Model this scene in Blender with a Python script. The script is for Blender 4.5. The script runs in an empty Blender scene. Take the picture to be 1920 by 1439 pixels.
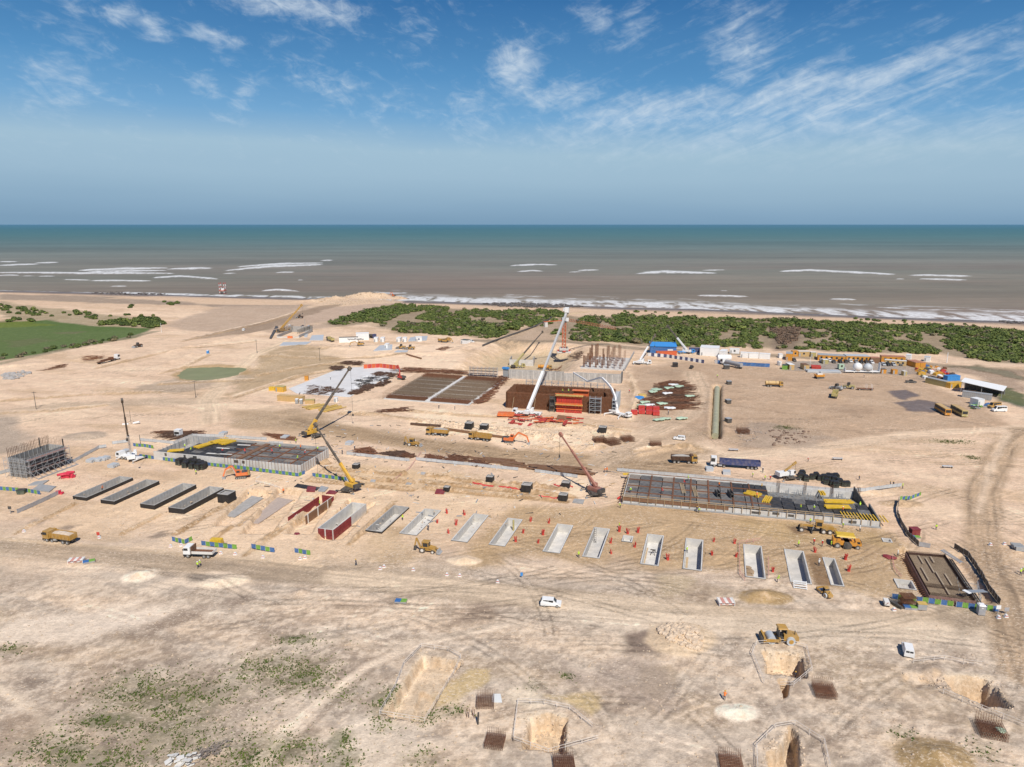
import bpy,bmesh,math,random
import numpy as np
from mathutils import Vector,Matrix
from mathutils.geometry import delaunay_2d_cdt
SC=bpy.context.scene
COL=SC.collection
R=math.radians
random.seed(7)
RNG=np.random.default_rng(11)
# ------------------------------------------------------------------ camera
FPX,PITCH,CAMH=1320.0,R(12.74),82.0 # focal length in pixels of a 1920 px wide picture
cam=bpy.data.cameras.new('camera')
camo=bpy.data.objects.new('camera',cam);COL.objects.link(camo)
cam.sensor_width=36.0;cam.lens=FPX/1920*36.0
cam.clip_start=1.0;cam.clip_end=200000.0
camo.location=(0,0,CAMH);camo.rotation_euler=(R(90)-PITCH,0,0)
SC.camera=camo
# ------------------------------------------------------------------ sun and sky
SUN_ELEV,SUN_AZ=50.0,16.0 # light travels forward and 16 degrees to the left
ld=Vector((-math.sin(R(SUN_AZ))*math.cos(R(SUN_ELEV)),math.cos(R(SUN_AZ))*math.cos(R(SUN_ELEV)),-math.sin(R(SUN_ELEV))))
sun=bpy.data.lights.new('sun','SUN');sun.energy=4.3;sun.angle=R(0.53);sun.color=(1.0,0.95,0.88)
suno=bpy.data.objects.new('sun',sun);COL.objects.link(suno)
suno.rotation_euler=ld.to_track_quat('-Z','Y').to_euler();suno.location=(60,-80,200)
SC.view_settings.view_transform='Standard';SC.view_settings.look='None'
SC.view_settings.exposure=0.13;SC.view_settings.gamma=1.0;SC.view_settings.use_curve_mapping=False
SC.cycles.max_bounces=5;SC.cycles.diffuse_bounces=3
CP,SP=math.cos(PITCH),math.sin(PITCH)
def ray(px,py):
 a,b=px-960.0,719.5-py
 return Vector((a,FPX*CP+b*SP,-FPX*SP+b*CP))
def P(px,py,z=0.0): # where the line of sight meets the level z
 d=ray(px,py);t=(z-CAMH)/d.z
 return Vector((d.x*t,d.y*t,z))
def s2l(*c):
 return tuple((x/255/12.92 if x/255<.04045 else((x/255+.055)/1.055)**2.4)for x in c)
world=bpy.data.worlds.new('World');SC.world=world;world.use_nodes=True
nt=world.node_tree;nt.nodes.clear()
def wn(t,**k):
 n=nt.nodes.new(t)
 for a,b in k.items():setattr(n,a,b)
 return n
def wl(a,b):nt.links.new(a,b)
def wmath(op,a,b=None,clamp=False):
 n=wn('ShaderNodeMath',operation=op,use_clamp=clamp)
 for i,x in enumerate((a,b)):
  if x is None:continue
  if isinstance(x,(int,float)):n.inputs[i].default_value=x
  else:wl(x,n.inputs[i])
 return n.outputs[0]
out=wn('ShaderNodeOutputWorld');bg=wn('ShaderNodeBackground');bg.inputs[1].default_value=0.1
wl(bg.outputs[0],out.inputs[0])
sky=wn('ShaderNodeTexSky',sky_type='NISHITA',sun_disc=False)
sky.sun_elevation=R(SUN_ELEV);sky.sun_rotation=R(180-SUN_AZ);sky.altitude=50;sky.air_density=1.0;sky.dust_density=1.0;sky.ozone_density=2.0
tc=wn('ShaderNodeTexCoord');DIR=tc.outputs['Generated']
sep=wn('ShaderNodeSeparateXYZ');wl(DIR,sep.inputs[0])
# a low band of pale haze whose top edge undulates slightly, over clear blue
nz=wn('ShaderNodeTexNoise');nz.inputs['Scale'].default_value=2.2;nz.inputs['Detail'].default_value=4
mp=wn('ShaderNodeMapping');mp.inputs['Scale'].default_value=(1,1,9);wl(DIR,mp.inputs[0]);wl(mp.outputs[0],nz.inputs[0])
hz=wmath('ADD',wmath('ADD',sep.outputs[2],wmath('MULTIPLY',wmath('SUBTRACT',nz.outputs[0],.5),.03)),wmath('MULTIPLY',sep.outputs[0],.016))
rp=wn('ShaderNodeValToRGB');wl(hz,rp.inputs[0]);cr=rp.color_ramp
stops=[(0,(124,160,190)),(.018,(134,169,198)),(.06,(157,188,211)),(.095,(163,194,215)),(.138,(114,168,212)),(.18,(84,146,198)),(.27,(50,112,170)),(.5,(30,80,145)),(1,(20,58,120))]
while len(cr.elements)<len(stops):cr.elements.new(.5)
for e,(p,c)in zip(cr.elements,stops):
 e.position=p;e.color=s2l(*c)+(1,)
rs=wn('ShaderNodeVectorMath',operation='SCALE');wl(rp.outputs[0],rs.inputs[0]);rs.inputs['Scale'].default_value=8.8
mx=wn('ShaderNodeMix',data_type='RGBA');mx.inputs[0].default_value=.93
wl(sky.outputs[0],mx.inputs[6]);wl(rs.outputs[0],mx.inputs[7])
# cirrus: (pixel x, y, half width, half height, tilt in degrees, strength)
CLOUDS=[(968,128,62,52,-40,1.0),(115,150,62,46,28,.6),(250,38,60,17,-18,.85),(150,12,30,20,-35,.5),(405,66,62,14,-14,.75),
(545,12,120,26,-4,.95),(610,165,80,30,-18,.6),(385,152,34,18,-20,.5),(455,185,60,20,35,.5),(1115,38,26,28,60,.6),
(1180,50,60,30,40,.5),(1395,92,70,62,40,.75),(1640,140,190,26,17,.9),(1460,185,190,42,12,.9),(1560,205,180,60,-14,.85),
(1250,215,230,46,6,.85),(1060,185,100,28,4,.75),(1790,150,200,36,18,.6),(890,225,60,60,20,.5),(1120,250,200,30,4,.55),(1400,262,340,40,4,.7),
(1700,268,260,50,4,.6),(120,60,110,40,-30,.15),(1720,60,240,18,22,.32),(600,70,60,60,-50,.22),(770,60,50,50,-60,.2),(330,30,120,40,-25,.1),(700,180,160,40,-14,.25)]
def cnoise(rot,sx,sz,scale,detail,dist):
 m=wn('ShaderNodeMapping');m.inputs['Rotation'].default_value=(0,R(rot),0);wl(DIR,m.inputs[0])
 m2=wn('ShaderNodeMapping');m2.inputs['Scale'].default_value=(sx,1,sz);wl(m.outputs[0],m2.inputs[0])
 n=wn('ShaderNodeTexNoise');n.inputs['Scale'].default_value=scale;n.inputs['Detail'].default_value=detail;n.inputs['Distortion'].default_value=dist
 n.inputs['Roughness'].default_value=.62
 wl(m2.outputs[0],n.inputs[0]);return n.outputs[0]
n1=cnoise(22,5,34,1.6,9,1.1);n2=cnoise(-18,11,22,2.4,9,1.2);n3=cnoise(0,14,26,3.0,8,.5)
right=wn('ShaderNodeMapRange',interpolation_type='SMOOTHSTEP');right.inputs[1].default_value=-.08;right.inputs[2].default_value=.22;wl(sep.outputs[0],right.inputs[0])
wm=wn('ShaderNodeMix',data_type='FLOAT');wl(right.outputs[0],wm.inputs[0]);wl(n2,wm.inputs[2]);wl(n1,wm.inputs[3])
tex=wmath('ADD',wmath('MULTIPLY',wm.outputs[0],.54),wmath('MULTIPLY',n3,.46))
acc=None
wd=wn('ShaderNodeTexNoise');wd.inputs['Scale'].default_value=9;wd.inputs['Detail'].default_value=5;wl(DIR,wd.inputs[0])
wdv=wn('ShaderNodeVectorMath',operation='SUBTRACT');wl(wd.outputs['Color'],wdv.inputs[0]);wdv.inputs[1].default_value=(.5,.5,.5)
wds=wn('ShaderNodeVectorMath',operation='MULTIPLY_ADD');wl(wdv.outputs[0],wds.inputs[0]);wds.inputs[1].default_value=(.06,.06,.05);wl(DIR,wds.inputs[2])
for(px,py,rx,ry,tilt,st)in CLOUDS:
 d=ray(px,py).normalized()
 m=wn('ShaderNodeMapping',vector_type='TEXTURE');m.inputs['Location'].default_value=(d.x,d.y,d.z)
 m.inputs['Rotation'].default_value=(0,R(-tilt),0);m.inputs['Scale'].default_value=(rx*1.2/1400,.5,ry*1.25/1400)
 wl(wds.outputs[0],m.inputs[0])
 ln=wn('ShaderNodeVectorMath',operation='LENGTH');wl(m.outputs[0],ln.inputs[0])
 mr=wn('ShaderNodeMapRange',interpolation_type='SMOOTHSTEP');mr.inputs[1].default_value=1.25;mr.inputs[2].default_value=0.1;mr.inputs[3].default_value=0;mr.inputs[4].default_value=st
 wl(ln.outputs['Value'],mr.inputs[0])
 acc=mr.outputs[0]if acc is None else wmath('MAXIMUM',acc,mr.outputs[0])
cl=wn('ShaderNodeMapRange',interpolation_type='SMOOTHSTEP')
# wisps: the blob lowers the threshold that the streaky noise has to pass
wl(wmath('ADD',tex,wmath('MULTIPLY',acc,.30)),cl.inputs[0]);cl.inputs[1].default_value=.51;cl.inputs[2].default_value=1.05;cl.inputs[3].default_value=0;cl.inputs[4].default_value=.92
up=wn('ShaderNodeMapRange');up.inputs[1].default_value=.05;up.inputs[2].default_value=.13;wl(sep.outputs[2],up.inputs[0])
cf=wmath('MULTIPLY',cl.outputs[0],up.outputs[0])
mc=wn('ShaderNodeMix',data_type='RGBA');wl(cf,mc.inputs[0]);wl(mx.outputs[2],mc.inputs[6]);mc.inputs[7].default_value=(6.2,7.0,7.7,1)
wl(mc.outputs[2],bg.inputs[0])
# ------------------------------------------------------------------ materials
MATS={}
DUST=(.50,.40,.29)
def mat(name,col=(.5,.5,.5),rough=.6,metal=0.0,var=.18,dust=.22,scale=1.5,stain=0.0):
 if name in MATS:return MATS[name]
 m=bpy.data.materials.new(name);m.use_nodes=True;t=m.node_tree;b=t.nodes['Principled BSDF']
 b.inputs['Roughness'].default_value=rough;b.inputs['Metallic'].default_value=metal
 co=t.nodes.new('ShaderNodeTexCoord');n=t.nodes.new('ShaderNodeTexNoise');n.inputs['Scale'].default_value=scale;n.inputs['Detail'].default_value=6;n.inputs['Roughness'].default_value=.65
 t.links.new(co.outputs['Object'],n.inputs[0])
 oi=t.nodes.new('ShaderNodeObjectInfo')
 mr=t.nodes.new('ShaderNodeMapRange');mr.inputs[1].default_value=.3;mr.inputs[2].default_value=.7;mr.inputs[3].default_value=1-var;mr.inputs[4].default_value=1+var*.6
 t.links.new(n.outputs[0],mr.inputs[0])
 mo=t.nodes.new('ShaderNodeMapRange');mo.inputs[3].default_value=1-var*.45;mo.inputs[4].default_value=1+var*.45;t.links.new(oi.outputs['Random'],mo.inputs[0])
 mm=t.nodes.new('ShaderNodeMath');mm.operation='MULTIPLY';t.links.new(mr.outputs[0],mm.inputs[0]);t.links.new(mo.outputs[0],mm.inputs[1])
 sc=t.nodes.new('ShaderNodeVectorMath');sc.operation='SCALE';sc.inputs[0].default_value=col;t.links.new(mm.outputs[0],sc.inputs['Scale'])
 n2=t.nodes.new('ShaderNodeTexNoise');n2.inputs['Scale'].default_value=scale*.6;n2.inputs['Detail'].default_value=8;t.links.new(co.outputs['Object'],n2.inputs[0])
 d=t.nodes.new('ShaderNodeMapRange');d.inputs[1].default_value=.42;d.inputs[2].default_value=.75;d.inputs[3].default_value=dust*.25;d.inputs[4].default_value=dust*1.6;t.links.new(n2.outputs[0],d.inputs[0])
 x=t.nodes.new('ShaderNodeMix');x.data_type='RGBA';t.links.new(d.outputs[0],x.inputs[0]);t.links.new(sc.outputs[0],x.inputs[6]);x.inputs[7].default_value=DUST+(1,)
 t.links.new(x.outputs[2],b.inputs['Base Color'])
 bp=t.nodes.new('ShaderNodeBump');bp.inputs['Strength'].default_value=.25;bp.inputs['Distance'].default_value=.03;t.links.new(n.outputs[0],bp.inputs['Height']);t.links.new(bp.outputs[0],b.inputs['Normal'])
 MATS[name]=m;return m
def defmats():
 for a in[('ochre',(.46,.25,.035),.5,0,.2,.3),('yellow',(.66,.37,.025),.5,0,.2,.2),('bright_yellow',(.74,.47,.02),.5,0,.2,.12),('orange',(.78,.17,.03),.45),('offorange',(.62,.27,.03),.55,0,.12,.08),
 ('white',(.80,.80,.78),.5,0,.07,.07),('offwhite',(.70,.68,.63),.6,0,.1,.1),('grey',(.33,.35,.36),.55),('lightgrey',(.50,.53,.55),.5,0,.12,.1),('dark',(.05,.05,.05),.6,0,.3,.15),('black',(.018,.018,.02),.55,0,.3,.05),
 ('tyre',(.035,.033,.032),.8,0,.2,.3),('glass',(.025,.03,.035),.12,0,.1,.04),('concrete',(.40,.39,.37),.85,0,.25,.14,.8),('pale_concrete',(.60,.58,.54),.85,0,.2,.14,.5),('dark_concrete',(.17,.17,.165),.85,0,.3,.12,.8),
 ('bitumen',(.016,.016,.017),.6,0,.3,.03),('rust',(.17,.065,.028),.85,0,.4,.08),('dark_rust',(.095,.045,.025),.85,0,.4,.08),('brown_ply',(.22,.11,.055),.7,0,.3,.1),
 ('red',(.55,.045,.03),.5,0,.2,.12),('orange_red',(.66,.12,.03),.5,0,.2,.12),('bright_red',(.55,.035,.03),.5,0,.2,.1),('pink_red',(.62,.03,.07),.5,0,.15,.05),('maroon',(.24,.03,.035),.5,0,.2,.08),
 ('blue',(.025,.14,.38),.6,0,.2,.16),('light_blue',(.04,.26,.62),.5,0,.12,.06),('navy',(.025,.05,.17),.5),('green',(.16,.38,.04),.6,0,.2,.16),('mint',(.45,.62,.45),.6),('dark_green',(.02,.06,.045),.5),
 ('wood',(.50,.36,.20),.75),('yellow_wood',(.62,.42,.10),.7),('tan',(.55,.36,.14),.6),('khaki',(.45,.38,.14),.6),('galv',(.42,.45,.47),.4,.35,.15,.1),('pipe',(.36,.36,.24),.55,0,.15,.12),
 ('black_ply',(.03,.031,.033),.6,0,.5,.08,1.2),('grey_ply',(.13,.13,.128),.75,0,.5,.14,.9),('plastic_grey',(.36,.37,.39),.5),('terracotta',(.42,.17,.10),.8),('asphalt',(.16,.16,.165),.9),('skin',(.35,.2,.13),.6,0,.1,0),
 ('lime',(.55,.80,.05),.6,0,.1,.03),('vest_orange',(.85,.20,.03),.6,0,.1,.03),('vest_red',(.70,.04,.03),.6,0,.1,.03),('trousers',(.05,.06,.09),.8,0,.2,.1),('boom_white',(.78,.78,.77),.45,0,.06,.04),('boom_dark',(.07,.06,.05),.5),('red_brown',(.33,.12,.085),.5)]:
  mat(*a)
defmats()
# ------------------------------------------------------------------ mesh helpers
class MB:
 def __init__(s):s.v=[];s.f=[];s.m=[];s.cur=0;s.isl=[]
 def add(s,vs,fs):
  o=len(s.v);s.isl.append((o,len(s.f)));s.v+=[tuple(x)for x in vs]
  for f in fs:s.f.append([o+i for i in f]);s.m.append(s.cur)
  return s
 def box(s,x0,x1,y0,y1,z0,z1):
  return s.add([(x0,y0,z0),(x1,y0,z0),(x1,y1,z0),(x0,y1,z0),(x0,y0,z1),(x1,y0,z1),(x1,y1,z1),(x0,y1,z1)],
  [(3,2,1,0),(4,5,6,7),(0,1,5,4),(1,2,6,5),(2,3,7,6),(3,0,4,7)])
 def prism(s,prof,y0,y1,inset=0.0,zmid=None):
  n=len(prof);vs=[]
  for y,sg in((y0,1),(y1,-1)):
   for(x,z)in prof:
    k=inset*sg if(zmid is not None and z>zmid)else 0
    vs.append((x,y+k,z))
  fs=[tuple(range(n)),tuple(range(2*n-1,n-1,-1))]+[(i,i+n,(i+1)%n+n,(i+1)%n)for i in range(n)]
  return s.add(vs,fs)
 def beam(s,p,q,w,h=None):
  h=w if h is None else h
  p,q=Vector(p),Vector(q);d=(q-p)
  if d.length<1e-5:return s
  d.normalize();u=d.cross(Vector((0,0,1)))
  u=Vector((1,0,0))if u.length<1e-4 else u.normalized()
  n=u.cross(d);u=u*w/2;n=n*h/2
  vs=[p-u-n,p+u-n,p+u+n,p-u+n,q-u-n,q+u-n,q+u+n,q-u+n]
  return s.add(vs,[(3,2,1,0),(4,5,6,7),(0,1,5,4),(1,2,6,5),(2,3,7,6),(3,0,4,7)])
 def bar(s,p,q,r): # three-sided rod
  p,q=Vector(p),Vector(q);d=(q-p)
  if d.length<1e-5:return s
  d.normalize();u=d.cross(Vector((.31,.2,1))).normalized();n=u.cross(d)
  c=[u*r,(u*-.5+n*.87)*r,(u*-.5-n*.87)*r]
  return s.add([p+x for x in c]+[q+x for x in c],[(0,1,4,3),(1,2,5,4),(2,0,3,5),(0,2,1),(3,4,5)])
 def tube(s,p,q,r,r2=None,n=8):
  r2=r if r2 is None else r2
  p,q=Vector(p),Vector(q);d=(q-p).normalized();u=d.cross(Vector((0,0,1)))
  u=Vector((1,0,0))if u.length<1e-4 else u.normalized()
  w=u.cross(d);vs=[]
  for c,rr in((p,r),(q,r2)):
   for i in range(n):
    a=2*math.pi*i/n;vs.append(c+(u*math.cos(a)+w*math.sin(a))*rr)
  return s.add(vs,[tuple(range(n-1,-1,-1)),tuple(range(n,2*n))]+[(i,(i+1)%n,(i+1)%n+n,i+n)for i in range(n)])
 def sphere(s,c,r,n=10,m=6,zs=1.0,z0=-1.0):
  vs=[];fs=[]
  for j in range(m+1):
   a=math.asin(max(-1,z0))+(math.pi/2-math.asin(max(-1,z0)))*j/m
   for i in range(n):
    t=2*math.pi*i/n;vs.append((c[0]+r*math.cos(a)*math.cos(t),c[1]+r*math.cos(a)*math.sin(t),c[2]+r*zs*math.sin(a)))
  for j in range(m):
   for i in range(n):fs.append((j*n+i,j*n+(i+1)%n,(j+1)*n+(i+1)%n,(j+1)*n+i))
  return s.add(vs,fs)
 def rock(s,c,r,rnd,flat=.7):
  t=[(0,0,1),(.89,0,.45),(.28,.85,.45),(-.72,.53,.45),(-.72,-.53,.45),(.28,-.85,.45),(.72,.53,-.45),(-.28,.85,-.45),(-.89,0,-.45),(-.28,-.85,-.45),(.72,-.53,-.45),(0,0,-1)]
  f=[(0,1,2),(0,2,3),(0,3,4),(0,4,5),(0,5,1),(1,6,2),(2,7,3),(3,8,4),(4,9,5),(5,10,1),(6,7,2),(7,8,3),(8,9,4),(9,10,5),(10,6,1),(11,7,6),(11,8,7),(11,9,8),(11,10,9),(11,6,10)]
  sx,sy=rnd.uniform(.7,1.3),rnd.uniform(.7,1.3);vs=[]
  for x,y,z in t:
   k=r*rnd.uniform(.75,1.2);vs.append((c[0]+x*k*sx,c[1]+y*k*sy,c[2]+z*k*flat))
  return s.add(vs,f)
 def mesh(s,name):
  me=bpy.data.meshes.new(name);me.from_pydata(s.v,[],s.f);me.validate(clean_customdata=False)
  return me
def obj(name,mb,m,parent=None,label=None,kind=None,smooth=False):
 me=mb if isinstance(mb,bpy.types.Mesh)else mb.mesh(name)
 ms=m if isinstance(m,(list,tuple))else[m]
 if not me.materials:
  for x in ms:me.materials.append(MATS[x]if isinstance(x,str)else x)
 if not isinstance(mb,bpy.types.Mesh)and len(ms)>1:
  me.polygons.foreach_set('material_index',mb.m[:len(me.polygons)])
 if smooth:me.polygons.foreach_set('use_smooth',[True]*len(me.polygons))
 o=bpy.data.objects.new(name,me);COL.objects.link(o)
 if parent:o.parent=parent
 if label:o['label']=label
 if kind:o['kind']=kind
 return o
def objs(name,mb,m,parent=None): # one object for every separate piece that was added
 out_=[];e=mb.isl[1:]+[(len(mb.v),len(mb.f))]
 for(v0,f0),(v1,f1)in zip(mb.isl,e):
  q=MB();q.v=mb.v[v0:v1];q.f=[[k-v0 for k in f]for f in mb.f[f0:f1]];q.m=mb.m[f0:f1]
  out_.append(obj(name,q,m,parent))
 return out_
def tag(o,label,cat,group=None):
 o['label']=label;o['category']=cat
 if group:o['group']=group
 return o
def thing(name,label,cat,loc=(0,0,0),rz=0.0,group=None):
 o=bpy.data.objects.new(name,None);COL.objects.link(o);o.empty_display_size=.5
 o.location=loc;o.rotation_euler=(0,0,rz);return tag(o,label,cat,group)
def structure(name,mb,m,**k):return obj(name,mb,m,kind='structure',**k)
KIDS={}
def dup(root,loc=None,rz=None,label=None,group=None,scale=None):
 def cp(o,par):
  c=o.copy();COL.objects.link(c)
  if par:c.parent=par
  for k in o.children:cp(k,c)
  return c
 c=cp(root,None)
 if loc is not None:c.location=loc
 if rz is not None:c.rotation_euler=(0,0,rz)
 if scale is not None:c.scale=(scale,)*3
 if label:c['label']=label
 if group:c['group']=group
 return c
class Kind: # a kind of thing: the first placement builds it, later ones copy it
 def __init__(s,fn):s.fn=fn;s.root=None
 def __call__(s,loc,rz,label,group=None,scale=None):
  if s.root is None:
   s.root=r=s.fn();r.location=loc;r.rotation_euler=(0,0,rz);r['label']=label
   if group:r['group']=group
   if scale:r.scale=(scale,)*3
   return r
  return dup(s.root,loc,rz,label,group,scale if scale else 1.0)
  # ------------------------------------------------------------------ noise and geometry on arrays
def _h(ix,iy,s):
 n=(ix*374761393+iy*668265263+s*144269+1013904223)&0xffffffff
 n=((n^(n>>13))*1274126177)&0xffffffff
 return((n^(n>>16))&0xffff).astype(np.float32)/65535.0
def vn(x,y,s=0):
 xf,yf=np.floor(x),np.floor(y);ix,iy=xf.astype(np.int64),yf.astype(np.int64)
 u,v=(x-xf).astype(np.float32),(y-yf).astype(np.float32);u=u*u*(3-2*u);v=v*v*(3-2*v)
 a,b,c,d=_h(ix,iy,s),_h(ix+1,iy,s),_h(ix,iy+1,s),_h(ix+1,iy+1,s)
 return(a*(1-u)+b*u)*(1-v)+(c*(1-u)+d*u)*v
def fbm(x,y,o=4,s=0,g=.5):
 t=0;a=1;w=0
 for k in range(o):
  ca,sa=math.cos(k*1.1),math.sin(k*1.1);f=2**k
  t=t+a*vn((x*ca-y*sa)*f+17*k,(x*sa+y*ca)*f-9*k,s+k);w+=a;a*=g
 return t/w
def sst(a,b,x):
 t=np.clip((x-a)/(b-a),0,1);return t*t*(3-2*t)
def seg_dist(X,Y,W): # distance to a polyline, with along-parameter and signed side
 best=np.full(X.shape,1e9,np.float32);S=np.zeros_like(best);T=np.zeros_like(best);acc=0.0
 for(ax,ay),(bx,by)in zip(W[:-1],W[1:]):
  dx,dy=bx-ax,by-ay;L2=dx*dx+dy*dy+1e-9;L=math.sqrt(L2)
  t=np.clip(((X-ax)*dx+(Y-ay)*dy)/L2,0,1)
  d=np.hypot(X-ax-t*dx,Y-ay-t*dy)
  k=d<best;best=np.where(k,d,best);S=np.where(k,acc+t*L,S)
  T=np.where(k,((X-ax)*dy-(Y-ay)*dx)/L,T);acc+=L
 return best,S,T
def inside(X,Y,W):
 c=np.zeros(X.shape,bool);n=len(W)
 for i in range(n):
  (ax,ay),(bx,by)=W[i],W[(i+1)%n]
  k=((ay>Y)!=(by>Y))&(X<(bx-ax)*(Y-ay)/(by-ay+1e-12)+ax);c^=k
 return c
def W2(pts,z=0.0):return[tuple(P(x,y,z)[:2])for x,y in pts]
# ------------------------------------------------------------------ the troughs (needed first: the ground is cut out around them)
# near-left, near-right, far-left, far-right corners of the rim, height of rim, look
SITE=R(-16.1) # the site grid is turned 16 degrees against the view
U,V=Vector((math.cos(SITE),math.sin(SITE),0)),Vector((-math.sin(SITE),math.cos(SITE),0))
TROUGHS=[
((141,930),(163,934),(222,892),(246,896),1.1,'black','leftmost of the four long black sided concrete troughs in the left row'),
((192,938),(218,940),(270,898),(295,902),1.2,'black','second long black sided trough from the left, red caps at its near end'),
((266,945),(292,948),(340,905),(364,909),1.4,'black','third long black sided concrete trough from the left'),
((319,951),(347,956),(391,911),(415,915),1.7,'black','fourth black sided concrete trough, the one next to the small black box'),
((688,994),(719,998),(735,948),(765,950),.5,'black','pale concrete trough with a black near edge, right of the red formwork'),
((752,1000),(783,1004),(793,953),(825,957),.2,'grey','pale sunken trough directly left of the red bar bundles above the backhoe'),
((849,1014),(880,1016),(884,963),(914,965),.2,'grey','pale sunken trough just right of and above the yellow backhoe'),
((917,1021),(948,1024),(950,972),(980,973),.2,'grey','pale sunken trough with a pipe at its far end, second right of the backhoe'),
((1018,1034),(1051,1037),(1044,982),(1074,985),.2,'grey','pale sunken trough right of six red bar bundles in the middle of the row'),
((1092,1043),(1125,1047),(1113,989),(1143,991),.2,'grey','pale sunken trough with a ladder at its far end, left of the tiny square pit'),
((1201,1057),(1236,1061),(1213,1001),(1244,1004),.2,'grey','pale sunken trough with a dark shaded right wall, right of the tiny square pit'),
((1281,1066),(1317,1070),(1285,1009),(1318,1012),.2,'grey','pale sunken trough with a brown plank on its floor'),
((1397,1081),(1436,1085),(1394,1020),(1428,1024),.2,'grey','sunken trough ringed by a red and white rail, earth on its floor'),
((1480,1091),(1522,1095),(1472,1030),(1507,1033),.2,'grey','wide sunken trough with white steps at its near end'),
((1557,1097),(1584,1099),(1543,1045),(1565,1047),.2,'grey','rightmost narrow sunken trough beside the brown strip of fresh fill'),
((1165,1015),(1186,1016),(1169,1004),(1187,1005),.2,'grey','tiny square concrete pit between two long troughs'),
((1656,1016),(1674,1017),(1653,1009),(1670,1010),.2,'grey','tiny concrete pit alone on the tan fill near the yellow roofed machine'),
((1683,1103),(1716,1105),(1677,1086),(1712,1088),.2,'grey','short concrete pit beside the rebar slab in the lower right'),
((602,990),(627,996),(655,941),(683,945),1.3,'form','grey trough still partly clad in maroon formwork panels at its near end'),
]
TR=[]
for nl,nr,fl,fr,zr,look,lab in TROUGHS:
 a,b,c,d=(P(*q,zr)for q in(nl,nr,fl,fr))
 near,far=(a+b)/2,(c+d)/2
 ax=V if(far-near).length>9 else V
 L=(far-near).dot(ax);w=max(2.2,((b-a).dot(U)+(d-c).dot(U))/2)
 cen=(near+far)/2
 hu,hv=U*w/2,ax*L/2
 TR.append(dict(c=cen,w=w,L=L,zr=zr,look=look,label=lab,poly=[tuple((cen+q)[:2])for q in(-hu-hv,hu-hv,hu+hv,-hu+hv)]))
 # ------------------------------------------------------------------ ground sheet
TH=np.linspace(R(-51),R(51),840);RR=72*np.exp(np.linspace(0,math.log(1150/72),800))
NR,NC=len(RR),len(TH)
rr,tt=np.meshgrid(RR,TH,indexing='ij')
GX,GY=(rr*np.sin(tt)).ravel(),(rr*np.cos(tt)).ravel();N=GX.size
GZ=np.zeros(N,np.float32)
def sub(W,m):
 xs=[w[0]for w in W];ys=[w[1]for w in W]
 return np.nonzero((GX>min(xs)-m)&(GX<max(xs)+m)&(GY>min(ys)-m)&(GY<max(ys)+m))[0]
def pmask(pts,soft,warp=0,ws=6.0,seed=3):
 W=W2(pts);i=sub(W,soft+warp+1);X,Y=GX[i],GY[i]
 d,_,_=seg_dist(X,Y,W+[W[0]]);d=np.where(inside(X,Y,W),-d,d)
 if warp:d=d+warp*2*(fbm(X/ws,Y/ws,4,seed)-.5)*1.6
 return i,sst(soft,-soft,d)
def lmask(pts,w,soft,warp=0,ws=6.0,seed=3):
 W=W2(pts);i=sub(W,w+soft+warp+1);X,Y=GX[i],GY[i]
 d,S,T=seg_dist(X,Y,W)
 if warp:d=d+warp*2*(fbm(X/ws,Y/ws,3,seed)-.5)
 return i,sst(w/2+soft,w/2-soft,d),S,T
def pit(pts,depth,soft=.5,warp=.5,ws=3.0):
 i,m=pmask(pts,soft,warp,ws);GZ[i]=GZ[i]*(1-m)-depth*m
def mound(px,py,rx,ry,h,rot=0.0,p=1.3):
 c=P(px,py);i=np.nonzero((abs(GX-c.x)<max(rx,ry)*1.6)&(abs(GY-c.y)<max(rx,ry)*1.6))[0]
 X,Y=GX[i]-c.x,GY[i]-c.y;ca,sa=math.cos(rot),math.sin(rot);q=np.hypot((X*ca+Y*sa)/rx,(-X*sa+Y*ca)/ry)
 q=q+.35*(fbm(GX[i]/(rx*.5),GY[i]/(rx*.5),3,9)-.5)
 GZ[i]+=h*np.clip(1-q,0,1)**p;return i,np.clip((1.05-q)*5,0,1)
def berm(pts,w,h,rough=.5,ws=2.5):
 i,m,S,T=lmask(pts,0.1,w/2,.6,4)
 GZ[i]+=h*m*(1-rough+rough*2*fbm(GX[i]/ws,GY[i]/ws,3,21))
GZ+=.24*(fbm(GX/14,GY/14,4,5)-.5)+.20*(fbm(GX/2.2,GY/2.2,3,6)-.5)+.34*sst(.5,.72,fbm(GX/30,GY/16,3,8))*(fbm(GX/1.3,GY/1.0,2,7)-.5)
# coast: the shoreline, the fall of the beach and the low dune belt
SEA_Z=-1.6
SHORE_PX=[(-900,525),(-300,534),(0,545),(160,549),(300,553),(560,559),(640,561),(760,564),(900,569),(1090,574),(1300,580),(1600,592),(1920,605),(2400,630),(3000,660)]
SHORE=W2(SHORE_PX,SEA_Z)
far=np.nonzero(GY>380)[0]
sd,_,sT=seg_dist(GX[far],GY[far],SHORE);sgn=np.where(sT>0,1.0,-1.0) # + : landward
sdl=sd*sgn+14*(fbm(GX[far]/60,GY[far]/60,3,31)-.5)
sland=np.full(N,999.0,np.float32);sland[far]=sdl
h=np.where(sdl>0,np.minimum(SEA_Z+.035*sdl,0),SEA_Z+.05*sdl)
GZ[far]=GZ[far]*sst(0,60,sdl)+h
GZ[far]+=sst(60,130,sdl)*(1-sst(230,330,sdl))*3.0*(fbm(GX[far]/45,GY[far]/45,3,32)-.35)*sst(-60,60,GX[far]+150)
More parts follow.
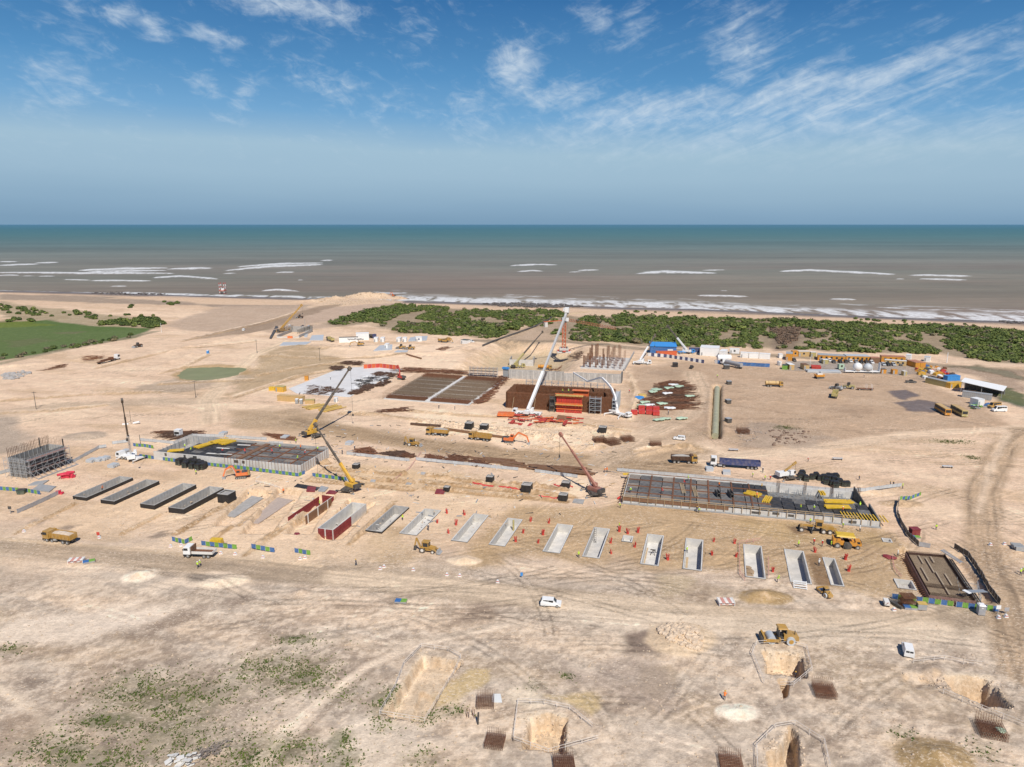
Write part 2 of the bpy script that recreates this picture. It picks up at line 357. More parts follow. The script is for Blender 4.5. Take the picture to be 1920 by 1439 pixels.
# excavations and trenches
pit([(722,1338),(757,1285),(793,1230),(862,1246),(850,1262),(822,1303),(792,1350),(745,1348)],1.9,.35,.5)
pit([(790,1280),(822,1303),(792,1350),(765,1345)],2.6,.35,.4)
pit([(982,1402),(992,1346),(1030,1340),(1063,1350),(1058,1408)],3.4,.3,.5)
pit([(1432,1222),(1505,1230),(1509,1270),(1440,1262)],4.0,.25,.35)
pit([(1461,1276),(1476,1275),(1478,1304),(1470,1308)],3.4,.3,.25)
pit([(1700,1270),(1760,1262),(1775,1282),(1720,1286)],1.0,1.2,.8)
pit([(1770,1268),(1855,1276),(1897,1326),(1845,1326),(1795,1296)],4.6,.35,.6)
pit([(1483,1366),(1494,1378),(1502,1460),(1486,1470),(1440,1450),(1438,1410),(1470,1395)],3.6,.3,.4)
for q in([(398,985),(466,918),(512,922),(450,986)],[(450,1000),(524,914),(570,920),(506,1000)],[(535,1000),(598,926),(632,930),(580,1000)],[(590,1012),(655,935),(700,945),(640,1010)]):
 pit(q,1.6,.5,.6)
pit([(868,690),(945,640),(1078,650),(1060,692)],7.5,9.0,.6)
pit([(1333,822),(1338,722),(1352,722),(1351,822)],3.4,.8,.3)
for q in([(1360,815),(1356,735)],[(1326,812),(1330,735)]):berm(q,5,1.1)
pit([(1687,1030),(1702,1032),(1750,1125),(1733,1122)],1.5,.5,.3)
pit([(1780,1036),(1800,1042),(1862,1128),(1838,1130)],1.1,.5,.3)
RIDGES=[]
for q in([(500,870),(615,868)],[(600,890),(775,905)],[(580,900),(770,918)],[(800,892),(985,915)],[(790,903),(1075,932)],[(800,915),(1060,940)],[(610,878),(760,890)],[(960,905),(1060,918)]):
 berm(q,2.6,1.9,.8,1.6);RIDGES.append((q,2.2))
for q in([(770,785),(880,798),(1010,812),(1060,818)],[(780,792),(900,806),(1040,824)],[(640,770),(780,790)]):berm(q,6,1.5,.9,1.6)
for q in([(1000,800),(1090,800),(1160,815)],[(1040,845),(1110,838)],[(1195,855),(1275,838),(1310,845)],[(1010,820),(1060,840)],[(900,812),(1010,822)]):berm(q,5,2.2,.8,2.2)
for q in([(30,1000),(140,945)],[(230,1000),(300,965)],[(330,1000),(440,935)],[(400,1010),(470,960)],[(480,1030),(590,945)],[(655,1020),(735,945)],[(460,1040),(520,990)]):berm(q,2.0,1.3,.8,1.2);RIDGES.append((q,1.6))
berm([(1668,1000),(1700,1035)],2.5,1.0);berm([(0,1008),(250,1032),(480,1055),(700,1080)],1.6,.35,.7,1.5);berm([(0,1045),(300,1075),(600,1100)],1.4,.3,.7,1.5)
for q in([(650,600),(500,622),(320,660)],[(480,690),(560,650),(660,655)],[(690,668),(850,662),(900,640)],[(270,700),(360,665)],[(0,690),(180,672)]):berm(q,16,2.2,.6,8)
pit([(332,704),(352,690),(410,687),(462,690),(440,704),(385,712),(345,712)],1.2,3.0,1.5,8)
HEAPS=[mound(262,1080,4.2,3.0,1.3),mound(1276,1197,7.5,6,1.4,.4),mound(1432,1120,6.5,3.5,1.6),mound(335,970,4,3,.8),mound(565,1111,2.5,2,.9),mound(870,1052,4.5,2.6,1.1),mound(420,1092,6,3,.8,.2),mound(1755,1425,6.5,5.0,1.8),mound(445,885,4,2.6,1.2),
mound(1383,1335,4,2.5,.6),mound(1745,1256,3,2,.6),mound(160,818,9,6,1.2),mound(1690,945,7,3,1.4),mound(1640,925,8,3,1.0)]
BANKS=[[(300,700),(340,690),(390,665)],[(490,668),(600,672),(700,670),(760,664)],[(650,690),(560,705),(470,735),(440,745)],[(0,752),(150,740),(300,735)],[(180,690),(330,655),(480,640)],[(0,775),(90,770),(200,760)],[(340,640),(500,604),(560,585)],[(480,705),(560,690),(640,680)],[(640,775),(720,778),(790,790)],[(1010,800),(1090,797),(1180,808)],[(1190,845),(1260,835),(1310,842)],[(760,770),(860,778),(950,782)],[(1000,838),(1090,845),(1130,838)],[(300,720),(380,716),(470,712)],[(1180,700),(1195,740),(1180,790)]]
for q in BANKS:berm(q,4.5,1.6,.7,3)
for q in((585,566,26,10,3),(630,561,30,16,5),(680,557,34,20,7),(720,556,30,18,6),(748,558,18,10,4)):mound(*q)
def gz(x,y):
 r,t=math.hypot(x,y),math.atan2(x,y)
 a=(math.log(max(r,72)/72)/math.log(1150/72))*(NR-1);b=(t-TH[0])/(TH[-1]-TH[0])*(NC-1)
 i,j=int(min(max(a,0),NR-2)),int(min(max(b,0),NC-2));u,v=a-i,b-j
 q=lambda k,l:float(GZ[k*NC+l])
 return(q(i,j)*(1-v)+q(i,j+1)*v)*(1-u)+(q(i+1,j)*(1-v)+q(i+1,j+1)*v)*u
def at(px,py): # the point of the ground seen at a pixel of the photograph
 p=P(px,py)
 for _ in range(4):p=P(px,py,max(-8,min(8,gz(p.x,p.y))))
 return p
def on(p):return Vector((p[0],p[1],gz(p[0],p[1])))
# ------------------------------------------------------------------ ground colours (what the soil itself is)
CREAM,TAN,BEIGE,GREYB=(.70,.56,.42),(.50,.365,.215),(.57,.47,.37),(.48,.42,.355)
BROWN,DKB,ROADB,PINK,GREEN,SANDB,WETS=(.30,.225,.17),(.20,.15,.12),(.45,.34,.225),(.65,.50,.375),(.085,.14,.03),(.60,.455,.33),(.27,.225,.195)
C=np.zeros((N,4),np.float32)
def A(c):return np.array(c,np.float32)
depthpx=np.clip((GY-90)/600,0,1)
C[:,:3]=A(GREYB)*0
fgm=sst(178,150,GY+.10*GX+10*(fbm(GX/25,GY/25,3,40)-.5)) # nearest ground is greyer
C[:,:3]=A(PINK)*(1-fgm[:,None])+A((.52,.45,.375))*fgm[:,None]
def mixc(i,m,col,amt=1.0):
 m=(m*amt)[:,None];C[i,:3]=C[i,:3]*(1-m)+A(col)*m
def paint(pts,col,soft=2.0,warp=2.0,amt=1.0,ws=8.0,seed=3,wet=0):
 i,m=pmask(pts,soft,warp,ws,seed);mixc(i,m,col,amt)
 if wet:C[i,3]=np.maximum(C[i,3],m*wet)
def road(pts,w,col,soft=1.2,amt=.85,warp=1.2,seed=50,streak=.35):
 i,m,S,T=lmask(pts,w,soft,warp,10,seed)
 st=1+streak*2*(fbm(T*1.1+3*fbm(S/40,S*0+seed,2,seed+3),S/26,4,seed,.6)-.5)
 c=A(col)[None,:]*st[:,None];m=(m*amt)[:,None];C[i,:3]=C[i,:3]*(1-m)+c*m
 # broad drifts of paler and darker soil, drawn out along the site grid
ux,vy=GX*U.x+GY*U.y,GX*V.x+GY*V.y
d1=fbm(ux/40,vy/14,5,60);d2=fbm(ux/9+2*d1,vy/3.2,4,61)
i=np.arange(N)
mixc(i,sst(.52,.70,d1),CREAM,.75);mixc(i,sst(.46,.30,d1),TAN,.38)
mixc(i,sst(.57,.68,d2),CREAM,.42);mixc(i,sst(.42,.32,d2),(.47,.36,.26),.26)
# left front: rough grazed soil with brown drifts running up to the right
wx,wy=GX*.80+GY*.60,-GX*.60+GY*.80
e1=fbm(wx/20,wy/7,5,70);e2=fbm(wx/3.4,wy/1.3,4,71);e3=fbm(GX/1.1,GY/1.1,3,72)
fg2=sst(170,140,GY+6*(e1-.5)*6)
mixc(i,fg2*sst(.54,.68,e1),BROWN,.42);mixc(i,fg2*sst(.56,.66,e2),(.38,.30,.235),.34);mixc(i,fg2*sst(.47,.28,e2),(.68,.58,.47),.55)
mixc(i,fg2*sst(.58,.64,e3),(.72,.62,.51),.42);mixc(i,fg2*sst(.40,.34,e3),(.34,.27,.22),.34)
# named areas, from the coast towards the camera
cst=np.nonzero((sland<900))[0];sl=sland[cst]
sandm=sst(170,110,sl+40*(fbm(GX[cst]/50,GY[cst]/50,3,80)-.5));mixc(cst,sandm,SANDB,.9)
mixc(cst,sst(46,20,sl+22*(fbm(GX[cst]/70,GY[cst]/20,3,81)-.5)),WETS,.92)
mixc(cst,sst(22,6,sl),(.22,.19,.175),.9);C[cst,3]=sst(46,10,sl)*.8
paint([(0,552),(200,556),(420,572),(620,572),(560,580),(300,572),(0,562)],(.33,.275,.225),6,8,.8,30)
paint([(300,553),(480,560),(560,563),(400,566),(200,560)],SANDB,5,6,.8,30)
paint([(330,600),(420,575),(600,572),(720,566),(760,575),(640,610),(520,625),(360,622),(300,612)],(.47,.37,.29),6,8,.85,30)
paint([(572,578),(600,562),(640,552),(740,548),(768,556),(750,568),(660,574)],(.62,.48,.35),3,3,.95,12)
ksp=np.nonzero((GX>P(572,570).x)&(GX<P(770,570).x)&(sland<200)&(GZ>.4))[0];C[ksp,:3]=A((.60,.47,.34));C[ksp,3]=0
paint([(560,584),(700,570),(745,570),(660,600),(570,606)],(.50,.39,.31),5,5,.8,20)
paint([(340,640),(500,602),(600,574),(640,570),(560,598),(490,622)],(.33,.25,.18),3,4,.7,16)
SCRUB=[(612,608),(665,592),(745,571),(820,576),(930,585),(1040,583),(1085,597),(1150,594),(1300,599),(1440,600),(1600,607),(1760,614),(1920,622),(2300,643),(2300,730),(1920,688),(1760,664),(1640,664),(1480,656),(1310,652),(1180,644),(1060,638),(985,612),(930,636),(820,630),(745,626),(700,606),(640,612)]
paint(SCRUB,(.30,.25,.17),6,8,.8,30)
paint([(1440,615),(1520,610),(1500,655),(1450,660)],(.26,.2,.155),4,6,.7,20)
paint([(0,565),(60,575),(300,600),(300,618),(200,620),(0,610)],(.30,.27,.16),5,8,.65,25)
paint([(-400,612),(0,606),(90,600),(170,612),(290,616),(255,634),(150,650),(0,678),(-400,740)],GREEN,3,3,.95,20)
paint([(-100,605),(60,602),(100,610),(-50,618)],(.16,.19,.02),4,5,.6,20);paint([(0,640),(80,632),(100,640),(30,650)],(.15,.14,.07),4,5,.5,15);paint([(90,624),(160,622),(150,628)],(.17,.15,.08),3,4,.6,15)
road([(-300,745),(0,682),(120,656),(230,636),(290,622)],7,(.33,.29,.2),2,.8)
paint([(480,690),(500,652),(560,645),(640,660),(660,690),(520,720),(440,740),(430,715)],(.43,.33,.2),4,4,.75,14)
paint([(255,730),(330,708),(470,704),(455,716),(400,728),(300,738)],(.36,.31,.25),3,5,.6,12)
paint([(325,705),(345,688),(400,683),(470,687),(470,700),(400,714),(340,715)],(.46,.33,.17),2,2,.8,9)
paint([(0,780),(30,800),(110,850),(20,850),(-60,850),(-60,770)],(.40,.345,.29),4,6,.8,18)
road([(-100,790),(120,760),(330,752),(400,750)],12,(.46,.375,.28),4,.6,4);road([(395,790),(392,750),(430,705),(480,665),(540,640)],9,(.66,.54,.40),2,.7)
road([(450,740),(560,715),(640,690),(720,682),(850,690)],8,CREAM,2,.8)
paint([(520,660),(760,645),(860,650),(880,690),(700,690),(600,660)],(.74,.59,.45),4,5,.7,16)
paint([(868,688),(945,642),(1075,650),(1060,690)],(.50,.42,.28),4,3,.8,12)
road([(960,636),(1000,612),(1055,592),(1100,585)],9,(.60,.47,.31),2,.9);paint([(930,640),(990,610),(1050,605),(1055,640)],(.45,.35,.26),4,5,.8,14)
road([(880,640),(1060,640),(1200,654),(1450,668),(1700,680),(1920,700),(2200,730)],12,(.34,.275,.20),3,.85)
road([(1720,690),(1800,715),(1870,745),(1960,775)],7,(.38,.33,.28),2,.8);paint([(1770,690),(1920,700),(1920,735),(1830,712)],(.38,.29,.225),4,5,.8,14)
paint([(1820,712),(1870,722),(1925,745),(1930,768),(1880,752)],(.06,.09,.02),2,4,.85,8);paint([(1790,690),(1830,686),(1900,700),(1930,716),(1880,706)],(.09,.10,.04),3,4,.6,10)
paint([(1180,690),(1300,680),(1480,684),(1720,702),(1840,760),(1900,800),(1700,815),(1420,850),(1330,830),(1190,800)],(.48,.355,.25),5,6,.85,22)
paint([(1470,676),(1730,682),(1735,700),(1690,704),(1470,695)],(.33,.31,.29),2,2,.85,8);paint([(1690,690),(1790,690),(1790,720),(1720,712)],(.40,.32,.26),2,3,.7,8)
paint([(1668,735),(1700,731),(1722,742),(1700,752),(1680,748)],(.25,.195,.17),1.2,1.5,.95,8,wet=.9);paint([(1675,755),(1720,748),(1760,756),(1785,764),(1745,775),(1700,770)],(.25,.195,.17),1.2,1.5,.95,8,wet=.9)
for q in((1470,712,22,4),(1590,720,16,3),(1600,770,40,8),(1450,800,50,10),(1530,815,30,8),(1260,700,40,8)):
 x,y,a,b=q;paint([(x-a,y),(x,y-b),(x+a,y),(x,y+b)],(.38,.28,.2),4,4,.5,8)
paint([(1290,660),(1420,672),(1460,690),(1300,680)],(.63,.49,.36),3,4,.7,12)
paint([(440,770),(560,765),(640,795),(780,820),(1000,845),(1150,862),(1240,850),(1300,830),(1340,845),(1240,890),(1100,885),(900,862),(760,840),(600,815),(440,800)],ROADB,4,4,.85,16)
road([(560,790),(770,832),(960,853),(1150,868),(1290,880)],13,(.44,.325,.21),2,.85,2);road([(1130,868),(1200,820),(1290,780),(1312,740),(1300,700)],11,(.58,.46,.34),2,.75,2)
road([(1160,858),(1230,826),(1330,812),(1480,838)],8,(.5,.385,.27),2,.6,2);road([(1290,862),(1440,850),(1560,835),(1700,815),(1920,802),(2200,795)],8,(.66,.53,.40),1.6,.8,1.5)
paint([(760,765),(900,770),(1000,790),(1060,800),(1180,810),(1060,850),(940,835),(770,800)],(.76,.61,.46),4,4,.8,10)
paint([(350,890),(520,890),(640,905),(1000,940),(980,960),(700,1040),(560,1050),(300,1010),(60,1000)],(.71,.555,.395),5,6,.6,14)
paint([(600,868),(780,880),(1080,925),(1060,945),(800,925),(580,905)],(.63,.475,.295),3,3,.7,8)
paint([(940,965),(1060,948),(1180,945),(1420,975),(1660,1000),(1690,1045),(1690,1115),(1560,1105),(1400,1065),(1130,1055),(1000,1040),(900,1060),(850,1040),(900,990)],TAN,3,4,.85,14)
paint([(1360,975),(1480,980),(1640,998),(1660,1020),(1560,1025),(1400,1000)],(.52,.38,.205),2,3,.8,10);paint([(1470,985),(1510,986),(1530,1000),(1490,1003)],(.30,.2,.12),1,1,.9,5)
paint([(1510,1040),(1540,1040),(1558,1098),(1528,1098)],(.33,.215,.12),.8,.6,.9,5);paint([(1030,930),(1090,950),(1130,920),(1080,890),(1040,900)],(.74,.60,.45),2,3,.8,8)
paint([(1240,1080),(1290,1085),(1290,1120),(1240,1120)],(.52,.43,.30),2,2,.8,8);paint([(900,1030),(960,1040),(950,1060),(880,1062)],TAN,2,3,.8,8);paint([(720,992),(760,985),(765,1000),(735,1008)],(.50,.37,.23),1.5,2,.8,5)
paint([(700,1010),(740,1000),(790,1040),(760,1060),(710,1050)],(.55,.42,.27),2,3,.6,6)
road([(-200,1005),(0,1026),(300,1052),(600,1078),(800,1098),(1000,1120),(1250,1146),(1500,1166),(1750,1172),(1850,1150)],9.5,(.44,.355,.265),1.2,.92,.8,51,.3)
road([(640,1082),(800,1098),(1000,1121),(1250,1148),(1500,1168),(1750,1178)],8.5,(.64,.53,.405),2,.8,1.2,66,.35)
road([(-200,1018),(0,1040),(300,1070),(420,1078)],1.6,(.68,.56,.43),.8,.7,.8);road([(-100,1004),(200,1026),(420,1045),(600,1062)],1.6,(.66,.53,.38),.8,.7,.8)
road([(1050,1150),(1300,1172),(1500,1182),(1700,1188),(1920,1200)],7,(.66,.57,.46),3,.6,3,52)
road([(2200,800),(1920,808),(1880,840),(1845,920),(1840,1000),(1858,1060),(1890,1120),(1905,1190),(1920,1260)],9.5,(.46,.345,.235),1.6,.85,1.2,53,.5);road([(1890,812),(1855,880),(1835,960)],2.6,(.70,.57,.44),1.2,.7,1,54)
road([(470,1460),(540,1370),(600,1318),(690,1250),(790,1205),(960,1168)],2.6,(.68,.58,.47),.8,.85,.6,55);road([(490,1470),(620,1322),(700,1255)],1.2,(.36,.29,.23),.5,.6,.5,56)
road([(-60,1270),(0,1292),(60,1332),(125,1395),(150,1439)],1.8,(.70,.60,.48),.7,.85,.5,57)
paint([(0,1165),(140,1150),(300,1142),(310,1165),(230,1195),(120,1215),(0,1190)],(.70,.615,.52),3,4,.75,10);paint([(215,1090),(260,1076),(290,1066),(292,1072),(260,1094)],(.76,.66,.54),1,1,.9,5)
paint([(250,1110),(320,1085),(420,1075),(480,1085),(460,1105),(420,1108),(330,1100),(280,1115)],(.72,.61,.49),1.4,2,.8,6);paint([(352,1078),(400,1076),(430,1078),(400,1095),(355,1092)],(.36,.31,.26),.8,1,.9,5)
paint([(0,1330),(60,1350),(130,1439),(0,1439)],(.42,.325,.245),3,3,.6,8);paint([(160,1280),(420,1270),(500,1439),(130,1439)],(.40,.325,.25),6,7,.45,12)
paint([(820,1290),(880,1256),(920,1255),(900,1290),(860,1320),(822,1320)],(.58,.455,.255),.8,1,.9,5);paint([(1020,1305),(1080,1298),(1120,1302),(1132,1330),(1110,1342),(1080,1328)],(.60,.47,.26),.8,1,.9,5)
paint([(1205,1250),(1260,1246),(1265,1290),(1240,1310),(1205,1290)],(.50,.405,.29),1,1.5,.8,5);paint([(1180,1192),(1215,1188),(1250,1205),(1230,1225),(1175,1225)],(.29,.225,.185),1,1.2,.85,5)
paint([(1050,1240),(1180,1235),(1260,1260),(1240,1320),(1160,1300),(1050,1290)],(.40,.33,.285),3,4,.6,7);paint([(960,1320),(1000,1290),(1040,1330),(985,1340)],(.70,.62,.50),1.5,2,.8,5);paint([(1360,1330),(1400,1325),(1405,1345),(1370,1350)],(.78,.70,.60),1,1,.85,4)
paint([(995,1290),(960,1285),(930,1310),(970,1330)],(.72,.63,.5),1.5,2,.6,5);paint([(640,1360),(720,1340),(800,1400),(760,1439),(620,1420)],(.70,.62,.52),2,3,.55,7);paint([(1100,1360),(1400,1350),(1420,1439),(1000,1439),(1080,1400)],(.60,.53,.45),4,5,.5,8)
paint([(1715,1410),(1745,1398),(1770,1415),(1775,1445),(1720,1450)],(.30,.215,.11),.8,.8,.9,4);paint([(1660,1400),(1720,1402),(1800,1420),(1810,1450),(1690,1450)],(.55,.43,.25),1.4,2,.6,6)
paint([(1395,1112),(1440,1104),(1480,1118),(1462,1132),(1405,1130)],(.46,.33,.17),.9,.8,.9,5);paint([(430,880),(455,878),(470,890),(440,896)],(.47,.33,.18),1,1,.8,5)
paint([(345,1140),(420,1120),(470,1125),(300,1190),(210,1215)],(.34,.265,.21),2,3,.6,6);paint([(830,1165),(900,1130),(930,1140),(870,1185)],(.40,.31,.24),2,2,.65,6)
for q in((70,978,14,6),(130,988,14,6),(300,1005,22,5),(60,1280,30,8),(205,1390,26,16),(1010,1165,22,6),(330,1240,22,7)):
 x,y,a,b=q;paint([(x-a,y+b*.4),(x,y-b),(x+a,y-b*.4),(x,y+b)],(.31,.25,.205),1,1.5,.75,4)
paint([(1400,795),(1440,790),(1560,820),(1500,842),(1400,835)],(.42,.35,.29),3,5,.6,6)
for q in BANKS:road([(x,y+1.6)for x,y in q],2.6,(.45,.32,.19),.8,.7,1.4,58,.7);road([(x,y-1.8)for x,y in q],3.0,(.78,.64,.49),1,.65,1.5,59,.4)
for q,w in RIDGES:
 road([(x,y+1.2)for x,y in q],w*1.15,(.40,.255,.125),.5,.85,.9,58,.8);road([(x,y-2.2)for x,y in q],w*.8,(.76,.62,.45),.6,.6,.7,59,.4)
for q,cc in(([(722,1338),(757,1285),(793,1230),(862,1246),(850,1262),(822,1303),(792,1350),(745,1348)],(.68,.55,.38)),([(982,1402),(992,1346),(1030,1340),(1063,1350),(1058,1408)],(.66,.52,.34)),([(1432,1222),(1505,1230),(1509,1270),(1440,1262)],(.70,.57,.40)),([(1483,1366),(1494,1378),(1502,1460),(1486,1470),(1440,1450),(1438,1410),(1470,1395)],(.66,.54,.38)),([(1770,1268),(1855,1276),(1897,1326),(1845,1326),(1795,1296)],(.58,.45,.3))):paint(q,cc,.6,.5,.38,3)
for q in([(982,1348),(1000,1338),(1055,1343)],[(722,1338),(757,1285),(793,1230)],[(1432,1218),(1505,1226)],[(1765,1262),(1855,1272)]):road(q,1.6,(.78,.67,.52),.6,.7,.5,59,.3)
# heaps keep the colour of what was tipped
for(hi,hm),c in zip(HEAPS,[(.78,.68,.57),(.66,.53,.38),(.45,.32,.16),(.72,.59,.44),(.52,.43,.35),(.74,.61,.46),(.74,.63,.5),(.42,.30,.15),(.46,.32,.18),(.78,.70,.60),(.45,.37,.30),(.46,.385,.31),(.5,.37,.24),(.70,.55,.40)]):mixc(hi,hm,c,.85)
# green patches of weeds on the soil
WEEDS=[(190,1352,5.2,1.6,.95),(250,1295,9,5,.45),(300,1340,10,6,.4),(190,1430,8,3,.6),(130,1410,4,3,.6),(340,1390,9,5,.35),(555,1200,5,1.5,.8),(545,1260,10,6,.35),(575,1275,5,3,.5),(480,1250,7,4,.3),(640,1385,2.4,2,.9),(550,1405,5,3,.55),(640,1425,4,3,.6),(715,1320,2.5,3.5,.55),(800,1340,3,2.5,.6),(850,1332,3,1.5,.6),(735,1300,2,2,.5),(1063,1268,1.6,1,.8),(1000,1285,3,1.2,.3),(15,1218,5,1.5,.5),(1690,1375,3,1.2,.4),(1470,802,6,3,.5),(1780,828,10,2.5,.6),(1822,858,3,2,.7),(1845,1410,3,2,.3),(790,1420,4,2,.3),(470,1420,8,5,.5),(380,1300,9,4,.35),(70,1400,6,4,.25),(640,1300,5,3,.2),(720,1360,3,2,.3),(120,1000,3,1,.0)]
for(x,y,a,b,am)in WEEDS:
 c=P(x,y);k=np.nonzero((abs(GX-c.x)<a*1.7)&(abs(GY-c.y)<a*1.7))[0]
 q=np.hypot((GX[k]-c.x)/a,(GY[k]-c.y)/max(b*1.4,1))+1.1*(fbm(GX[k]/1.3,GY[k]/1.3,4,90)-.5)
 mixc(k,sst(1,.35,q),(.12,.15,.05),am*.5)
 # tyre tracks: pairs of narrow ruts wandering over the site
rt=random.Random(5)
def track(x,y,ang,n,bend,amt,gap=1.9,w=.45):
 pts=[];
 for k in range(n):
  pts.append((x,y));x+=math.cos(ang)*3;y+=math.sin(ang)*3;ang+=bend+rt.uniform(-.02,.02)
 for sgn in(-1,1):
  off=[]
  for(a,b),(c,d)in zip(pts[:-1],pts[1:]):
   l=math.hypot(c-a,d-b);off.append((a-(d-b)/l*gap/2*sgn,b+(c-a)/l*gap/2*sgn))
  ii=sub(off,1.5);dd,S,T=seg_dist(GX[ii],GY[ii],off)
  m=sst(w*.5+.25,w*.5-.1,dd)*(.55+.45*sst(.35,.6,fbm(S/5,S*0,2,3)))
  C[ii,:3]*=(1+amt*m)[:,None];GZ[ii]-=.05*m
for(x0,x1,y0,y1,n,a0,a1)in((300,1900,1130,1230,16,-25,10),(850,1900,1240,1420,12,-70,60),(60,900,1060,1160,16,-25,15),(1150,1880,800,1000,44,-40,40),(850,1650,1020,1100,26,-70,40),(0,560,680,800,40,-20,40),(1180,1800,700,800,44,-50,30),(560,1300,800,870,30,-25,-8),(480,900,630,690,20,-20,30),(1700,1900,830,1180,26,-80,-50),(200,520,950,1010,12,20,50),(700,1050,930,1060,14,-40,30)):
 for k in range(n):
  c=P(rt.uniform(x0,x1),rt.uniform(y0,y1));track(c.x,c.y,R(rt.uniform(a0,a1)),rt.randint(8,20),rt.uniform(-.06,.06),rt.choice((-.24,-.18,.14,.2,-.28)))
  # steeper ground is tinted towards ochre; stones and ruts speckle the flat ground
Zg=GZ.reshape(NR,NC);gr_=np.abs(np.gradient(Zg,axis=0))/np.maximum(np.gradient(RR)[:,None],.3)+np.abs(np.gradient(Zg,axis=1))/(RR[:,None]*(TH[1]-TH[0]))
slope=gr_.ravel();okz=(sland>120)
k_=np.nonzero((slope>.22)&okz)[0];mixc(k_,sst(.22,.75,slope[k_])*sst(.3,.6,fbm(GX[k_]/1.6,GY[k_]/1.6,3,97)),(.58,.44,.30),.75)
lum=C[:,:3].mean(1,keepdims=True);gfac=np.where(lum>.2,(np.clip(lum,.03,1)/.46)**.45,1.0)
tint=np.array([[1.07,.99,.895]],np.float32)*(1-fg2[:,None])+np.array([[1.06,.99,.90]],np.float32)*fg2[:,None]
C[:,:3]=C[:,:3]*gfac*np.where(lum>.2,tint,1.0)
grain=.6*fbm(GX/.8,GY/.8,3,95)+.4*fbm(wx/1.8,wy/.9,3,96)
C[:,:3]=np.clip(C[:,:3]*(1+.40*(grain[:,None]-.5)),.02,.86)
# ------------------------------------------------------------------ build the sheet, cut exactly round every trough
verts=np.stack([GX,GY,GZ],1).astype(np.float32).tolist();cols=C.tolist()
dead=np.zeros((NR-1,NC-1),bool);extra=[]
LK=math.log(1150/72)
def cell(x,y):return int(math.log(math.hypot(x,y)/72)/LK*(NR-1)),int((math.atan2(x,y)-TH[0])/(TH[-1]-TH[0])*(NC-1))
def inpoly(p,poly):return bool(inside(np.array([p[0]]),np.array([p[1]]),poly)[0])
for t in TR:
 poly=t['poly'];cs=set()
 for k in range(4):
  a,b=Vector(poly[k]),Vector(poly[(k+1)%4]);n=int((b-a).length/.15)+2
  for q in range(n+1):
   ci,cj=cell(*(a+(b-a)*q/n));cs|={(ci+u,cj+v)for u in(-1,0,1)for v in(-1,0,1)}
 i0,i1,j0,j1=min(c[0]for c in cs),max(c[0]for c in cs),min(c[1]for c in cs),max(c[1]for c in cs)
 gi,gj=np.meshgrid(np.arange(i0,i1+1),np.arange(j0,j1+1),indexing='ij');idx=(gi*NC+gj).ravel()
 ins=inside(GX[idx],GY[idx],poly).reshape(gi.shape)
 for a,b in zip(*np.nonzero(ins)):cs.add((i0+a,j0+b))
 ids=sorted({(ci+u)*NC+cj+v for ci,cj in cs for u in(0,1)for v in(0,1)})
 keep=[k for k in ids if not inpoly((GX[k],GY[k]),poly)]
 loc={k:n for n,k in enumerate(keep)};pts=[Vector((GX[k],GY[k]))for k in keep];nb=len(pts)
 pts+=[Vector(p)for p in poly];ed=[(nb+k,nb+(k+1)%4)for k in range(4)]
 for ci,cj in cs:
  for(u,v),e in(((-1,0),((0,0),(0,1))),((1,0),((1,0),(1,1))),((0,-1),((0,0),(1,0))),((0,1),((0,1),(1,1)))):
   if(ci+u,cj+v)not in cs:
    q=[(ci+e[m][0])*NC+cj+e[m][1]for m in(0,1)]
    if q[0]in loc and q[1]in loc:ed.append((loc[q[0]],loc[q[1]]))
 vo,eo,fo,ov,_,_=delaunay_2d_cdt(pts,ed,[],0,1e-5)
 mp_=[]
 for v,o in zip(vo,ov):
  o=[k for k in o]
  if o and o[0]<nb:mp_.append(keep[o[0]])
  else:
   k=cell(v.x,v.y);k=k[0]*NC+k[1];mp_.append(len(verts));verts.append([v.x,v.y,gz(v.x,v.y)]);cols.append(cols[k])
 for f in fo:
  c=sum((vo[k]for k in f),Vector((0,0)))/len(f)
  if cell(c.x,c.y)in cs and not inpoly(c,poly):extra.append([mp_[k]for k in f])
 for ci,cj in cs:dead[ci,cj]=True
a,b=np.nonzero(~dead);q=a*NC+b
quads=np.stack([q,q+1,q+NC+1,q+NC],1)
tris=[]
for f in extra:
 v=[Vector(verts[k])for k in f[:3]]
 if(v[1]-v[0]).cross(v[2]-v[0]).z<0:f=f[::-1]
 tris.append(f)
me=bpy.data.meshes.new('ground')
nq,ntr=len(quads),len(tris)
me.vertices.add(len(verts));me.vertices.foreach_set('co',np.array(verts,np.float32).ravel())
li=np.concatenate([quads.ravel(),np.array(tris,np.int64).ravel()]).astype(np.int32)
me.loops.add(len(li));me.loops.foreach_set('vertex_index',li)
me.polygons.add(nq+ntr);me.polygons.foreach_set('loop_start',np.concatenate([np.arange(nq)*4,nq*4+np.arange(ntr)*3]).astype(np.int32))
me.update(calc_edges=True);me.validate()
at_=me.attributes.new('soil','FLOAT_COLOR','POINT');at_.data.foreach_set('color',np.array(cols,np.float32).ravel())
me.polygons.foreach_set('use_smooth',[True]*len(me.polygons))
g=bpy.data.materials.new('soil');g.use_nodes=True;t=g.node_tree;bs=t.nodes['Principled BSDF'];L_=t.links.new
def gn(ty,**k):
 n=t.nodes.new(ty)
 for a,b in k.items():setattr(n,a,b)
 return n
av=gn('ShaderNodeAttribute',attribute_name='soil');gc=gn('ShaderNodeTexCoord')
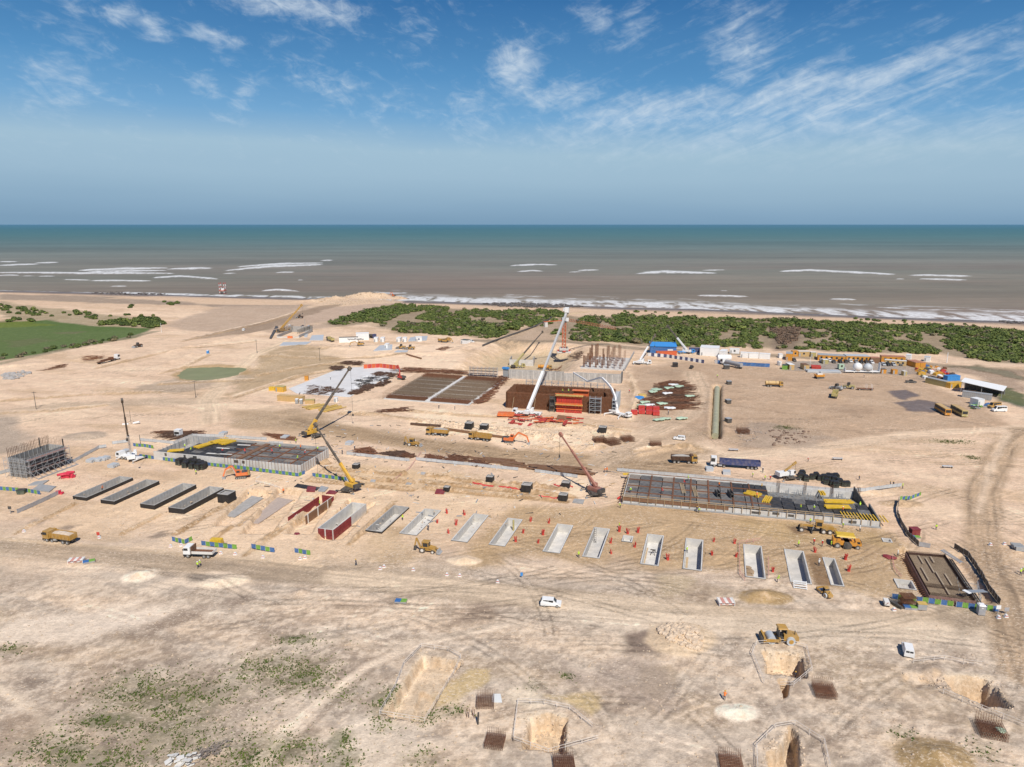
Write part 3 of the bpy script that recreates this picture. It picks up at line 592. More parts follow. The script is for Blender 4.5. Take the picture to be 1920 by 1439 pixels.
def gnoise(scale,det,rough,m=None):
 n=gn('ShaderNodeTexNoise');n.inputs['Scale'].default_value=scale;n.inputs['Detail'].default_value=det;n.inputs['Roughness'].default_value=rough
 if m:
  p=gn('ShaderNodeMapping');p.inputs['Rotation'].default_value=(0,0,m[0]);p.inputs['Scale'].default_value=m[1];L_(gc.outputs['Object'],p.inputs[0]);L_(p.outputs[0],n.inputs[0])
 else:L_(gc.outputs['Object'],n.inputs[0])
 return n.outputs[0]
def gmr(x,a,b,c,d):
 n=gn('ShaderNodeMapRange');n.inputs[1].default_value,n.inputs[2].default_value,n.inputs[3].default_value,n.inputs[4].default_value=a,b,c,d;L_(x,n.inputs[0]);return n.outputs[0]
def gmul(a,b):
 n=gn('ShaderNodeMath',operation='MULTIPLY');L_(a,n.inputs[0]);L_(b,n.inputs[1]);return n.outputs[0]
na=gnoise(1.6,10,.72);nb_=gnoise(.22,8,.65);nc=gnoise(.55,8,.7,(-SITE,(.22,1.6,1)))
k=gmul(gmul(gmr(na,.3,.7,.80,1.16),gmr(nb_,.3,.7,.90,1.08)),gmr(nc,.3,.7,.88,1.10))
sc=gn('ShaderNodeVectorMath',operation='SCALE');L_(av.outputs['Color'],sc.inputs[0]);L_(k,sc.inputs['Scale'])
vo_=gn('ShaderNodeTexVoronoi');vo_.inputs['Scale'].default_value=1.1;L_(gc.outputs['Object'],vo_.inputs[0])
sp=gmul(gmr(vo_.outputs['Distance'],.10,.2,1,0),gmr(nb_,.5,.6,0,.75))
ms=gn('ShaderNodeMix',data_type='RGBA');L_(sp,ms.inputs[0]);L_(sc.outputs[0],ms.inputs[6]);ms.inputs[7].default_value=(.74,.61,.46,1)
# hard edged flecks: pale chalk and darker crumbs, gathered in drifts
nf1=gnoise(1.5,12,.78,(.5,(.8,1.3,1)));nf2=gnoise(1.3,12,.76,(1.0,(1,1.6,1)));nl=gnoise(.06,5,.6);nl2=gnoise(.045,5,.6,(.7,(1,1,1)))
lumn=gn('ShaderNodeRGBToBW');L_(av.outputs['Color'],lumn.inputs[0]);drym=gmr(lumn.outputs[0],.14,.3,0,1)
f1=gmul(gmul(gmr(nf1,.54,.56,0,.60),gmr(nl,.42,.58,.2,1)),drym);f2=gmul(gmul(gmr(nf2,.455,.43,0,.50),gmr(nl2,.42,.58,.1,1)),drym)
m1=gn('ShaderNodeMix',data_type='RGBA');L_(f1,m1.inputs[0]);L_(ms.outputs[2],m1.inputs[6]);m1.inputs[7].default_value=(.80,.665,.51,1)
dk=gn('ShaderNodeVectorMath',operation='MULTIPLY');L_(m1.outputs[2],dk.inputs[0]);dk.inputs[1].default_value=(.64,.57,.51)
m2=gn('ShaderNodeMix',data_type='RGBA');L_(f2,m2.inputs[0]);L_(m1.outputs[2],m2.inputs[6]);L_(dk.outputs[0],m2.inputs[7])
L_(m2.outputs[2],bs.inputs['Base Color']);L_(gmr(av.outputs['Alpha'],0,1,.95,.32),bs.inputs['Roughness']);bs.inputs['Specular IOR Level'].default_value=.25
bp=gn('ShaderNodeBump');bp.inputs['Strength'].default_value=.8;bp.inputs['Distance'].default_value=.3;L_(na,bp.inputs['Height']);L_(bp.outputs[0],bs.inputs['Normal'])
go=bpy.data.objects.new('ground',me);me.materials.append(g);COL.objects.link(go);go['kind']='structure'
# plain land beyond the sheet, to both sides and behind the camera
mb=MB();mb.add([(-4000,-3000,-.6),(4000,-3000,-.6),(4000,60,-.6),(-4000,60,-.6)],[(0,1,2,3)])
mb.add([(-4000,60.2,-.6),(-60,60.2,-.6),(-900,700,-.6),(-4000,800,-.6)],[(0,1,2,3)]);mb.add([(4000,60.2,-.6),(4000,400,-.6),(800,560,-.6),(60,60.2,-.6)],[(0,1,2,3)])
structure('land',mb,mat('far_land',(.52,.43,.33),.95,0,.3,.3,.01))
# ------------------------------------------------------------------ sea
ys=np.concatenate([np.linspace(640,470,300),np.linspace(469.6,422.2,120),[421.7,421.35,421.15]])
sr=np.array([(CAMH-SEA_Z)/max(1e-5,-ray(960,y).z)*ray(960,y).y for y in ys])
sth=np.concatenate([np.linspace(-1.35,-.8,12),np.linspace(-.78,.78,620),np.linspace(.8,1.35,12)])
sR,sT_=np.meshgrid(sr,sth,indexing='ij');SX,SY=(sR*np.tan(np.clip(sT_,-1.3,1.3))).ravel(),sR.ravel()
dep=SY*CP+(CAMH-SEA_Z)*SP;pxv=960+FPX*SX/dep;pyv=719.5-FPX*(SY*SP-(CAMH-SEA_Z)*CP)/dep
foam=np.zeros(SX.shape,np.float32);crest=np.zeros_like(foam)
lo=np.nonzero((pyv>480)&(pxv>-60)&(pxv<1980))[0]
n_f=fbm(SX[lo]/22,SY[lo]/55,4,120);n_f2=fbm(SX[lo]/6,SY[lo]/20,3,121)
BREAK=[([(0,491.5),(30,491.5)],1.2),([(70,494),(108,492.8)],1.3),([(0,498.5),(70,496)],1.6),([(155,507.5),(230,505.5),(310,503.5)],2.6),([(170,510),(310,508)],1.6),([(0,512),(150,513),(320,513.5)],2.2),([(0,517.5),(35,517)],1.4),([(45,518.4),(62,518.6)],.9),([(75,519),(100,518.6)],.8),([(120,525),(165,526)],1.0),([(175,527),(280,527.6)],1.6),([(320,505.5),(395,503.5)],2.0),([(290,521.5),(340,519),(405,524)],2.0),([(430,508),(500,501),(600,497)],2.2),([(450,501),(530,495.5),(600,494)],1.8),([(605,489.5),(622,488.5)],1.3),([(520,512),(550,511)],1.2),([(422,514),(440,513)],1.0),([(495,546),(520,544),(555,547)],1.6),([(210,538),(235,537.5)],1.2),([(560,526),(568,526)],.8),
([(960,499),(1000,497.2),(1040,497.4)],1.6),([(975,510),(1000,508.6),(1015,509.5)],1.6),([(1085,508),(1120,507)],1.4),([(1070,511),(1088,510.6)],.9),([(1200,514),(1240,511),(1335,513)],2.8),([(1320,507.5),(1358,507)],.8),([(1468,509.5),(1520,507.5),(1580,511),(1672,515)],2.2),([(1712,517),(1815,518.6)],2.2),([(1725,524),(1808,526)],1.8),([(1313,555),(1397,557)],1.7),([(1560,562),(1601,563)],2.0),([(1350,546),(1362,546)],.7),([(1680,524),(1695,524)],.7)]
for pts,w in BREAK:
 W=[(float(x),float(y)*6)for x,y in pts] # stretched so that a breaker keeps a steady thickness on the water
 d,S,T=seg_dist(pxv[lo],pyv[lo]*6,W);L=sum(math.hypot(b[0]-a[0],b[1]-a[1])for a,b in zip(W[:-1],W[1:]))
 tap=.35+.65*np.sin(np.pi*np.clip(S/L,0,1))**.6
 q=d/(w*6*1.1*tap);up=np.where(T<0,1.0,1.0)
 side=np.where(T<0,1.7,.75);q=q*side;m=np.clip(sst(1.15,.25,q+1.1*(n_f-.5))*(.35+.9*sst(.35,.6,n_f2))+.9*sst(.5,.1,q),0,1);foam[lo]=np.maximum(foam[lo],m);crest[lo]=np.maximum(crest[lo],sst(1.2,0,q)*.9)
sh_px=[(x,y)for x,y in SHORE_PX]
d,S,T=seg_dist(SX[lo],SY[lo],SHORE)
dl=np.where(T>0,-d,d)-22*(n_f-.5) # + : seaward
wid=np.interp(pxv[lo],[0,180,240,600,760,900,1200,1500,1920],[4,4,22,26,60,70,80,70,80])
sm=sst(-6,3,dl)*sst(wid,wid*.5,dl)*sst(.33,.52,n_f2+.25*(n_f-.4));foam[lo]=np.maximum(foam[lo],sm*.95)
for wl_ in(45,85):
 sm=sst(.58,.70,fbm(SX[lo]/30,(dl-wl_)/9,3,130+wl_))*np.exp(-((dl-wl_)/22)**2)*(pxv[lo]>700);foam[lo]=np.maximum(foam[lo],sm*.8)
SCX=np.interp(pyv,[421,424,430,442,460,478,500,530,560,600],np.arange(10))
tab=1.55*np.array([(.050,.125,.18),(.046,.115,.155),(.042,.105,.12),(.055,.112,.112),(.085,.118,.108),(.115,.124,.104),(.135,.126,.100),(.15,.126,.094),(.155,.124,.090),(.15,.118,.088)],np.float32)
b0=np.clip(np.floor(SCX).astype(int),0,8);fr_=(SCX-b0)[:,None];scol=tab[b0]*(1-fr_)+tab[b0+1]*fr_
drift=fbm(SX/900+.3*SY/900,SY/130,4,140)-.5;scol*=(1+.55*drift*sst(424,470,pyv))[:,None]
scol[:,0]*=1+.35*(fbm(SX/600,SY/160,3,141)-.5)*sst(470,520,pyv)
sc4=np.concatenate([scol,foam[:,None]],1).astype(np.float32)
SZ=SEA_Z+crest*1.1+.12*(fbm(SX/16,SY/9,2,150)-.5)*(pyv>480)
nr_,nc_=len(sr),len(sth);ii,jj=np.meshgrid(np.arange(nr_-1),np.arange(nc_-1),indexing='ij');q=(ii*nc_+jj).ravel()
fc=np.stack([q,q+1,q+nc_+1,q+nc_],1)
me=bpy.data.meshes.new('sea');me.vertices.add(len(SX));me.vertices.foreach_set('co',np.stack([SX,SY,SZ],1).astype(np.float32).ravel())
me.loops.add(fc.size);me.loops.foreach_set('vertex_index',fc.ravel().astype(np.int32));me.polygons.add(len(fc));me.polygons.foreach_set('loop_start',(np.arange(len(fc))*4).astype(np.int32))
me.update(calc_edges=True);a_=me.attributes.new('water','FLOAT_COLOR','POINT');a_.data.foreach_set('color',sc4.ravel());me.polygons.foreach_set('use_smooth',[True]*len(me.polygons))
wm_=bpy.data.materials.new('sea_water');wm_.use_nodes=True;t=wm_.node_tree;bs=t.nodes['Principled BSDF'];L_=t.links.new
av=gn('ShaderNodeAttribute',attribute_name='water');gc=gn('ShaderNodeTexCoord')
w1=gnoise(.02,6,.6,(R(4),(.35,2.2,1)));w2=gnoise(.12,5,.65,(R(3),(.5,2,1)))
k=gmul(gmr(w1,.3,.7,.86,1.12),gmr(w2,.3,.7,.93,1.07));sc=gn('ShaderNodeVectorMath',operation='SCALE');L_(av.outputs['Color'],sc.inputs[0]);L_(k,sc.inputs['Scale'])
w3=gnoise(.35,6,.7,(0,(.6,1.2,1)))
fm=gn('ShaderNodeMath',operation='MULTIPLY');L_(av.outputs['Alpha'],fm.inputs[0]);L_(gmr(w3,.35,.6,.35,1.0),fm.inputs[1])
ms=gn('ShaderNodeMix',data_type='RGBA');L_(fm.outputs[0],ms.inputs[0]);L_(sc.outputs[0],ms.inputs[6]);ms.inputs[7].default_value=(.82,.82,.80,1)
L_(ms.outputs[2],bs.inputs['Base Color']);bs.inputs['Roughness'].default_value=.55;bs.inputs['Specular IOR Level'].default_value=.12
bp=gn('ShaderNodeBump');bp.inputs['Strength'].default_value=.5;bp.inputs['Distance'].default_value=.8;L_(w2,bp.inputs['Height']);L_(bp.outputs[0],bs.inputs['Normal'])
so=bpy.data.objects.new('sea',me);me.materials.append(wm_);COL.objects.link(so);so['kind']='structure'
# ------------------------------------------------------------------ building helpers
def pieces(name,mb,m,parent,locs): # alike pieces that share one mesh
 me=mb.mesh(name);first=None
 for l in locs:
  o=obj(name,me,m,parent);o.location=l[:3]
  if len(l)>3:o.rotation_euler=(0,0,l[3])
  if len(l)>4:o.scale=l[4]
 return me
def frame(name,label,cat,fl,fr,bl,zb,group=None,ang=None):
 a,b=at(*fl),at(*fr);d=b-a;an=math.atan2(d.y,d.x)if ang is None else ang
 ex,ey=Vector((math.cos(an),math.sin(an),0)),Vector((-math.sin(an),math.cos(an),0))
 c=P(bl[0],bl[1],a.z+zb)
 return thing(name,label,cat,a,an,group),d.dot(ex),(c-a).dot(ey)
def heading(p,q):
 d=at(*q)-at(*p);return math.atan2(d.y,d.x)
 # ------------------------------------------------------------------ troughs
for t in TR:
 r=thing('concrete_trough',t['label'],'concrete trough',(t['c'].x,t['c'].y,0),SITE,'concrete troughs in the long row')
 w,L,z1=t['w']/2,t['L']/2,t['zr'];z0=-2.4 if t['L']>9 else-1.3;k=.28
 m='concrete' if t['look']=='black' else 'pale_concrete'
 for s in(-1,1):
  obj('side_wall',MB().box(min(s*w,s*(w-k)),max(s*w,s*(w-k)),-L,L,z0,z1),m,r)
  obj('end_wall',MB().box(-w+k,w-k,min(s*L,s*(L-k)),max(s*L,s*(L-k)),z0,z1),m,r)
 obj('floor_slab',MB().box(-w+k,w-k,-L+k,L-k,z0-.2,z0+.25),'pale_concrete',r)
 mb=MB()
 for n in range(int(t['L']/1.25)):
  y=-L+.6+n*1.25
  for s in(-1,1):mb.box(s*(w-k)-.012,s*(w-k)+.012,y,y+.05,z0+.3,z1-.05)
 if t['look']!='form' and mb.v:objs('joint_strip',mb,'dark_concrete',r)
 mb=MB()
 if t['look']=='black':
  for s in(-1,1):
   mb.box(min(s*w,s*(w+.03)),max(s*w,s*(w+.03)),-L-.03,L+.03,-1.5,z1-.06);mb.box(-w,w,min(s*L,s*(L+.03)),max(s*L,s*(L+.03)),-1.5,z1-.06)
  obj('bitumen_coating',mb,'bitumen',r)
 elif t['look']=='grey':
  for s in(-1,1):mb.box(min(s*(w-.02),s*(w+.05)),max(s*(w-.02),s*(w+.05)),-L,L,-.3,z1-.05)
  mb.box(-w,w,-L-.05,-L+.02,-.3,z1-.05);obj('rim_edging',mb,'dark_concrete',r)
 else:
  ml=[];n=5
  for i in range(n):ml.append((w+.1,-L+.9+i*1.9,-1.5,0))
  pn=MB().box(-.06,.06,-.92,.92,0,z1+1.5)
  for q in(-.9,-.3,.3,.9):pn.box(.06,.16,q-.04,q+.04,0,z1+1.5)
  for q in(.4,1.3,2.2):pn.box(.06,.14,-.92,.92,q,q+.1)
  pieces('formwork_panel',pn,'maroon',r,ml)
  pieces('formwork_panel',pn,'maroon',r,[(-w*.5,-L-.1,-1.5,R(-90)),(w*.5,-L-.1,-1.5,R(-90))])
def trough_item(k,name,label,cat,mb,m):
 t=TR[k];o=obj(name,mb,m);o.location=(t['c'].x,t['c'].y,-2.15);o.rotation_euler=(0,0,SITE);tag(o,label,cat)
trough_item(11,'plank','brown plank lying on the floor of a pale sunken trough','plank',MB().box(-1.7,-1.2,-6,2,0,.12),'wood')
trough_item(10,'plank','long brown plank along the left wall of the trough nearest the tiny square pit','plank',MB().box(-1.8,-1.5,-7,5,0,.12),'wood')
trough_item(12,'soil_pile','brown earth heaped on the floor of the trough with the red and white rail','soil pile',MB().rock((-1.0,-2,.2),1.5,random.Random(3),.4).rock((-1.2,0,.2),1.3,random.Random(4),.4).rock((-1.2,-4,.1),1.2,random.Random(6),.4),mat('soil_brown',(.33,.23,.14),.95))
def ladder(p,q,w=.5,n=8):
 mb=MB();p,q=Vector(p),Vector(q);u=Vector((w/2,0,0))
 mb.beam(p-u,q-u,.1);mb.beam(p+u,q+u,.1)
 for k in range(1,n):c=p+(q-p)*k/n;mb.beam(c-u,c+u,.07)
 return mb
trough_item(9,'ladder','dark ladder leaning on the far wall of a pale sunken trough','ladder',ladder((-1,4,0),(-1.6,7.4,2.9)),'dark')
trough_item(10,'trestle','dark trestle standing on the floor of a pale sunken trough','trestle',MB().beam((-.6,1,0),(0,2,1.1),.12).beam((.6,1,0),(0,2,1.1),.12).beam((.8,3,0),(0,2,1.1),.12).box(-.7,.7,1.8,2.2,1.05,1.2),'dark')
trough_item(7,'pipe','grey upright pipe at the far end of a pale trough','pipe',MB().tube((.3,6,0),(.3,6,3.1),.28),'khaki')
# the maroon formwork run in its trench, the bare base slabs beside it
def slab(px,label,z=.25,m='concrete',name='base_slab',zb=-1.55):
 W=[P(x,y,zb+z)for x,y in px];c=sum(W,Vector())/len(W);n=len(W);mb=MB()
 mb.add([(p.x-c.x,p.y-c.y,0)for p in W]+[(p.x-c.x,p.y-c.y,z+.02)for p in W],[tuple(range(n-1,-1,-1)),tuple(range(n,2*n))]+[(k,(k+1)%n,(k+1)%n+n,k+n)for k in range(n)])
 o=obj(name,mb,m);o.location=(c.x,c.y,zb);return tag(o,label,'slab')
slab([(420,967),(440,970),(494,934),(472,930)],'pale grey base slab in the trench next to the small black box')
slab([(455,981),(484,982),(549,938),(521,933)],'brownish base slab in the trench left of the maroon formwork',m=mat('dusty_concrete',(.42,.34,.29),.9))
ob=P(541,987,-1.6);ob2=P(566,985,-1.6);Lf=(P(604,944,-1.6)-ob).dot(V);Wf=4.2
r=thing('trench_formwork','two long maroon formwork walls standing in a trench, brown outside','formwork',ob,SITE)
pn=MB().box(-.05,.05,-1.0,1.0,0,2.7)
for q in(-.95,-.3,.3,.95):pn.box(.05,.15,q-.04,q+.04,0,2.7)
for q in(.05,.9,1.8,2.55):pn.box(.05,.13,-1,1,q,q+.09)
nf=int(Lf/2.05)
pieces('formwork_panel',pn,'maroon',r,[(0,1+k*2.05,0,0)for k in range(nf)]+[(Wf*.33+k*2.0,Lf,0,R(-90))for k in range(2)])
pp=MB().box(-.05,.05,-1.0,1.0,0,2.6);pieces('plywood_panel',pp,'brown_ply',r,[(Wf,3.2+k*2.05,0,0)for k in range(nf-1)])
mb=MB().box(Wf-.14,Wf-.06,2,Lf,2.6,2.75);obj('top_rail',mb,'offwhite',r)
mb=MB()
for k in(3.2,8.5,14):mb.box(Wf+.06,Wf+.25,k,k+.2,0,2.8)
objs('strut',mb,'offwhite',r)
# ------------------------------------------------------------------ black coated junction boxes
def junction():
 r=thing('junction_box','','concrete box');mb=MB()
 mb.box(-1.5,1.5,-1.5,-1.25,0,2.2);mb.box(-1.5,1.5,1.25,1.5,0,2.2);mb.box(-1.5,-1.25,-1.25,1.25,0,2.2);mb.box(1.25,1.5,-1.25,1.25,0,2.2)
 obj('wall',mb,'bitumen',r);obj('lid',MB().box(-1.25,1.25,-1.25,1.25,1.7,2.0),'concrete',r)
 obj('rim',MB().box(-1.5,1.5,-1.5,-1.2,2.2,2.3).box(-1.5,1.5,1.2,1.5,2.2,2.3).box(-1.5,-1.2,-1.2,1.2,2.2,2.3).box(1.2,1.5,-1.2,1.2,2.2,2.3),'concrete',r);return r
KJ=Kind(junction);GJ='black coated concrete junction boxes'
for x,y,s,l in((426,940,1.25,'black square concrete box with white rails, right of the fourth long trough'),(880,805,1.0,'left one of two black boxes standing on the rubble strip'),(908,808,1.0,'right one of two black boxes standing on the rubble strip'),(1130,811,1.0,'black box in the dug out hollow left of the road junction'),
(988,922,1.0,'large black box at the end of the long red netting strip'),(1056,938,.85,'black box nearest the small pale slab in front of the crane'),(1061,914,.85,'black box with bars on top, just left of the red brown crane'),(919,906,.75,'small black box half buried behind the red netting'),
(668,878,.7,'small grey box among the earth ridges right of the yellow crane boom'),(838,921,.6,'low box beside the maroon sheet in the middle of the site')):
 KJ(on(P(x,y)),SITE,l,GJ,s)
for px,l in(([(1073,942),(1093,945),(1096,937),(1077,935)],'small pale slab near the red brown crane'),([(760,908),(770,909),(774,905),(764,904)],'small grey cover on the ground above the maroon sheet'),([(694,903),(703,904),(705,900),(696,899)],'small grey cover near the blue and green fence'),([(788,889),(796,890),(798,886),(790,885)],'small grey cover on the upper earth ridges'),([(900,924),(909,926),(911,921),(902,920)],'small grey cover below the red netting')):
 slab(px,l,.25,'concrete','cover_slab',0)
o=slab([(815,925),(832,926),(836,917),(819,916)],'maroon sheet lying on the sand in the middle of the site',.3,'maroon','formwork_sheet',0);o['category']='formwork'
o=slab([(551,912),(596,914),(604,921),(558,910)],'',.1,'black','black_sheet',0);bpy.data.objects.remove(o)
o=slab([(551,913),(594,920),(600,914),(558,907)],'flat black sheet lying on the sand near the yellow crane',.12,'black','black_sheet',0);o['category']='sheet'
for px,l in(([(574,921),(590,922),(593,913),(577,912)],'maroon formwork panel lying beside the flat black sheet'),([(611,925),(628,926),(634,921),(618,919)],'maroon formwork panel lying left of the yellow crane base')):
 o=slab(px,l,.3,'maroon','formwork_sheet',0);o['category']='formwork'
o=slab([(596,920),(608,922),(616,914),(602,911)],'grey steel frame lying between the maroon panels',.4,'grey','steel_grille',0);o['category']='grille'
# ------------------------------------------------------------------ panel fences: every panel a piece of its own
def fence(label,px,pw=2.0,h=1.1,mats=('lightgrey',),group=None,feet=True,name='panel_fence',tilt=0):
 W=[on(P(x,y))for x,y in px];r=thing(name,label,'fence',W[0],0,group);meshes={}
 k=0;ft=MB()
 for a,b in zip(W[:-1],W[1:]):
  L=(b-a).length;n=max(1,round(L/pw));w=L/n;an=math.atan2((b-a).y,(b-a).x);dr=(b-a)/n
  for i in range(n):
   m=mats[k%len(mats)];key=(m,round(w,2))
   if key not in meshes:
    pm=MB().box(.03,w-.03,-.03,.03,.12,h)
    for q in range(1,4):pm.box(w*q/4-.03,w*q/4+.03,-.06,-.03,.14,h-.02)
    pm.box(.03,w-.03,-.05,.05,h-.06,h+.02);meshes[key]=pm.mesh('panel')
   o=obj('panel',meshes[key],m,r);c=a+dr*i-W[0];o.location=(c.x,c.y,c.z+random.uniform(-.04,.04));o.rotation_euler=(random.uniform(-.07,.07),0,an+random.uniform(-.02,.02))
   ft.box(c.x-.05,c.x+.05,c.y-.05,c.y+.05,c.z,c.z+h+.12);k+=1
 objs('post',ft,'galv',r);return r
for px,l in(([(650,853),(768,866)],'grey panel fence in front of rebar piles, right of the yellow crane boom'),([(780,864),(972,883)],'long grey panel fence in the middle, in front of flat brown rebar piles'),([(1003,886),(1083,897)],'short grey panel fence with dark lettering in front of stacked brown beams'),
([(1157,884),(1280,894),(1400,906),(1462,913),(1560,922),(1622,925),(1690,913)],'longest grey panel fence, running behind the right hand deck and turning up at its end'),([(211,834),(241,830)],'short grey panel fence left of the white crane boom'),([(263,827),(326,833),(361,819),(420,821)],'grey panel fence around the brown rods behind the left deck'),([(425,822),(500,826)],'grey panel fence along the back of the left deck'),([(505,833),(531,834)],'grey panel fence piece below a flat rebar pile behind the left deck'),
([(138,868),(158,857),(186,842),(200,840)],'grey panel fence climbing to the right of the scaffolded tank'),([(0,890),(22,884)],'grey panel fence at the left edge behind the scaffolded tank')):
 fence(l,px,2.0,1.15,('lightgrey',),'grey panel fences')
BG=('blue','green')
for px,l in(([(0,919),(35,922)],'blue and green fence piece at the left edge of the picture'),([(47,923),(76,928)],'blue and green fence piece right of the dark green bin'),([(250,837),(270,839),(288,842)],'blue and green fence piece behind the white crane'),([(262,858),(300,863),(335,868)],'blue and green fence at the left foot of the left deck'),([(390,874),(456,882),(560,894),(572,889)],'blue and green fence along the front of the left deck, curving at its right end'),
([(586,894),(658,903)],'blue and green fence crossed by the yellow crane boom shadow'),([(323,1015),(347,1021),(361,1014)],'blue and green fence piece bent at an angle behind the white tipper'),([(378,1023),(444,1031)],'blue and green fence piece in front of the small yellow machine'),([(472,1031),(515,1037)],'six panel blue and green fence piece beside the main dirt road'),([(553,1037),(582,1042)],'four panel blue and green fence piece, rightmost along the dirt road'),
([(1672,1123),(1787,1138)],'blue and green fence in front of the lower right rebar slab'),([(1792,1139),(1873,1148)],'blue and green fence behind the grey toilet cabin')):
 fence(l,px,1.25,1.25,BG,'blue and green panel fences')
fence('blue and green screen on the bank right of the long deck',[(1686,945),(1705,938),(1727,929)],1.4,1.1,('green','blue'),'blue and green panel fences')
fence('dark curved fence down the bank right of the long deck',[(1684,946),(1682,965),(1690,985),(1702,1006),(1722,1024)],1.6,1.4,('dark',),'dark fences');fence('dark fence curving along the road beside the lower right rebar slab',[(1789,1028),(1815,1045),(1835,1075),(1855,1110),(1874,1135)],1.6,1.5,('dark',),'dark fences')
fence('grey slatted barrier panel at the foot of the dark curved fence',[(1723,1025),(1744,1028)],1.2,1.3,('plastic_grey',),'grey panel fences');fence('long low grey barrier with a red pile at its end, lower left',[(33,964),(75,945),(116,925)],2.2,1.3,('plastic_grey',),'grey panel fences')
fence('blue and white striped fence in front of the blue building',[(1215,668),(1250,671),(1320,682)],1.9,2.2,('white','navy'),'yard fences');fence('plain blue fence behind the long tanker truck',[(1340,682),(1345,683),(1390,687),(1443,690)],2.6,2.2,('white','blue','blue','blue','blue','blue','blue','blue','blue','blue','blue','blue','blue','blue','blue','blue','blue','blue'),'yard fences')
# white lettering board on the grey fence
mb=MB()
for k in range(7):mb.box(k*.55,k*.55+.1,-.02,.02,0,.5);mb.box(k*.55,k*.55+.4,-.02,.02,.2*(k%3),.2*(k%3)+.1)
# ------------------------------------------------------------------ scaffolding
def scaffold(parent,x0,x1,y0,y1,z1,dx=2.2,dz=2.0,m='galv',planks='brown_ply',r=.07,diag=True):
 mb=MB();n=max(1,round((x1-x0)/dx));nz=max(1,round(z1/dz))
 for i in range(n+1):
  x=x0+(x1-x0)*i/n
  for y in(y0,y1):mb.bar((x,y,0),(x,y,z1+1),r)
  for k in range(1,nz+1):mb.bar((x,y0,z1*k/nz),(x,y1,z1*k/nz),r*.8)
 for k in range(1,nz+1):
  z=z1*k/nz
  for y in(y0,y1):
   mb.bar((x0,y,z),(x1,y,z),r*.8)
  mb.bar((x0,y0,z+.9),(x1,y0,z+.9),r*.8)
  if diag:
   for i in range(0,n,2):a,b=x0+(x1-x0)*i/n,x0+(x1-x0)*(i+1)/n;mb.bar((a,y0,z-z1/nz),(b,y0,z),r*.7)
 o=obj('scaffold_tubes',mb,m,parent);o['kind']='stuff'
 if planks:
  for k in range(1,nz+1):obj('walkway',MB().box(x0,x1,y0+.1,y1-.1,z1*k/nz-.08,z1*k/nz),planks,parent)
def rods(mb,x0,x1,y0,y1,step,z0,z1,r=.035,jit=.05,lean=.04):
 nx=max(1,int(abs(x1-x0)/step));ny=max(1,int(abs(y1-y0)/step));g=random
 for i in range(nx+1):
  for j in range(ny+1):
   x,y=x0+(x1-x0)*i/nx+g.uniform(-jit,jit),y0+(y1-y0)*j/ny+g.uniform(-jit,jit)
   mb.bar((x,y,z0),(x+g.uniform(-lean,lean),y+g.uniform(-lean,lean),z1*g.uniform(.94,1.04)),r)
 return mb
 # S1: scaffolded concrete tank at the left edge
r,L,D=frame('concrete_tank','tall dark concrete tank wrapped in scaffolding at the left edge','tank',(20,893),(55,899),(108,858),0,ang=SITE)
L=7.0;D=(P(131,872)-P(50,899)).dot(V);H1=6.6;k=.35
for s,(x0,x1)in((0,(0,k)),(1,(L-k,L))):obj('side_wall',MB().box(x0,x1,0,D,0,H1),'dark_concrete',r)
obj('end_wall',MB().box(k,L-k,D-k,D,0,H1),'concrete',r);obj('end_wall',MB().box(k,L-k,0,k,0,H1),'dark_concrete',r);obj('floor',MB().box(k,L-k,k,D-k,0,.3),'concrete',r)
st=MB().box(-.07,.07,-.08,.08,0,H1);n=int(D/1.6)
pieces('wall_stud',st,'grey',r,[(k+.07,.8+q*1.6,0)for q in range(n)]+[(1+q*1.3,D-k-.09,0)for q in range(5)]+[(-.07,.8+q*1.6,0)for q in range(n)]+[(.8+q*1.3,-.09,0)for q in range(5)])
mb=MB();rods(mb,.15,.15,0,D,.55,H1,H1+3.2,.03);rods(mb,0,L,D-.15,D-.15,.55,H1,H1+2.6,.03);rods(mb,.3,.3,0,D,.55,H1,H1+3.0,.03)
for z in(1,2,3):mb.bar((.2,0,H1+z*.9),(.2,D,H1+z*.9),.03)
o=obj('starter_bars',mb,'dark_rust',r);o['kind']='stuff'
sub_=bpy.data.objects.new('scaffold',None);COL.objects.link(sub_);sub_.parent=r;sub_.location=(L+2.2,0,0);sub_.rotation_euler=(0,0,R(90));scaffold(sub_,0,D,.1,1.9,6,2.2,2.0,'galv',mat('plank_red',(.24,.12,.10),.8))
mb=MB()
for i in range(9):mb.beam((L+.2,D*i/8,3.2),(L+5.0,D*i/8,.1),.1)
mb.box(L+4.7,L+5.2,0,D,0,.35);objs('raking_shore',mb,'galv',r)
sub2=bpy.data.objects.new('scaffold',None);COL.objects.link(sub2);sub2.parent=r;sub2.location=(0,-1.6,0);scaffold(sub2,0,L+2,0,1.3,6,2.2,2.0,'galv',None)
obj('post',MB().box(L-.4,L-.1,D-.3,D,H1,H1+2.4).box(k,k+.3,D*.75,D*.75+.3,H1,H1+3.4),'dark',r)
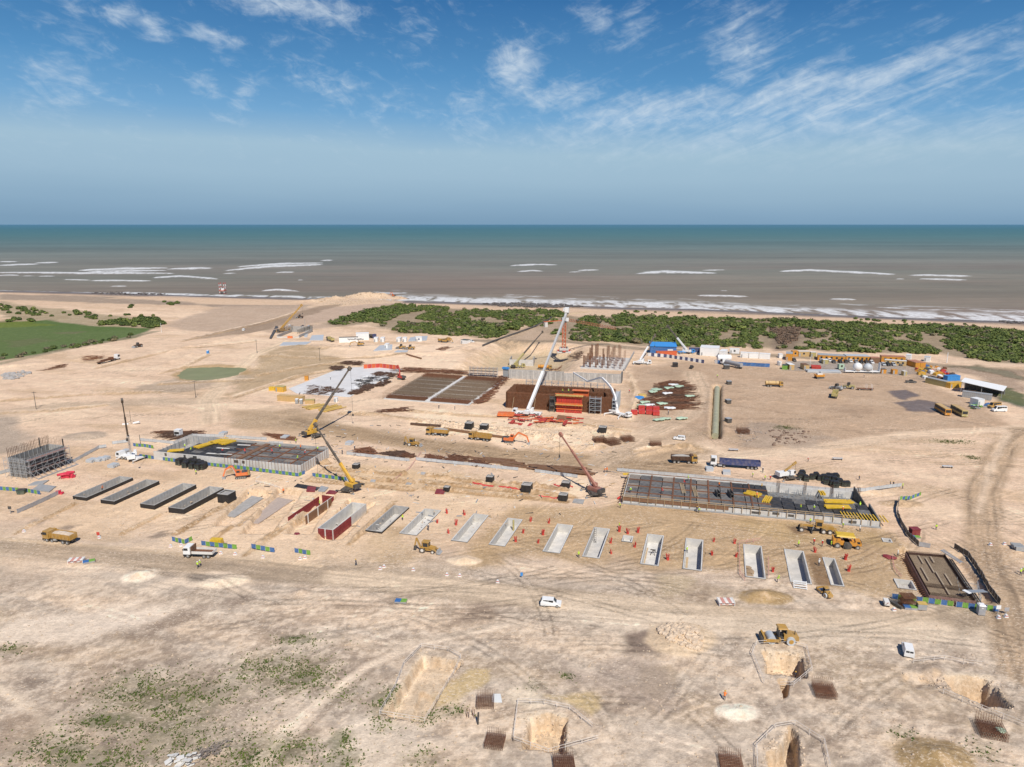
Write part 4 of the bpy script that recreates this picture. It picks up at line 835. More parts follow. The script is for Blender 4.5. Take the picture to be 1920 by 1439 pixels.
# ------------------------------------------------------------------ decks
def deck(parent,x0,x1,y0,y1,z,nx,ny,pick,gap=.12,t=.12):
 w,d=(x1-x0)/nx,(y1-y0)/ny;ms={}
 pm=MB().box(gap,w-gap,gap,d-gap,0,t)
 for i in range(nx):
  for j in range(ny):
   m=pick(i,j)
   if m is None:continue
   if m not in ms:ms[m]=pm.mesh('deck_panel')
   o=obj('deck_panel',ms[m],m,parent);o.location=(x0+i*w,y0+j*d,z+random.uniform(-.03,.03))
def rebar_beams(parent,x0,x1,y0,y1,z,xs,ys,w=.45,m='rust'):
 for x in xs:obj('rebar_beam',MB().box(x-w/2,x+w/2,y0,y1,z,z+.30),m,parent)
 for y in ys:obj('rebar_beam',MB().box(x0,x1,y-w/2,y+w/2,z+.02,z+.26),m,parent)
 # S2: the left deck
r,L,D=frame('deck_building','low concrete building on the left with dark formwork deck and open rebar beams','building',(289,862),(565,890),(361,819),3.2)
H2=3.1;k=.35
def wall_panels(parent,name,x0,x1,y0,y1,h,n,along,m='pale_concrete',z0=0):
 for i in range(n):
  if along=='x':a,b=x0+(x1-x0)*i/n,x0+(x1-x0)*(i+1)/n;obj(name,MB().box(a+.03,b-.03,y0,y1,z0,h),m,parent)
  else:a,b=y0+(y1-y0)*i/n,y0+(y1-y0)*(i+1)/n;obj(name,MB().box(x0,x1,a+.03,b-.03,z0,h),m,parent)
wall_panels(r,'front_wall',0,L,0,k,H2,18,'x');wall_panels(r,'right_wall',L-k,L,k,D,H2,9,'y');wall_panels(r,'back_wall',0,L,D-k,D,H2+.6,16,'x','concrete');wall_panels(r,'left_wall',0,k,k,D-k,H2-.4,9,'y','concrete')
obj('floor',MB().box(k,L-k,k,D-k,0,.2),'concrete',r)
nx,ny=14,7
def pick2(i,j):
 if i<2 and j>0:return None
 if i==2 and j>4:return None
 if i<7:return 'black_ply' if(i*3+j*5)%7 else 'grey_ply'
 return 'grey_ply' if(i+j*3)%5 else mat('worn_ply',(.22,.19,.16),.8)
deck(r,k,L-k,k,D-k,H2-.35,nx,ny,pick2)
W_=L-2*k;rebar_beams(r,L*.45,L-k,k,D-k,H2-.3,[k+W_*q/nx for q in(7,8,9,11,13)],[k+(D-2*k)*q/ny for q in(2,4,6)],.5)
obj('rebar_beam',MB().box(L*.57,L*.60,k,D-k,H2-.2,H2+.15),'brown_ply',r)
mb=MB()
for i in range(24):x=L*.5+i*L*.5/24;mb.bar((x,-.12,.4),(x,-.12,H2+1.1),.06)
for i in range(12):y=i*D/12;mb.bar((L+.12,y,.4),(L+.12,y,H2+1.1),.06)
objs('guard_post',mb,'rust',r)
pr=MB().box(-.06,.06,-.06,.06,.2,H2+.4);pieces('wall_prop',pr,'galv',r,[(k+.3,2+q*2.0,0)for q in range(int(D/2)-1)]+[(2.5+q*2.2,D-k-.3,0)for q in range(8)])
mb=MB()
for x,w in((L*.08,.9),(L*.215,.9),(L*.28,1.6),(L*.56,1.8),(L*.615,1.1)):mb.box(x,x+w,-.02,.06,H2-1.3,H2-.25)
objs('opening',mb,'dark',r)
def stack(name,label,cat,c,rz,n,ln,w,h,m,rows=1,jit=.08):
 mb=MB()
 for j in range(rows):
  for i in range(n):
   y=(i-(n-1)/2)*w*1.55+random.uniform(-jit,jit);a=random.uniform(-jit,jit)*.3;x=random.uniform(-jit,jit)*3
   mb.beam((-ln/2+x,y,j*h*1.02+h/2),(ln/2+x,y+a*ln,j*h*1.02+h/2),w,h)
 r=thing(name,label,cat,c,rz);objs('beam',mb,m,r);return r
def onz(px,py,z):return P(px,py,z)
for x,y,rz,n,ln,l in((330,846,14,4,5,'small stack of yellow beams at the near left of the left deck'),(383,836,55,5,7,'long stack of yellow beams crossing the left part of the left deck'),(412,828,50,6,7,'yellow beam stack near the back edge of the left deck'),(428,830,60,5,6,'yellow beams with black straps at the back of the left deck')):
 stack('beam_stack',l,'beam stack',onz(x,y,H2),R(rz),n,ln,.38,.25,'bright_yellow',2)
for x,y,rz,ln,l in((420,852,-8,6,'white plank lying on the dark part of the left deck'),(400,851,-10,5,'second white plank nearest the front edge of the left deck'),(418,841,-12,5,'white plank beside the yellow stack on the left deck'),(457,835,-8,5,'white plank near the middle back of the left deck')):
 stack('plank',l,'plank',onz(x,y,H2),R(rz),2,ln,.3,.12,'offwhite')
 # S3: the long right deck
r,L,D=frame('deck_building','long concrete building on the right with a dark formwork deck and timber guard rails','building',(1168,944),(1650,990),(1186,888),2.3)
H3=2.3;XS=L*.60
wall_panels(r,'front_wall',0,L,0,k,1.7,22,'x');obj('left_wall',MB().box(0,k,k,D,0,2.0),'concrete',r);obj('back_wall',MB().box(0,L-3,D-k,D,0,H3+.1),'pale_concrete',r)
obj('right_wall',MB().prism([(L-k,0),(L,0),(L,2.0),(L-k,2.0)],k,D*.62),'dark_concrete',r)
obj('right_wall',MB().add([(L-3.2,D-k,0),(L-.4,D*.55,0),(L-.4,D*.55,.4),(L-3.2,D-k,4.2),(L-2.9,D-k+.2,0),(L-.1,D*.55+.2,0),(L-.1,D*.55+.2,.4),(L-2.9,D-k+.2,4.2)],[(0,1,2,3),(7,6,5,4),(3,2,6,7),(0,3,7,4),(1,5,6,2)]),'dark',r)
obj('floor',MB().box(k,L-k,k,D-k,0,.2),'dark_concrete',r);obj('footing',MB().box(-.4,L+.2,-.6,0,0,.35),'grey',r)
def pick3(i,j):
 if i<9:return 'grey_ply' if(i*2+j*3)%6 else mat('worn_ply',(.22,.19,.16),.8)
 if i<12:return 'black_ply' if j>2 else 'grey_ply'
 return 'black_ply'
deck(r,k,XS,k,D-k,H3-.3,12,5,pick3)
deck(r,XS,L-1,k,D*.62,1.35,8,3,lambda i,j:'black_ply' if(i+j)%4 else 'grey_ply')
wx_=(XS-k)/12;rebar_beams(r,k,XS,k,D-k,H3-.25,[k+wx_*q for q in(2,4,5.5,7,9,10.5)],[k+(D-2*k)*q/5 for q in(1,2.4,3.8)],.45)
obj('edge_formwork',MB().box(0,L*.43,-.15,0,1.0,2.1),'brown_ply',r);obj('edge_formwork',MB().box(0,L*.52,D+.01,D+.2,1.2,2.6),'brown_ply',r)
mb=MB()
for i in range(30):
 x=i*L/29;mb.box(x-.06,x+.06,-.35,-.17,.3,2.9)
mb.box(0,L*.92,-.30,-.20,2.75,2.9);mb.box(0,L*.92,-.30,-.20,2.25,2.35);mb.box(-.3,-.15,0,D,2.3,2.45);objs('guard_rail',mb,'wood',r)
mb=MB()
for i in range(10):mb.beam((-.05,i*D/9,1.9),(-1.6,i*D/9,.1),.14)
objs('raking_shore',mb,'dark_rust',r)
mb=MB()
for x,w,z in((.07,1.4,.7),(.10,.9,.7),(.52,1.6,.6),(.66,1.0,.7),(.60,1.2,.9),(.885,1.3,.5)):mb.box(L*x,L*x+w*1.6,-.03,.05,z,z+.75)
objs('opening',mb,'dark',r)
rg=random.Random(4)
mb=MB()
for i in range(70):x,y=rg.uniform(XS+1,L-5),rg.uniform(D*.64,D-.8);mb.bar((x,y,.2),(x,y,rg.uniform(1.6,2.6)),.07);mb.bar((x,y,1.5),(x+rg.uniform(-1.5,1.5),y,1.6),.05)
o=obj('prop_tubes',mb,'galv',r);o['kind']='stuff'
for q in(.645,.755,.865,.97):
 mb=MB();rods(mb,L*q,L*q+.8,D-.6,D-.1,.25,.2,4.2,.04);obj('column_cage',mb,'dark_rust',r)
for x,y,rz,n,ln,m,l in((1412,928,-40,6,4.5,'bright_yellow','fan of yellow beams on the middle of the right deck'),(1438,938,60,4,5,'bright_yellow','bright yellow sheet pack near the front rail of the right deck'),(1572,942,-5,4,8,'bright_yellow','yellow beam stack left of the yellow beam grid on the right deck'),(1570,952,-3,4,7,'bright_yellow','lower yellow beam stack beside the yellow beam grid on the right deck'),(1541,926,80,3,3,'bright_yellow','short yellow bundle leaning at a column cage on the right deck')):
 stack('beam_stack',l,'beam stack',onz(x,y,1.6 if x>1440 else 2.1),R(rz),n,ln,.36,.25,m,2)
gx=thing('beam_grid','rows of yellow beams laid side by side at the right end of the right deck','beam grid',onz(1630,971,1.6),SITE)
bm_=MB().box(-.14,.14,-2.2,2.2,0,.25);pieces('beam',bm_,'bright_yellow',gx,[(-7+q*.85,0,0,R(6))for q in range(14)])
for x,y,l in((1280,916,'wooden ladder bridge lying across the grey part of the right deck, left one'),(1303,922,'wooden ladder bridge lying across the grey part of the right deck, right one')):
 o=obj('walk_ladder',ladder((0,-4.5,.1),(0,4.5,.1),1.0,16),'wood');o.location=onz(x,y,2.4);o.rotation_euler=(0,0,R(-8));tag(o,l,'ladder')
o=obj('yellow_board',MB().box(-1.6,1.6,-.5,.5,0,.3),'bright_yellow');o.location=onz(1177,890,1.5);tag(o,'yellow board at the back left corner of the right deck','board')
for x,y,s,l in((1369,930,1,'white steel mesh crate on the front part of the right deck'),(1345,930,.8,'black rack standing on the grey part of the right deck'),(1370,932,.7,'second black rack right of the first on the right deck')):
 o=obj('rack',MB().box(-.5,-.35,-1.5,1.5,0,1.6).box(.35,.5,-1.5,1.5,0,1.6).box(-.5,.5,-1.5,-1.3,1.2,1.4).box(-.5,.5,1.3,1.5,1.2,1.4),'dark');o.location=onz(x,y,2.1);tag(o,l,'rack')
 # S4: rebar slab, lower right
r,L,D=frame('rebar_slab','brown foundation slab of tied rebar inside timber formwork, lower right','slab',(1742,1126),(1828,1136),(1698,1036),1.2)
H4=1.2;an4=heading((1742,1126),(1698,1044))
ctr=[P(1742,1117,H4),P(1829,1128,H4),P(1772,1042,H4),P(1698,1036,H4)];o0=r.location.copy();r.rotation_euler=(0,0,0)
cl=[c-o0 for c in ctr];e0,e1=cl[1]-cl[0],cl[3]-cl[0]
mb=MB();n4=4;mb.add([(c.x,c.y,-1.2)for c in cl]+[(c.x,c.y,H4-.35)for c in cl],[(4,5,6,7),(0,1,5,4),(1,2,6,5),(2,3,7,6),(3,0,4,7)]);obj('slab_base',mb,mat('sandy_concrete',(.47,.37,.25),.9,0,.35,.3,.4),r)
mb=MB()
def bil(u,v):return cl[0]*(1-u)*(1-v)+cl[1]*u*(1-v)+cl[2]*u*v+cl[3]*(1-u)*v
for i in range(44):a,b=bil(i/43,0),bil(i/43,1);mb.bar((a.x,a.y,H4-.12),(b.x,b.y,H4-.12),.03)
for i in range(60):a,b=bil(0,i/59),bil(1,i/59);mb.bar((a.x,a.y,H4-.06),(b.x,b.y,H4-.06),.03)
for i in range(300):
 for u in(.02,.98):a=bil(u,i/299);mb.bar((a.x,a.y,.5),(a.x,a.y,H4+.5),.022)
for i in range(90):
 for v in(.02,.22,.98):a=bil(i/89,v);mb.bar((a.x,a.y,.5),(a.x,a.y,H4+.7),.03)
o=obj('rebar_mat',mb,'dark_rust',r);o['kind']='stuff'
for u_,v_,w_ in((.2,.35,.3),(.45,.55,.35),(.7,.3,.25),(.3,.75,.3),(.6,.8,.25),(.5,.08,.5)):
 a,b=bil(u_,v_),bil(u_,min(v_+w_,.95));obj('plank',MB().beam((a.x,a.y,H4),(b.x,b.y,H4),.35,.06),mat('old_plank',(.36,.28,.19),.85),r)
for a,b in((0,1),(1,2),(2,3),(3,0)):p,q=cl[a],cl[b];obj('edge_formwork',MB().beam((p.x,p.y,H4-.9),(q.x,q.y,H4-.9),.15,2.0),mat('plank_red',(.24,.12,.10),.8),r)
for u0 in(1.06,1.11,1.16):a,b=bil(u0,.02),bil(u0,.98);obj('pipe_run',MB().tube((a.x,a.y,H4-.6),(b.x,b.y,H4-.6),.16),'dark',r)
for i in range(26):
 a,b=bil(-.02,i/25),bil(-.17,i/25+.01)
 if i==0:sh=MB().beam((0,0,H4-.3),(b.x-a.x,b.y-a.y,-.1),.12);shm=sh.mesh('shore')
 o=obj('shore',shm,'rust',r);o.location=(a.x,a.y,0)
for i in range(16):
 a=bil(i/15*1.15,-.03)
 obj('form_prop',MB().box(a.x-.12,a.x+.12,a.y-.5,a.y-.2,-.4,H4+.1),mat('plank_red',(.24,.12,.10),.8),r)
t=thing('stair_walkway','grey metal stairway leading down onto the far corner of the rebar slab','stairs',P(1769,1040,1.3),R(-70))
obj('treads',ladder((0,0,.3),(0,0.01,.3),.1,2),'galv',t);
lad=MB()
for q in range(10):lad.box(-.6+q*.55,-.2+q*.55,-.5,.5,.9-q*.09,.98-q*.09)
obj('tread',lad,'galv',t);obj('stringer',MB().beam((-.6,-.55,1),(5,-.55,.05),.12).beam((-.6,.55,1),(5,.55,.05),.12),'galv',t);bpy.data.objects.remove([c for c in t.children if c.name.startswith('treads')][0])
t2=dup(t,P(1818,1116,1.6),R(20),'grey metal stairway with a white landing at the near corner of the rebar slab')
obj('landing',MB().box(-1.5,-.6,-.8,.8,.95,1.08),'white',t2)
t=thing('scaffold','cluster of grey scaffold tubes at the near right corner of the rebar slab','scaffold',on(P(1838,1132)),R(62));scaffold(t,0,8,0,4,.7,2.0,.7,'galv',None)
# S5: middle works: white slab, rebar field, long wall, cage, column slab
slab([(541,729),(556,738),(656,745),(668,738),(757,692),(700,688),(640,690),(600,706)],'broad white blinding slab strewn with rebar, left of the big rebar field',.12,mat('white_slab',(.66,.65,.63),.85,0,.12,.12,.15),'blinding_slab',0)
M1=[P(719,748,.3),P(880,760,.3),P(948,711,.3),P(800,701,.3)];c=sum(M1,Vector())/4
r=thing('rebar_field','large brown field of upright rebar on a pale slab with a white strip through it','rebar field',(c.x,c.y,0));ml=[p-c for p in M1]
def bl(q,u,v):return q[0]*(1-u)*(1-v)+q[1]*u*(1-v)+q[2]*u*v+q[3]*(1-u)*v
mb=MB();mb.add([(p.x,p.y,-.2)for p in ml]+[(p.x,p.y,.3)for p in ml],[(4,5,6,7),(0,1,5,4),(1,2,6,5),(2,3,7,6),(3,0,4,7)]);obj('slab',mb,'pale_concrete',r)
def mat_block(u0,u1,v0,v1,name,m,nv,dense):
 mb=MB();q=[bl(ml,u0,v0),bl(ml,u1,v0),bl(ml,u1,v1),bl(ml,u0,v1)];nu=100
 for j in range(nv+1):
  for i in range(nu+1):
   a=bl(q,i/nu,j/nv);mb.bar((a.x,a.y,.3),(a.x+random.uniform(-.05,.05),a.y,random.uniform(1.35,1.9)),.045)
  a,b=bl(q,0,j/nv),bl(q,1,j/nv)
  if dense or j%4:mb.beam((a.x,a.y,.62),(b.x,b.y,.62),.75 if dense else .5,.35)
  mb.bar((a.x,a.y,1.45),(b.x,b.y,1.45),.045)
 for i in range(nu//2):a,b=bl(q,i*2/nu,0),bl(q,i*2/nu,1);mb.bar((a.x,a.y,1.1),(b.x,b.y,1.1),.05)
 o=obj(name,mb,m,r);o['kind']='stuff'
FR=mat('field_rust',(.19,.135,.09),.85,0,.4,.15)
for a_,b_ in((.015,.475),(.54,.975)):mat_block(a_,b_,.03,.10,'rebar_mat','rust',3,True);mat_block(a_,b_,.14,.80,'rebar_mat',FR,18,False);mat_block(a_,b_,.84,.97,'rebar_mat','rust',4,True)
mb=MB()
for j in range(90):a=bl(ml,.0,j/90);mb.bar((a.x-.3,a.y,.3),(a.x-.3,a.y,3.6),.035)
o=obj('edge_bars',mb,'rust',r);o['kind']='stuff'
mb=MB()
for v0,v1 in((.04,.22),(.24,.56),(.585,.97)):
 q=[bl(ml,.487,v0),bl(ml,.528,v0),bl(ml,.528,v1),bl(ml,.487,v1)];o_=len(mb.v);mb.add([(p.x,p.y,.3)for p in q]+[(p.x,p.y,.62)for p in q],[(4,5,6,7),(0,1,5,4),(1,2,6,5),(2,3,7,6),(3,0,4,7)])
obj('white_strip',mb,mat('white_slab',(.66,.65,.63),.85),r)
r,L,D=frame('retaining_wall','long pale concrete wall standing behind the red formwork and the big white crane','wall',(954,710),(1164,720),(960,705),0)
n=10
for i in range(n):obj('wall_bay',MB().box(i*L/n+.04,(i+1)*L/n-.04,0,.8,0,5.0 if i!=5 else 4.3),'concrete',r)
bt=MB().box(-.15,.15,-.06,0,.2,4.6);pieces('form_mark',bt,'pale_concrete',r,[((i+.5)*L/20,0,0)for i in range(20)])
obj('end_wall',MB().box(L-.3,L+.4,.8,9,0,5),'dark_concrete',r)
r,L,D=frame('rebar_cage','huge brown rebar cage with tall mesh walls behind the big white crane','rebar cage',(951,765),(1146,777),(966,722),7.0)
H6=7.2
def cage_wall(x0,y0,x1,y1,name='mesh_wall'):
 mb=MB();d=math.hypot(x1-x0,y1-y0);n=int(d/.2);nx,ny=-(y1-y0)/d*.3,(x1-x0)/d*.3
 for lay in(0,1,2):
  for i in range(n+1):
   x,y=x0+(x1-x0)*i/n+nx*lay,y0+(y1-y0)*i/n+ny*lay;mb.bar((x,y,0),(x,y,H6+random.uniform(-.2,.6)),.065)
  for z in range(22):mb.bar((x0+nx*lay,y0+ny*lay,.3+z*.33),(x1+nx*lay,y1+ny*lay,.3+z*.33),.055)
 o=obj(name,mb,'rust',r);o['kind']='stuff'
cage_wall(0,0,L,0);cage_wall(0,D,L,D);cage_wall(0,0,0,D);cage_wall(L,0,L,D);cage_wall(L*.4,D*.5,L*.95,D*.5)
obj('floor',MB().box(0,L,0,D,0,.4),'rust',r)
sc1=bpy.data.objects.new('scaffold',None);COL.objects.link(sc1);sc1.parent=r;sc1.location=(L*.8,-2.2,0);scaffold(sc1,0,5,0,1.8,7,2.5,1.7,'galv','galv',.09)
sc2=bpy.data.objects.new('scaffold',None);COL.objects.link(sc2);sc2.parent=r;sc2.location=(L+2.4,0,0);sc2.rotation_euler=(0,0,R(90));scaffold(sc2,-1,D,0,2,6.5,2.2,1.6,'galv','lightgrey',.08)
sc3=bpy.data.objects.new('scaffold',None);COL.objects.link(sc3);sc3.parent=r;sc3.location=(L*.1,D+.8,0);scaffold(sc3,0,L*.85,0,1.6,8.6,3,2.0,'galv',None,.11)
mb=MB()
for x in(3,13,22,27):mb.beam((x,-3,0),(x+.3,-.3,5.4),.12)
objs('raking_shore',mb,'wood',r)
r,L,D=frame('wall_formwork','tall red and orange wall formwork beside the big white crane','formwork',(1043,773),(1091,776),(1043,773),0);
pn=MB().box(.04,L/10-.04,0,.2,0,7.8)
for q in(.15,.5,.85):pn.box(L/10*q-.07,L/10*q+.07,-.14,0,0,7.8)
pieces('formwork_panel',pn,'red',r,[(i*L/10,0,0)for i in range(10)])
for z in(1.6,3.8,4.2,7.0):obj('waler',MB().box(-.2,L+.2,-.36,-.15,z,z+.28),'orange',r)
obj('walkway',MB().box(-.4,L+.4,-1.5,-.2,3.7,3.85),'yellow_wood',r);obj('walkway',MB().box(-.4,L+.4,-1.2,1.4,7.8,7.95),'yellow_wood',r)
mb=MB()
for i in range(9):x=i*L/8;mb.box(x-.05,x+.05,-1.25,-1.15,7.95,9);mb.box(x-.05,x+.05,-1.5,-1.4,3.85,4.8);mb.beam((x,-1.4,3.7),(x,-.2,2.6),.1)
mb.box(-.4,L+.4,-1.25,-1.15,8.7,9.0);mb.box(-.4,L+.4,-1.5,-1.42,4.6,4.8);objs('guard_rail',mb,'orange',r)
obj('formwork_panel',MB().box(L*.6,L+2.2,5,5.4,3,9.2),'orange_red',r);obj('walkway',MB().box(L*.55,L+2.4,4,6.5,9.2,9.4),'orange',r);obj('side_platform',MB().box(-3,-.4,-.8,1.2,2.8,3).box(-3,-.4,-.8,1.2,6,6.2).box(-3,-2.8,-.8,-.6,0,8).box(-.7,-.5,-.8,-.6,0,8).box(-3,-.5,.6,.8,0,7),'dark',r)
r,L,D=frame('column_slab','pale slab with clumps of tall rusty column bars, right of the tower crane','slab',(1088,692),(1168,696),(1102,668),.6)
obj('slab',MB().box(0,L,0,D,0,.6),'pale_concrete',r)
mb=MB()
for i in range(7):
 for j in range(5):
  if random.random()<.85:
   x,y=L*(i+.3)/7,D*(j+.4)/5;m_=MB();rods(m_,x,x+.9,y,y+.9,.3,.6,random.uniform(3.5,8)+(3 if j>2 else 0),.06);o=obj('column_bars',m_,'rust',r)
obj('parapet',MB().box(L+.5,L+1.0,0,D*1.5,0,1.6),'concrete',r)
for k_ in range(24):x,y=random.uniform(2,L-2),random.uniform(1,D*.8);mb.box(x,x+random.uniform(.5,2),y,y+random.uniform(.5,1.5),.6,random.uniform(.7,1.5))
obj('timber_scrap',mb,'offwhite',r)
# concrete box and slabs on the left headland
r,L,D=frame('shaft_box','open concrete box with dark props on the headland beside the far yellow crane','concrete box',(519,634),(561,634),(524,618),2)
obj('front_wall',MB().box(0,L,0,.5,0,1.0),'pale_concrete',r);obj('back_wall',MB().box(0,L,D-.6,D,0,4.6),'concrete',r);obj('side_wall',MB().box(0,.5,.5,D,0,2.2),'concrete',r);obj('side_wall',MB().box(L-.5,L,.5,D,0,2.2),'concrete',r)
mb=MB();rods(mb,0,1.5,1,D,1.2,3,6,.12);rods(mb,L-1.5,L,1,D,1.2,3,6,.12);obj('prop_tubes',mb,'dark',r);obj('orange_frame',MB().box(L*.5,L*.72,-1,-.2,0,1.6),'orange',r)
for px,l in(([(524,648),(574,646),(584,641),(531,642)],'pale slab in front of the concrete box on the headland'),([(580,638),(606,638),(607,628),(585,629)],'pale slab right of the concrete box on the headland'),([(570,632),(576,632),(581,610),(577,610)],'narrow pale beam running away right of the concrete box'),([(505,634),(509,635),(522,613),(517,611)],'narrow dark trestle running away left of the concrete box'),([(700,658),(735,656),(736,646),(712,648)],'grey slab under the single white cabin'),([(738,661),(762,661),(766,657),(745,657)],'small grey slab below the white cabins'),([(765,640),(800,638),(802,630),(770,632)],'pale slab behind the white cabins')):
 slab(px,l,.4 if 'trestle' not in l else .6,'lightgrey' if 'trestle' not in l else 'dark','concrete_pad',gz(*P(px[0][0],px[0][1])[:2]))
 # the pipe in its trench
r=thing('pipeline','thick khaki pipe laid in a straight trench','pipe',at(1340,818));r.location.z=-3.4
a,b=P(1340.5,818,-1.5),P(1344.5,729,-1.5);n=16
for i in range(n):p,q=a+(b-a)*i/n,a+(b-a)*(i+1)/n;obj('pipe_section',MB().tube(p-r.location,q-r.location+(p-q)*.012,1.35,None,16),'pipe',r,smooth=False);obj('joint_ring',MB().tube(q-r.location+(p-q)*.04,q-r.location,1.45,None,16),mat('ring',(.45,.45,.33),.6),r)
# pond
pm=MB();pw=[P(x,y,-.45)for x,y in((328,706),(338,696),(352,689),(400,686.5),(464,688),(470,694),(450,704),(420,711),(385,714),(345,714))];pm.add(pw,[tuple(range(len(pw)))]);structure('pond',pm,mat('pond_water',(.22,.235,.12),.6,0,.12,.1,.1))
MATS['pond_water'].node_tree.nodes['Principled BSDF'].inputs['Specular IOR Level'].default_value=.1
fence('pink red formwork wall along the back edge of the white slab',[(682,692),(712,690),(748,694)],2.4,2.6,('orange_red','red'),'formwork walls at the white slab')
r=thing('scaffold','grey scaffold wall at the left end of the long concrete wall','scaffold',at(880,706),heading((880,706),(932,708)));scaffold(r,0,(at(932,708)-at(880,706)).length,0,2,4.5,2.2,1.5,'galv','brown_ply',.09)
r=thing('wall_formwork','dark blue formwork block where the scaffold meets the long concrete wall','formwork',at(943,709),heading((943,709),(953,710)));obj('form_face',MB().box(0,3,0,1,0,5),'grey',r);obj('canopy',MB().box(-.3,3.3,-.5,1.4,5,6),'light_blue',r)
r,L,D=frame('pit_chamber','pale concrete chamber deep in the sloped excavation behind the long wall','concrete box',(955,686),(1000,687),(960,679),1);obj('front_wall',MB().box(0,L,0,.5,0,4),'pale_concrete',r);obj('side_wall',MB().box(0,.5,.5,D+4,0,4.4),'concrete',r);obj('side_wall',MB().box(L-.5,L,.5,D+4,0,4.4),'concrete',r)
mb=MB();W=[on(P(*p))+Vector((0,0,1.0))for p in((905,650),(925,641),(962,629),(1003,616),(1030,602),(1040,593))]
for p,q in zip(W[:-1],W[1:]):mb.tube(p-W[0],q-W[0],.5,None,8)
o=obj('black_pipe',mb,'dark');o.location=W[0];tag(o,'long black pipe bent along the sandy track through the scrub','pipe')
# ------------------------------------------------------------------ vehicles (front along +x, wheels on z = 0)
def wheels(parent,xs,r,w,y,m='tyre',rim='grey',name='wheel'):
 tm=MB().tube((0,-w/2,0),(0,w/2,0),r,None,14).mesh('tyre');rm=MB().tube((0,-w/2-.03,0),(0,w/2+.03,0),r*.55,None,10).mesh('rim')
 for x in xs:
  for s in(-1,1):
   o=obj(name,tm,m,parent);o.location=(x,s*y,r);obj('rim',rm,rim,o)
def window(parent,mb):return objs('window',mb,'glass',parent)
def truck_cab(r,x0,x1,m,h=3.05,w=1.22,z=.95):
 c=obj('cab',MB().prism([(x0,z),(x1,z),(x1+.02,z+1.0),(x1-.18,h),(x0,h)],-w,w,.06,h-.1),m,r)
 mb=MB();mb.add([(x1+.03,-w+.12,z+1.05),(x1+.03,w-.12,z+1.05),(x1-.13,w-.16,h-.25),(x1-.13,-w+.16,h-.25),(x1-.05,-w+.12,z+1.05),(x1-.05,w-.12,z+1.05),(x1-.2,w-.16,h-.25),(x1-.2,-w+.16,h-.25)],[(0,1,2,3),(7,6,5,4),(0,4,5,1),(3,2,6,7)])
 for s in(-1,1):mb.box(x0+.55,x1-.22,s*(w+.01)-.02,s*(w+.01)+.02,z+1.05,h-.3)
 for q in window(c,mb):pass
 obj('bumper',MB().box(x1-.1,x1+.12,-w,w,.45,z),'dark',r);obj('mirror',MB().box(x1-.2,x1-.05,w+.1,w+.3,z+1.2,h-.4),'dark',r);obj('mirror',MB().box(x1-.2,x1-.05,-w-.3,-w-.1,z+1.2,h-.4),'dark',r)
 hl=MB().box(x1+.02,x1+.10,-.95,-.6,z+.1,z+.35).box(x1+.02,x1+.10,.6,.95,z+.1,z+.35);objs('headlight',hl,'lightgrey',r)
def tipper_body(r,x0,x1,z0,z1,m,load=None,w=1.25,inner='rust',canopy=True):
 mb=MB().box(x0,x1,-w+.15,w-.15,z0,z0+.12)
 for s in(-1,1):mb.add([(x0,s*(w-.15),z0),(x1,s*(w-.15),z0),(x1,s*w,z1),(x0+.1,s*w,z1),(x0,s*(w-.25),z0),(x1,s*(w-.25),z0),(x1,s*(w-.1),z1),(x0+.1,s*(w-.1),z1)],[(0,1,2,3),(7,6,5,4),(3,2,6,7),(0,3,7,4),(1,5,6,2)])
 mb.box(x1-.1,x1,-w,w,z0,z1+.35);b=obj('tipper_body',mb,m,r)
 obj('tailgate',MB().box(x0-.06,x0+.04,-w+.02,w-.02,z0,z1-.02),m,r)
 rb=MB();n=6
 for k in range(n):
  x=x0+.4+(x1-x0-.8)*k/(n-1)
  for s in(-1,1):rb.box(x-.06,x+.06,s*(w+.01)-.05,s*(w+.01)+.05,z0+.1,z1)
 objs('rib',rb,m,b)
 if canopy:obj('canopy',MB().box(x1,x1+.9,-w,w,z1+.25,z1+.36),m,b)
 if load:
  q=MB();g=random.Random(9);nx,ny=10,5;vs=[]
  for i in range(nx):
   for j in range(ny):u,v=i/(nx-1),j/(ny-1);vs.append((x0+.05+(x1-x0-.2)*u,(-w+.12)+(2*w-.24)*v,z1-.35+.75*math.sin(math.pi*u)**.5*math.sin(math.pi*v)+g.uniform(-.06,.06)))
  q.add(vs,[(i*ny+j,(i+1)*ny+j,(i+1)*ny+j+1,i*ny+j+1)for i in range(nx-1)for j in range(ny-1)]);obj('load',q,mat(load,{'gravel':(.55,.45,.35),'grey_stone':(.33,.32,.30)}[load],.95),r)
def dump_truck(cab,body,load,label,loc,rz,cat='dump truck'):
 r=thing('dump_truck',label,cat,loc,rz)
 ch=MB().box(-4.3,4.2,-.45,.45,.75,1.1);obj('chassis',ch,'dark',r);wheels(r,(3.2,1.55,-2.0,-3.4),.54,.42,1.0)
 truck_cab(r,2.5,4.5,cab);tipper_body(r,-4.4,2.2,1.25,2.75,body,load)
 obj('fuel_tank',MB().tube((.2,1.0,.85),(1.0,1.0,.85),.32),'grey',r);obj('mudguard',MB().box(-4.1,-1.3,.75,1.22,1.12,1.18).box(-4.1,-1.3,-1.22,-.75,1.12,1.18),'dark',r)
 return r
def pos(a,b,k=.5):
 p,q=at(*a),at(*b);c=p+(q-p)*k;return on(c)
def tip(a,b):return pos(a,b),heading(a,b)
dump_truck('ochre','ochre','gravel','ochre dump truck loaded with pale gravel on the main dirt road',*tip((143,1020),(85,1012)))
dump_truck('ochre','ochre','grey_stone','ochre tipper with a dark load parked below the rubble strip, left one',*tip((841,818),(801,815)))
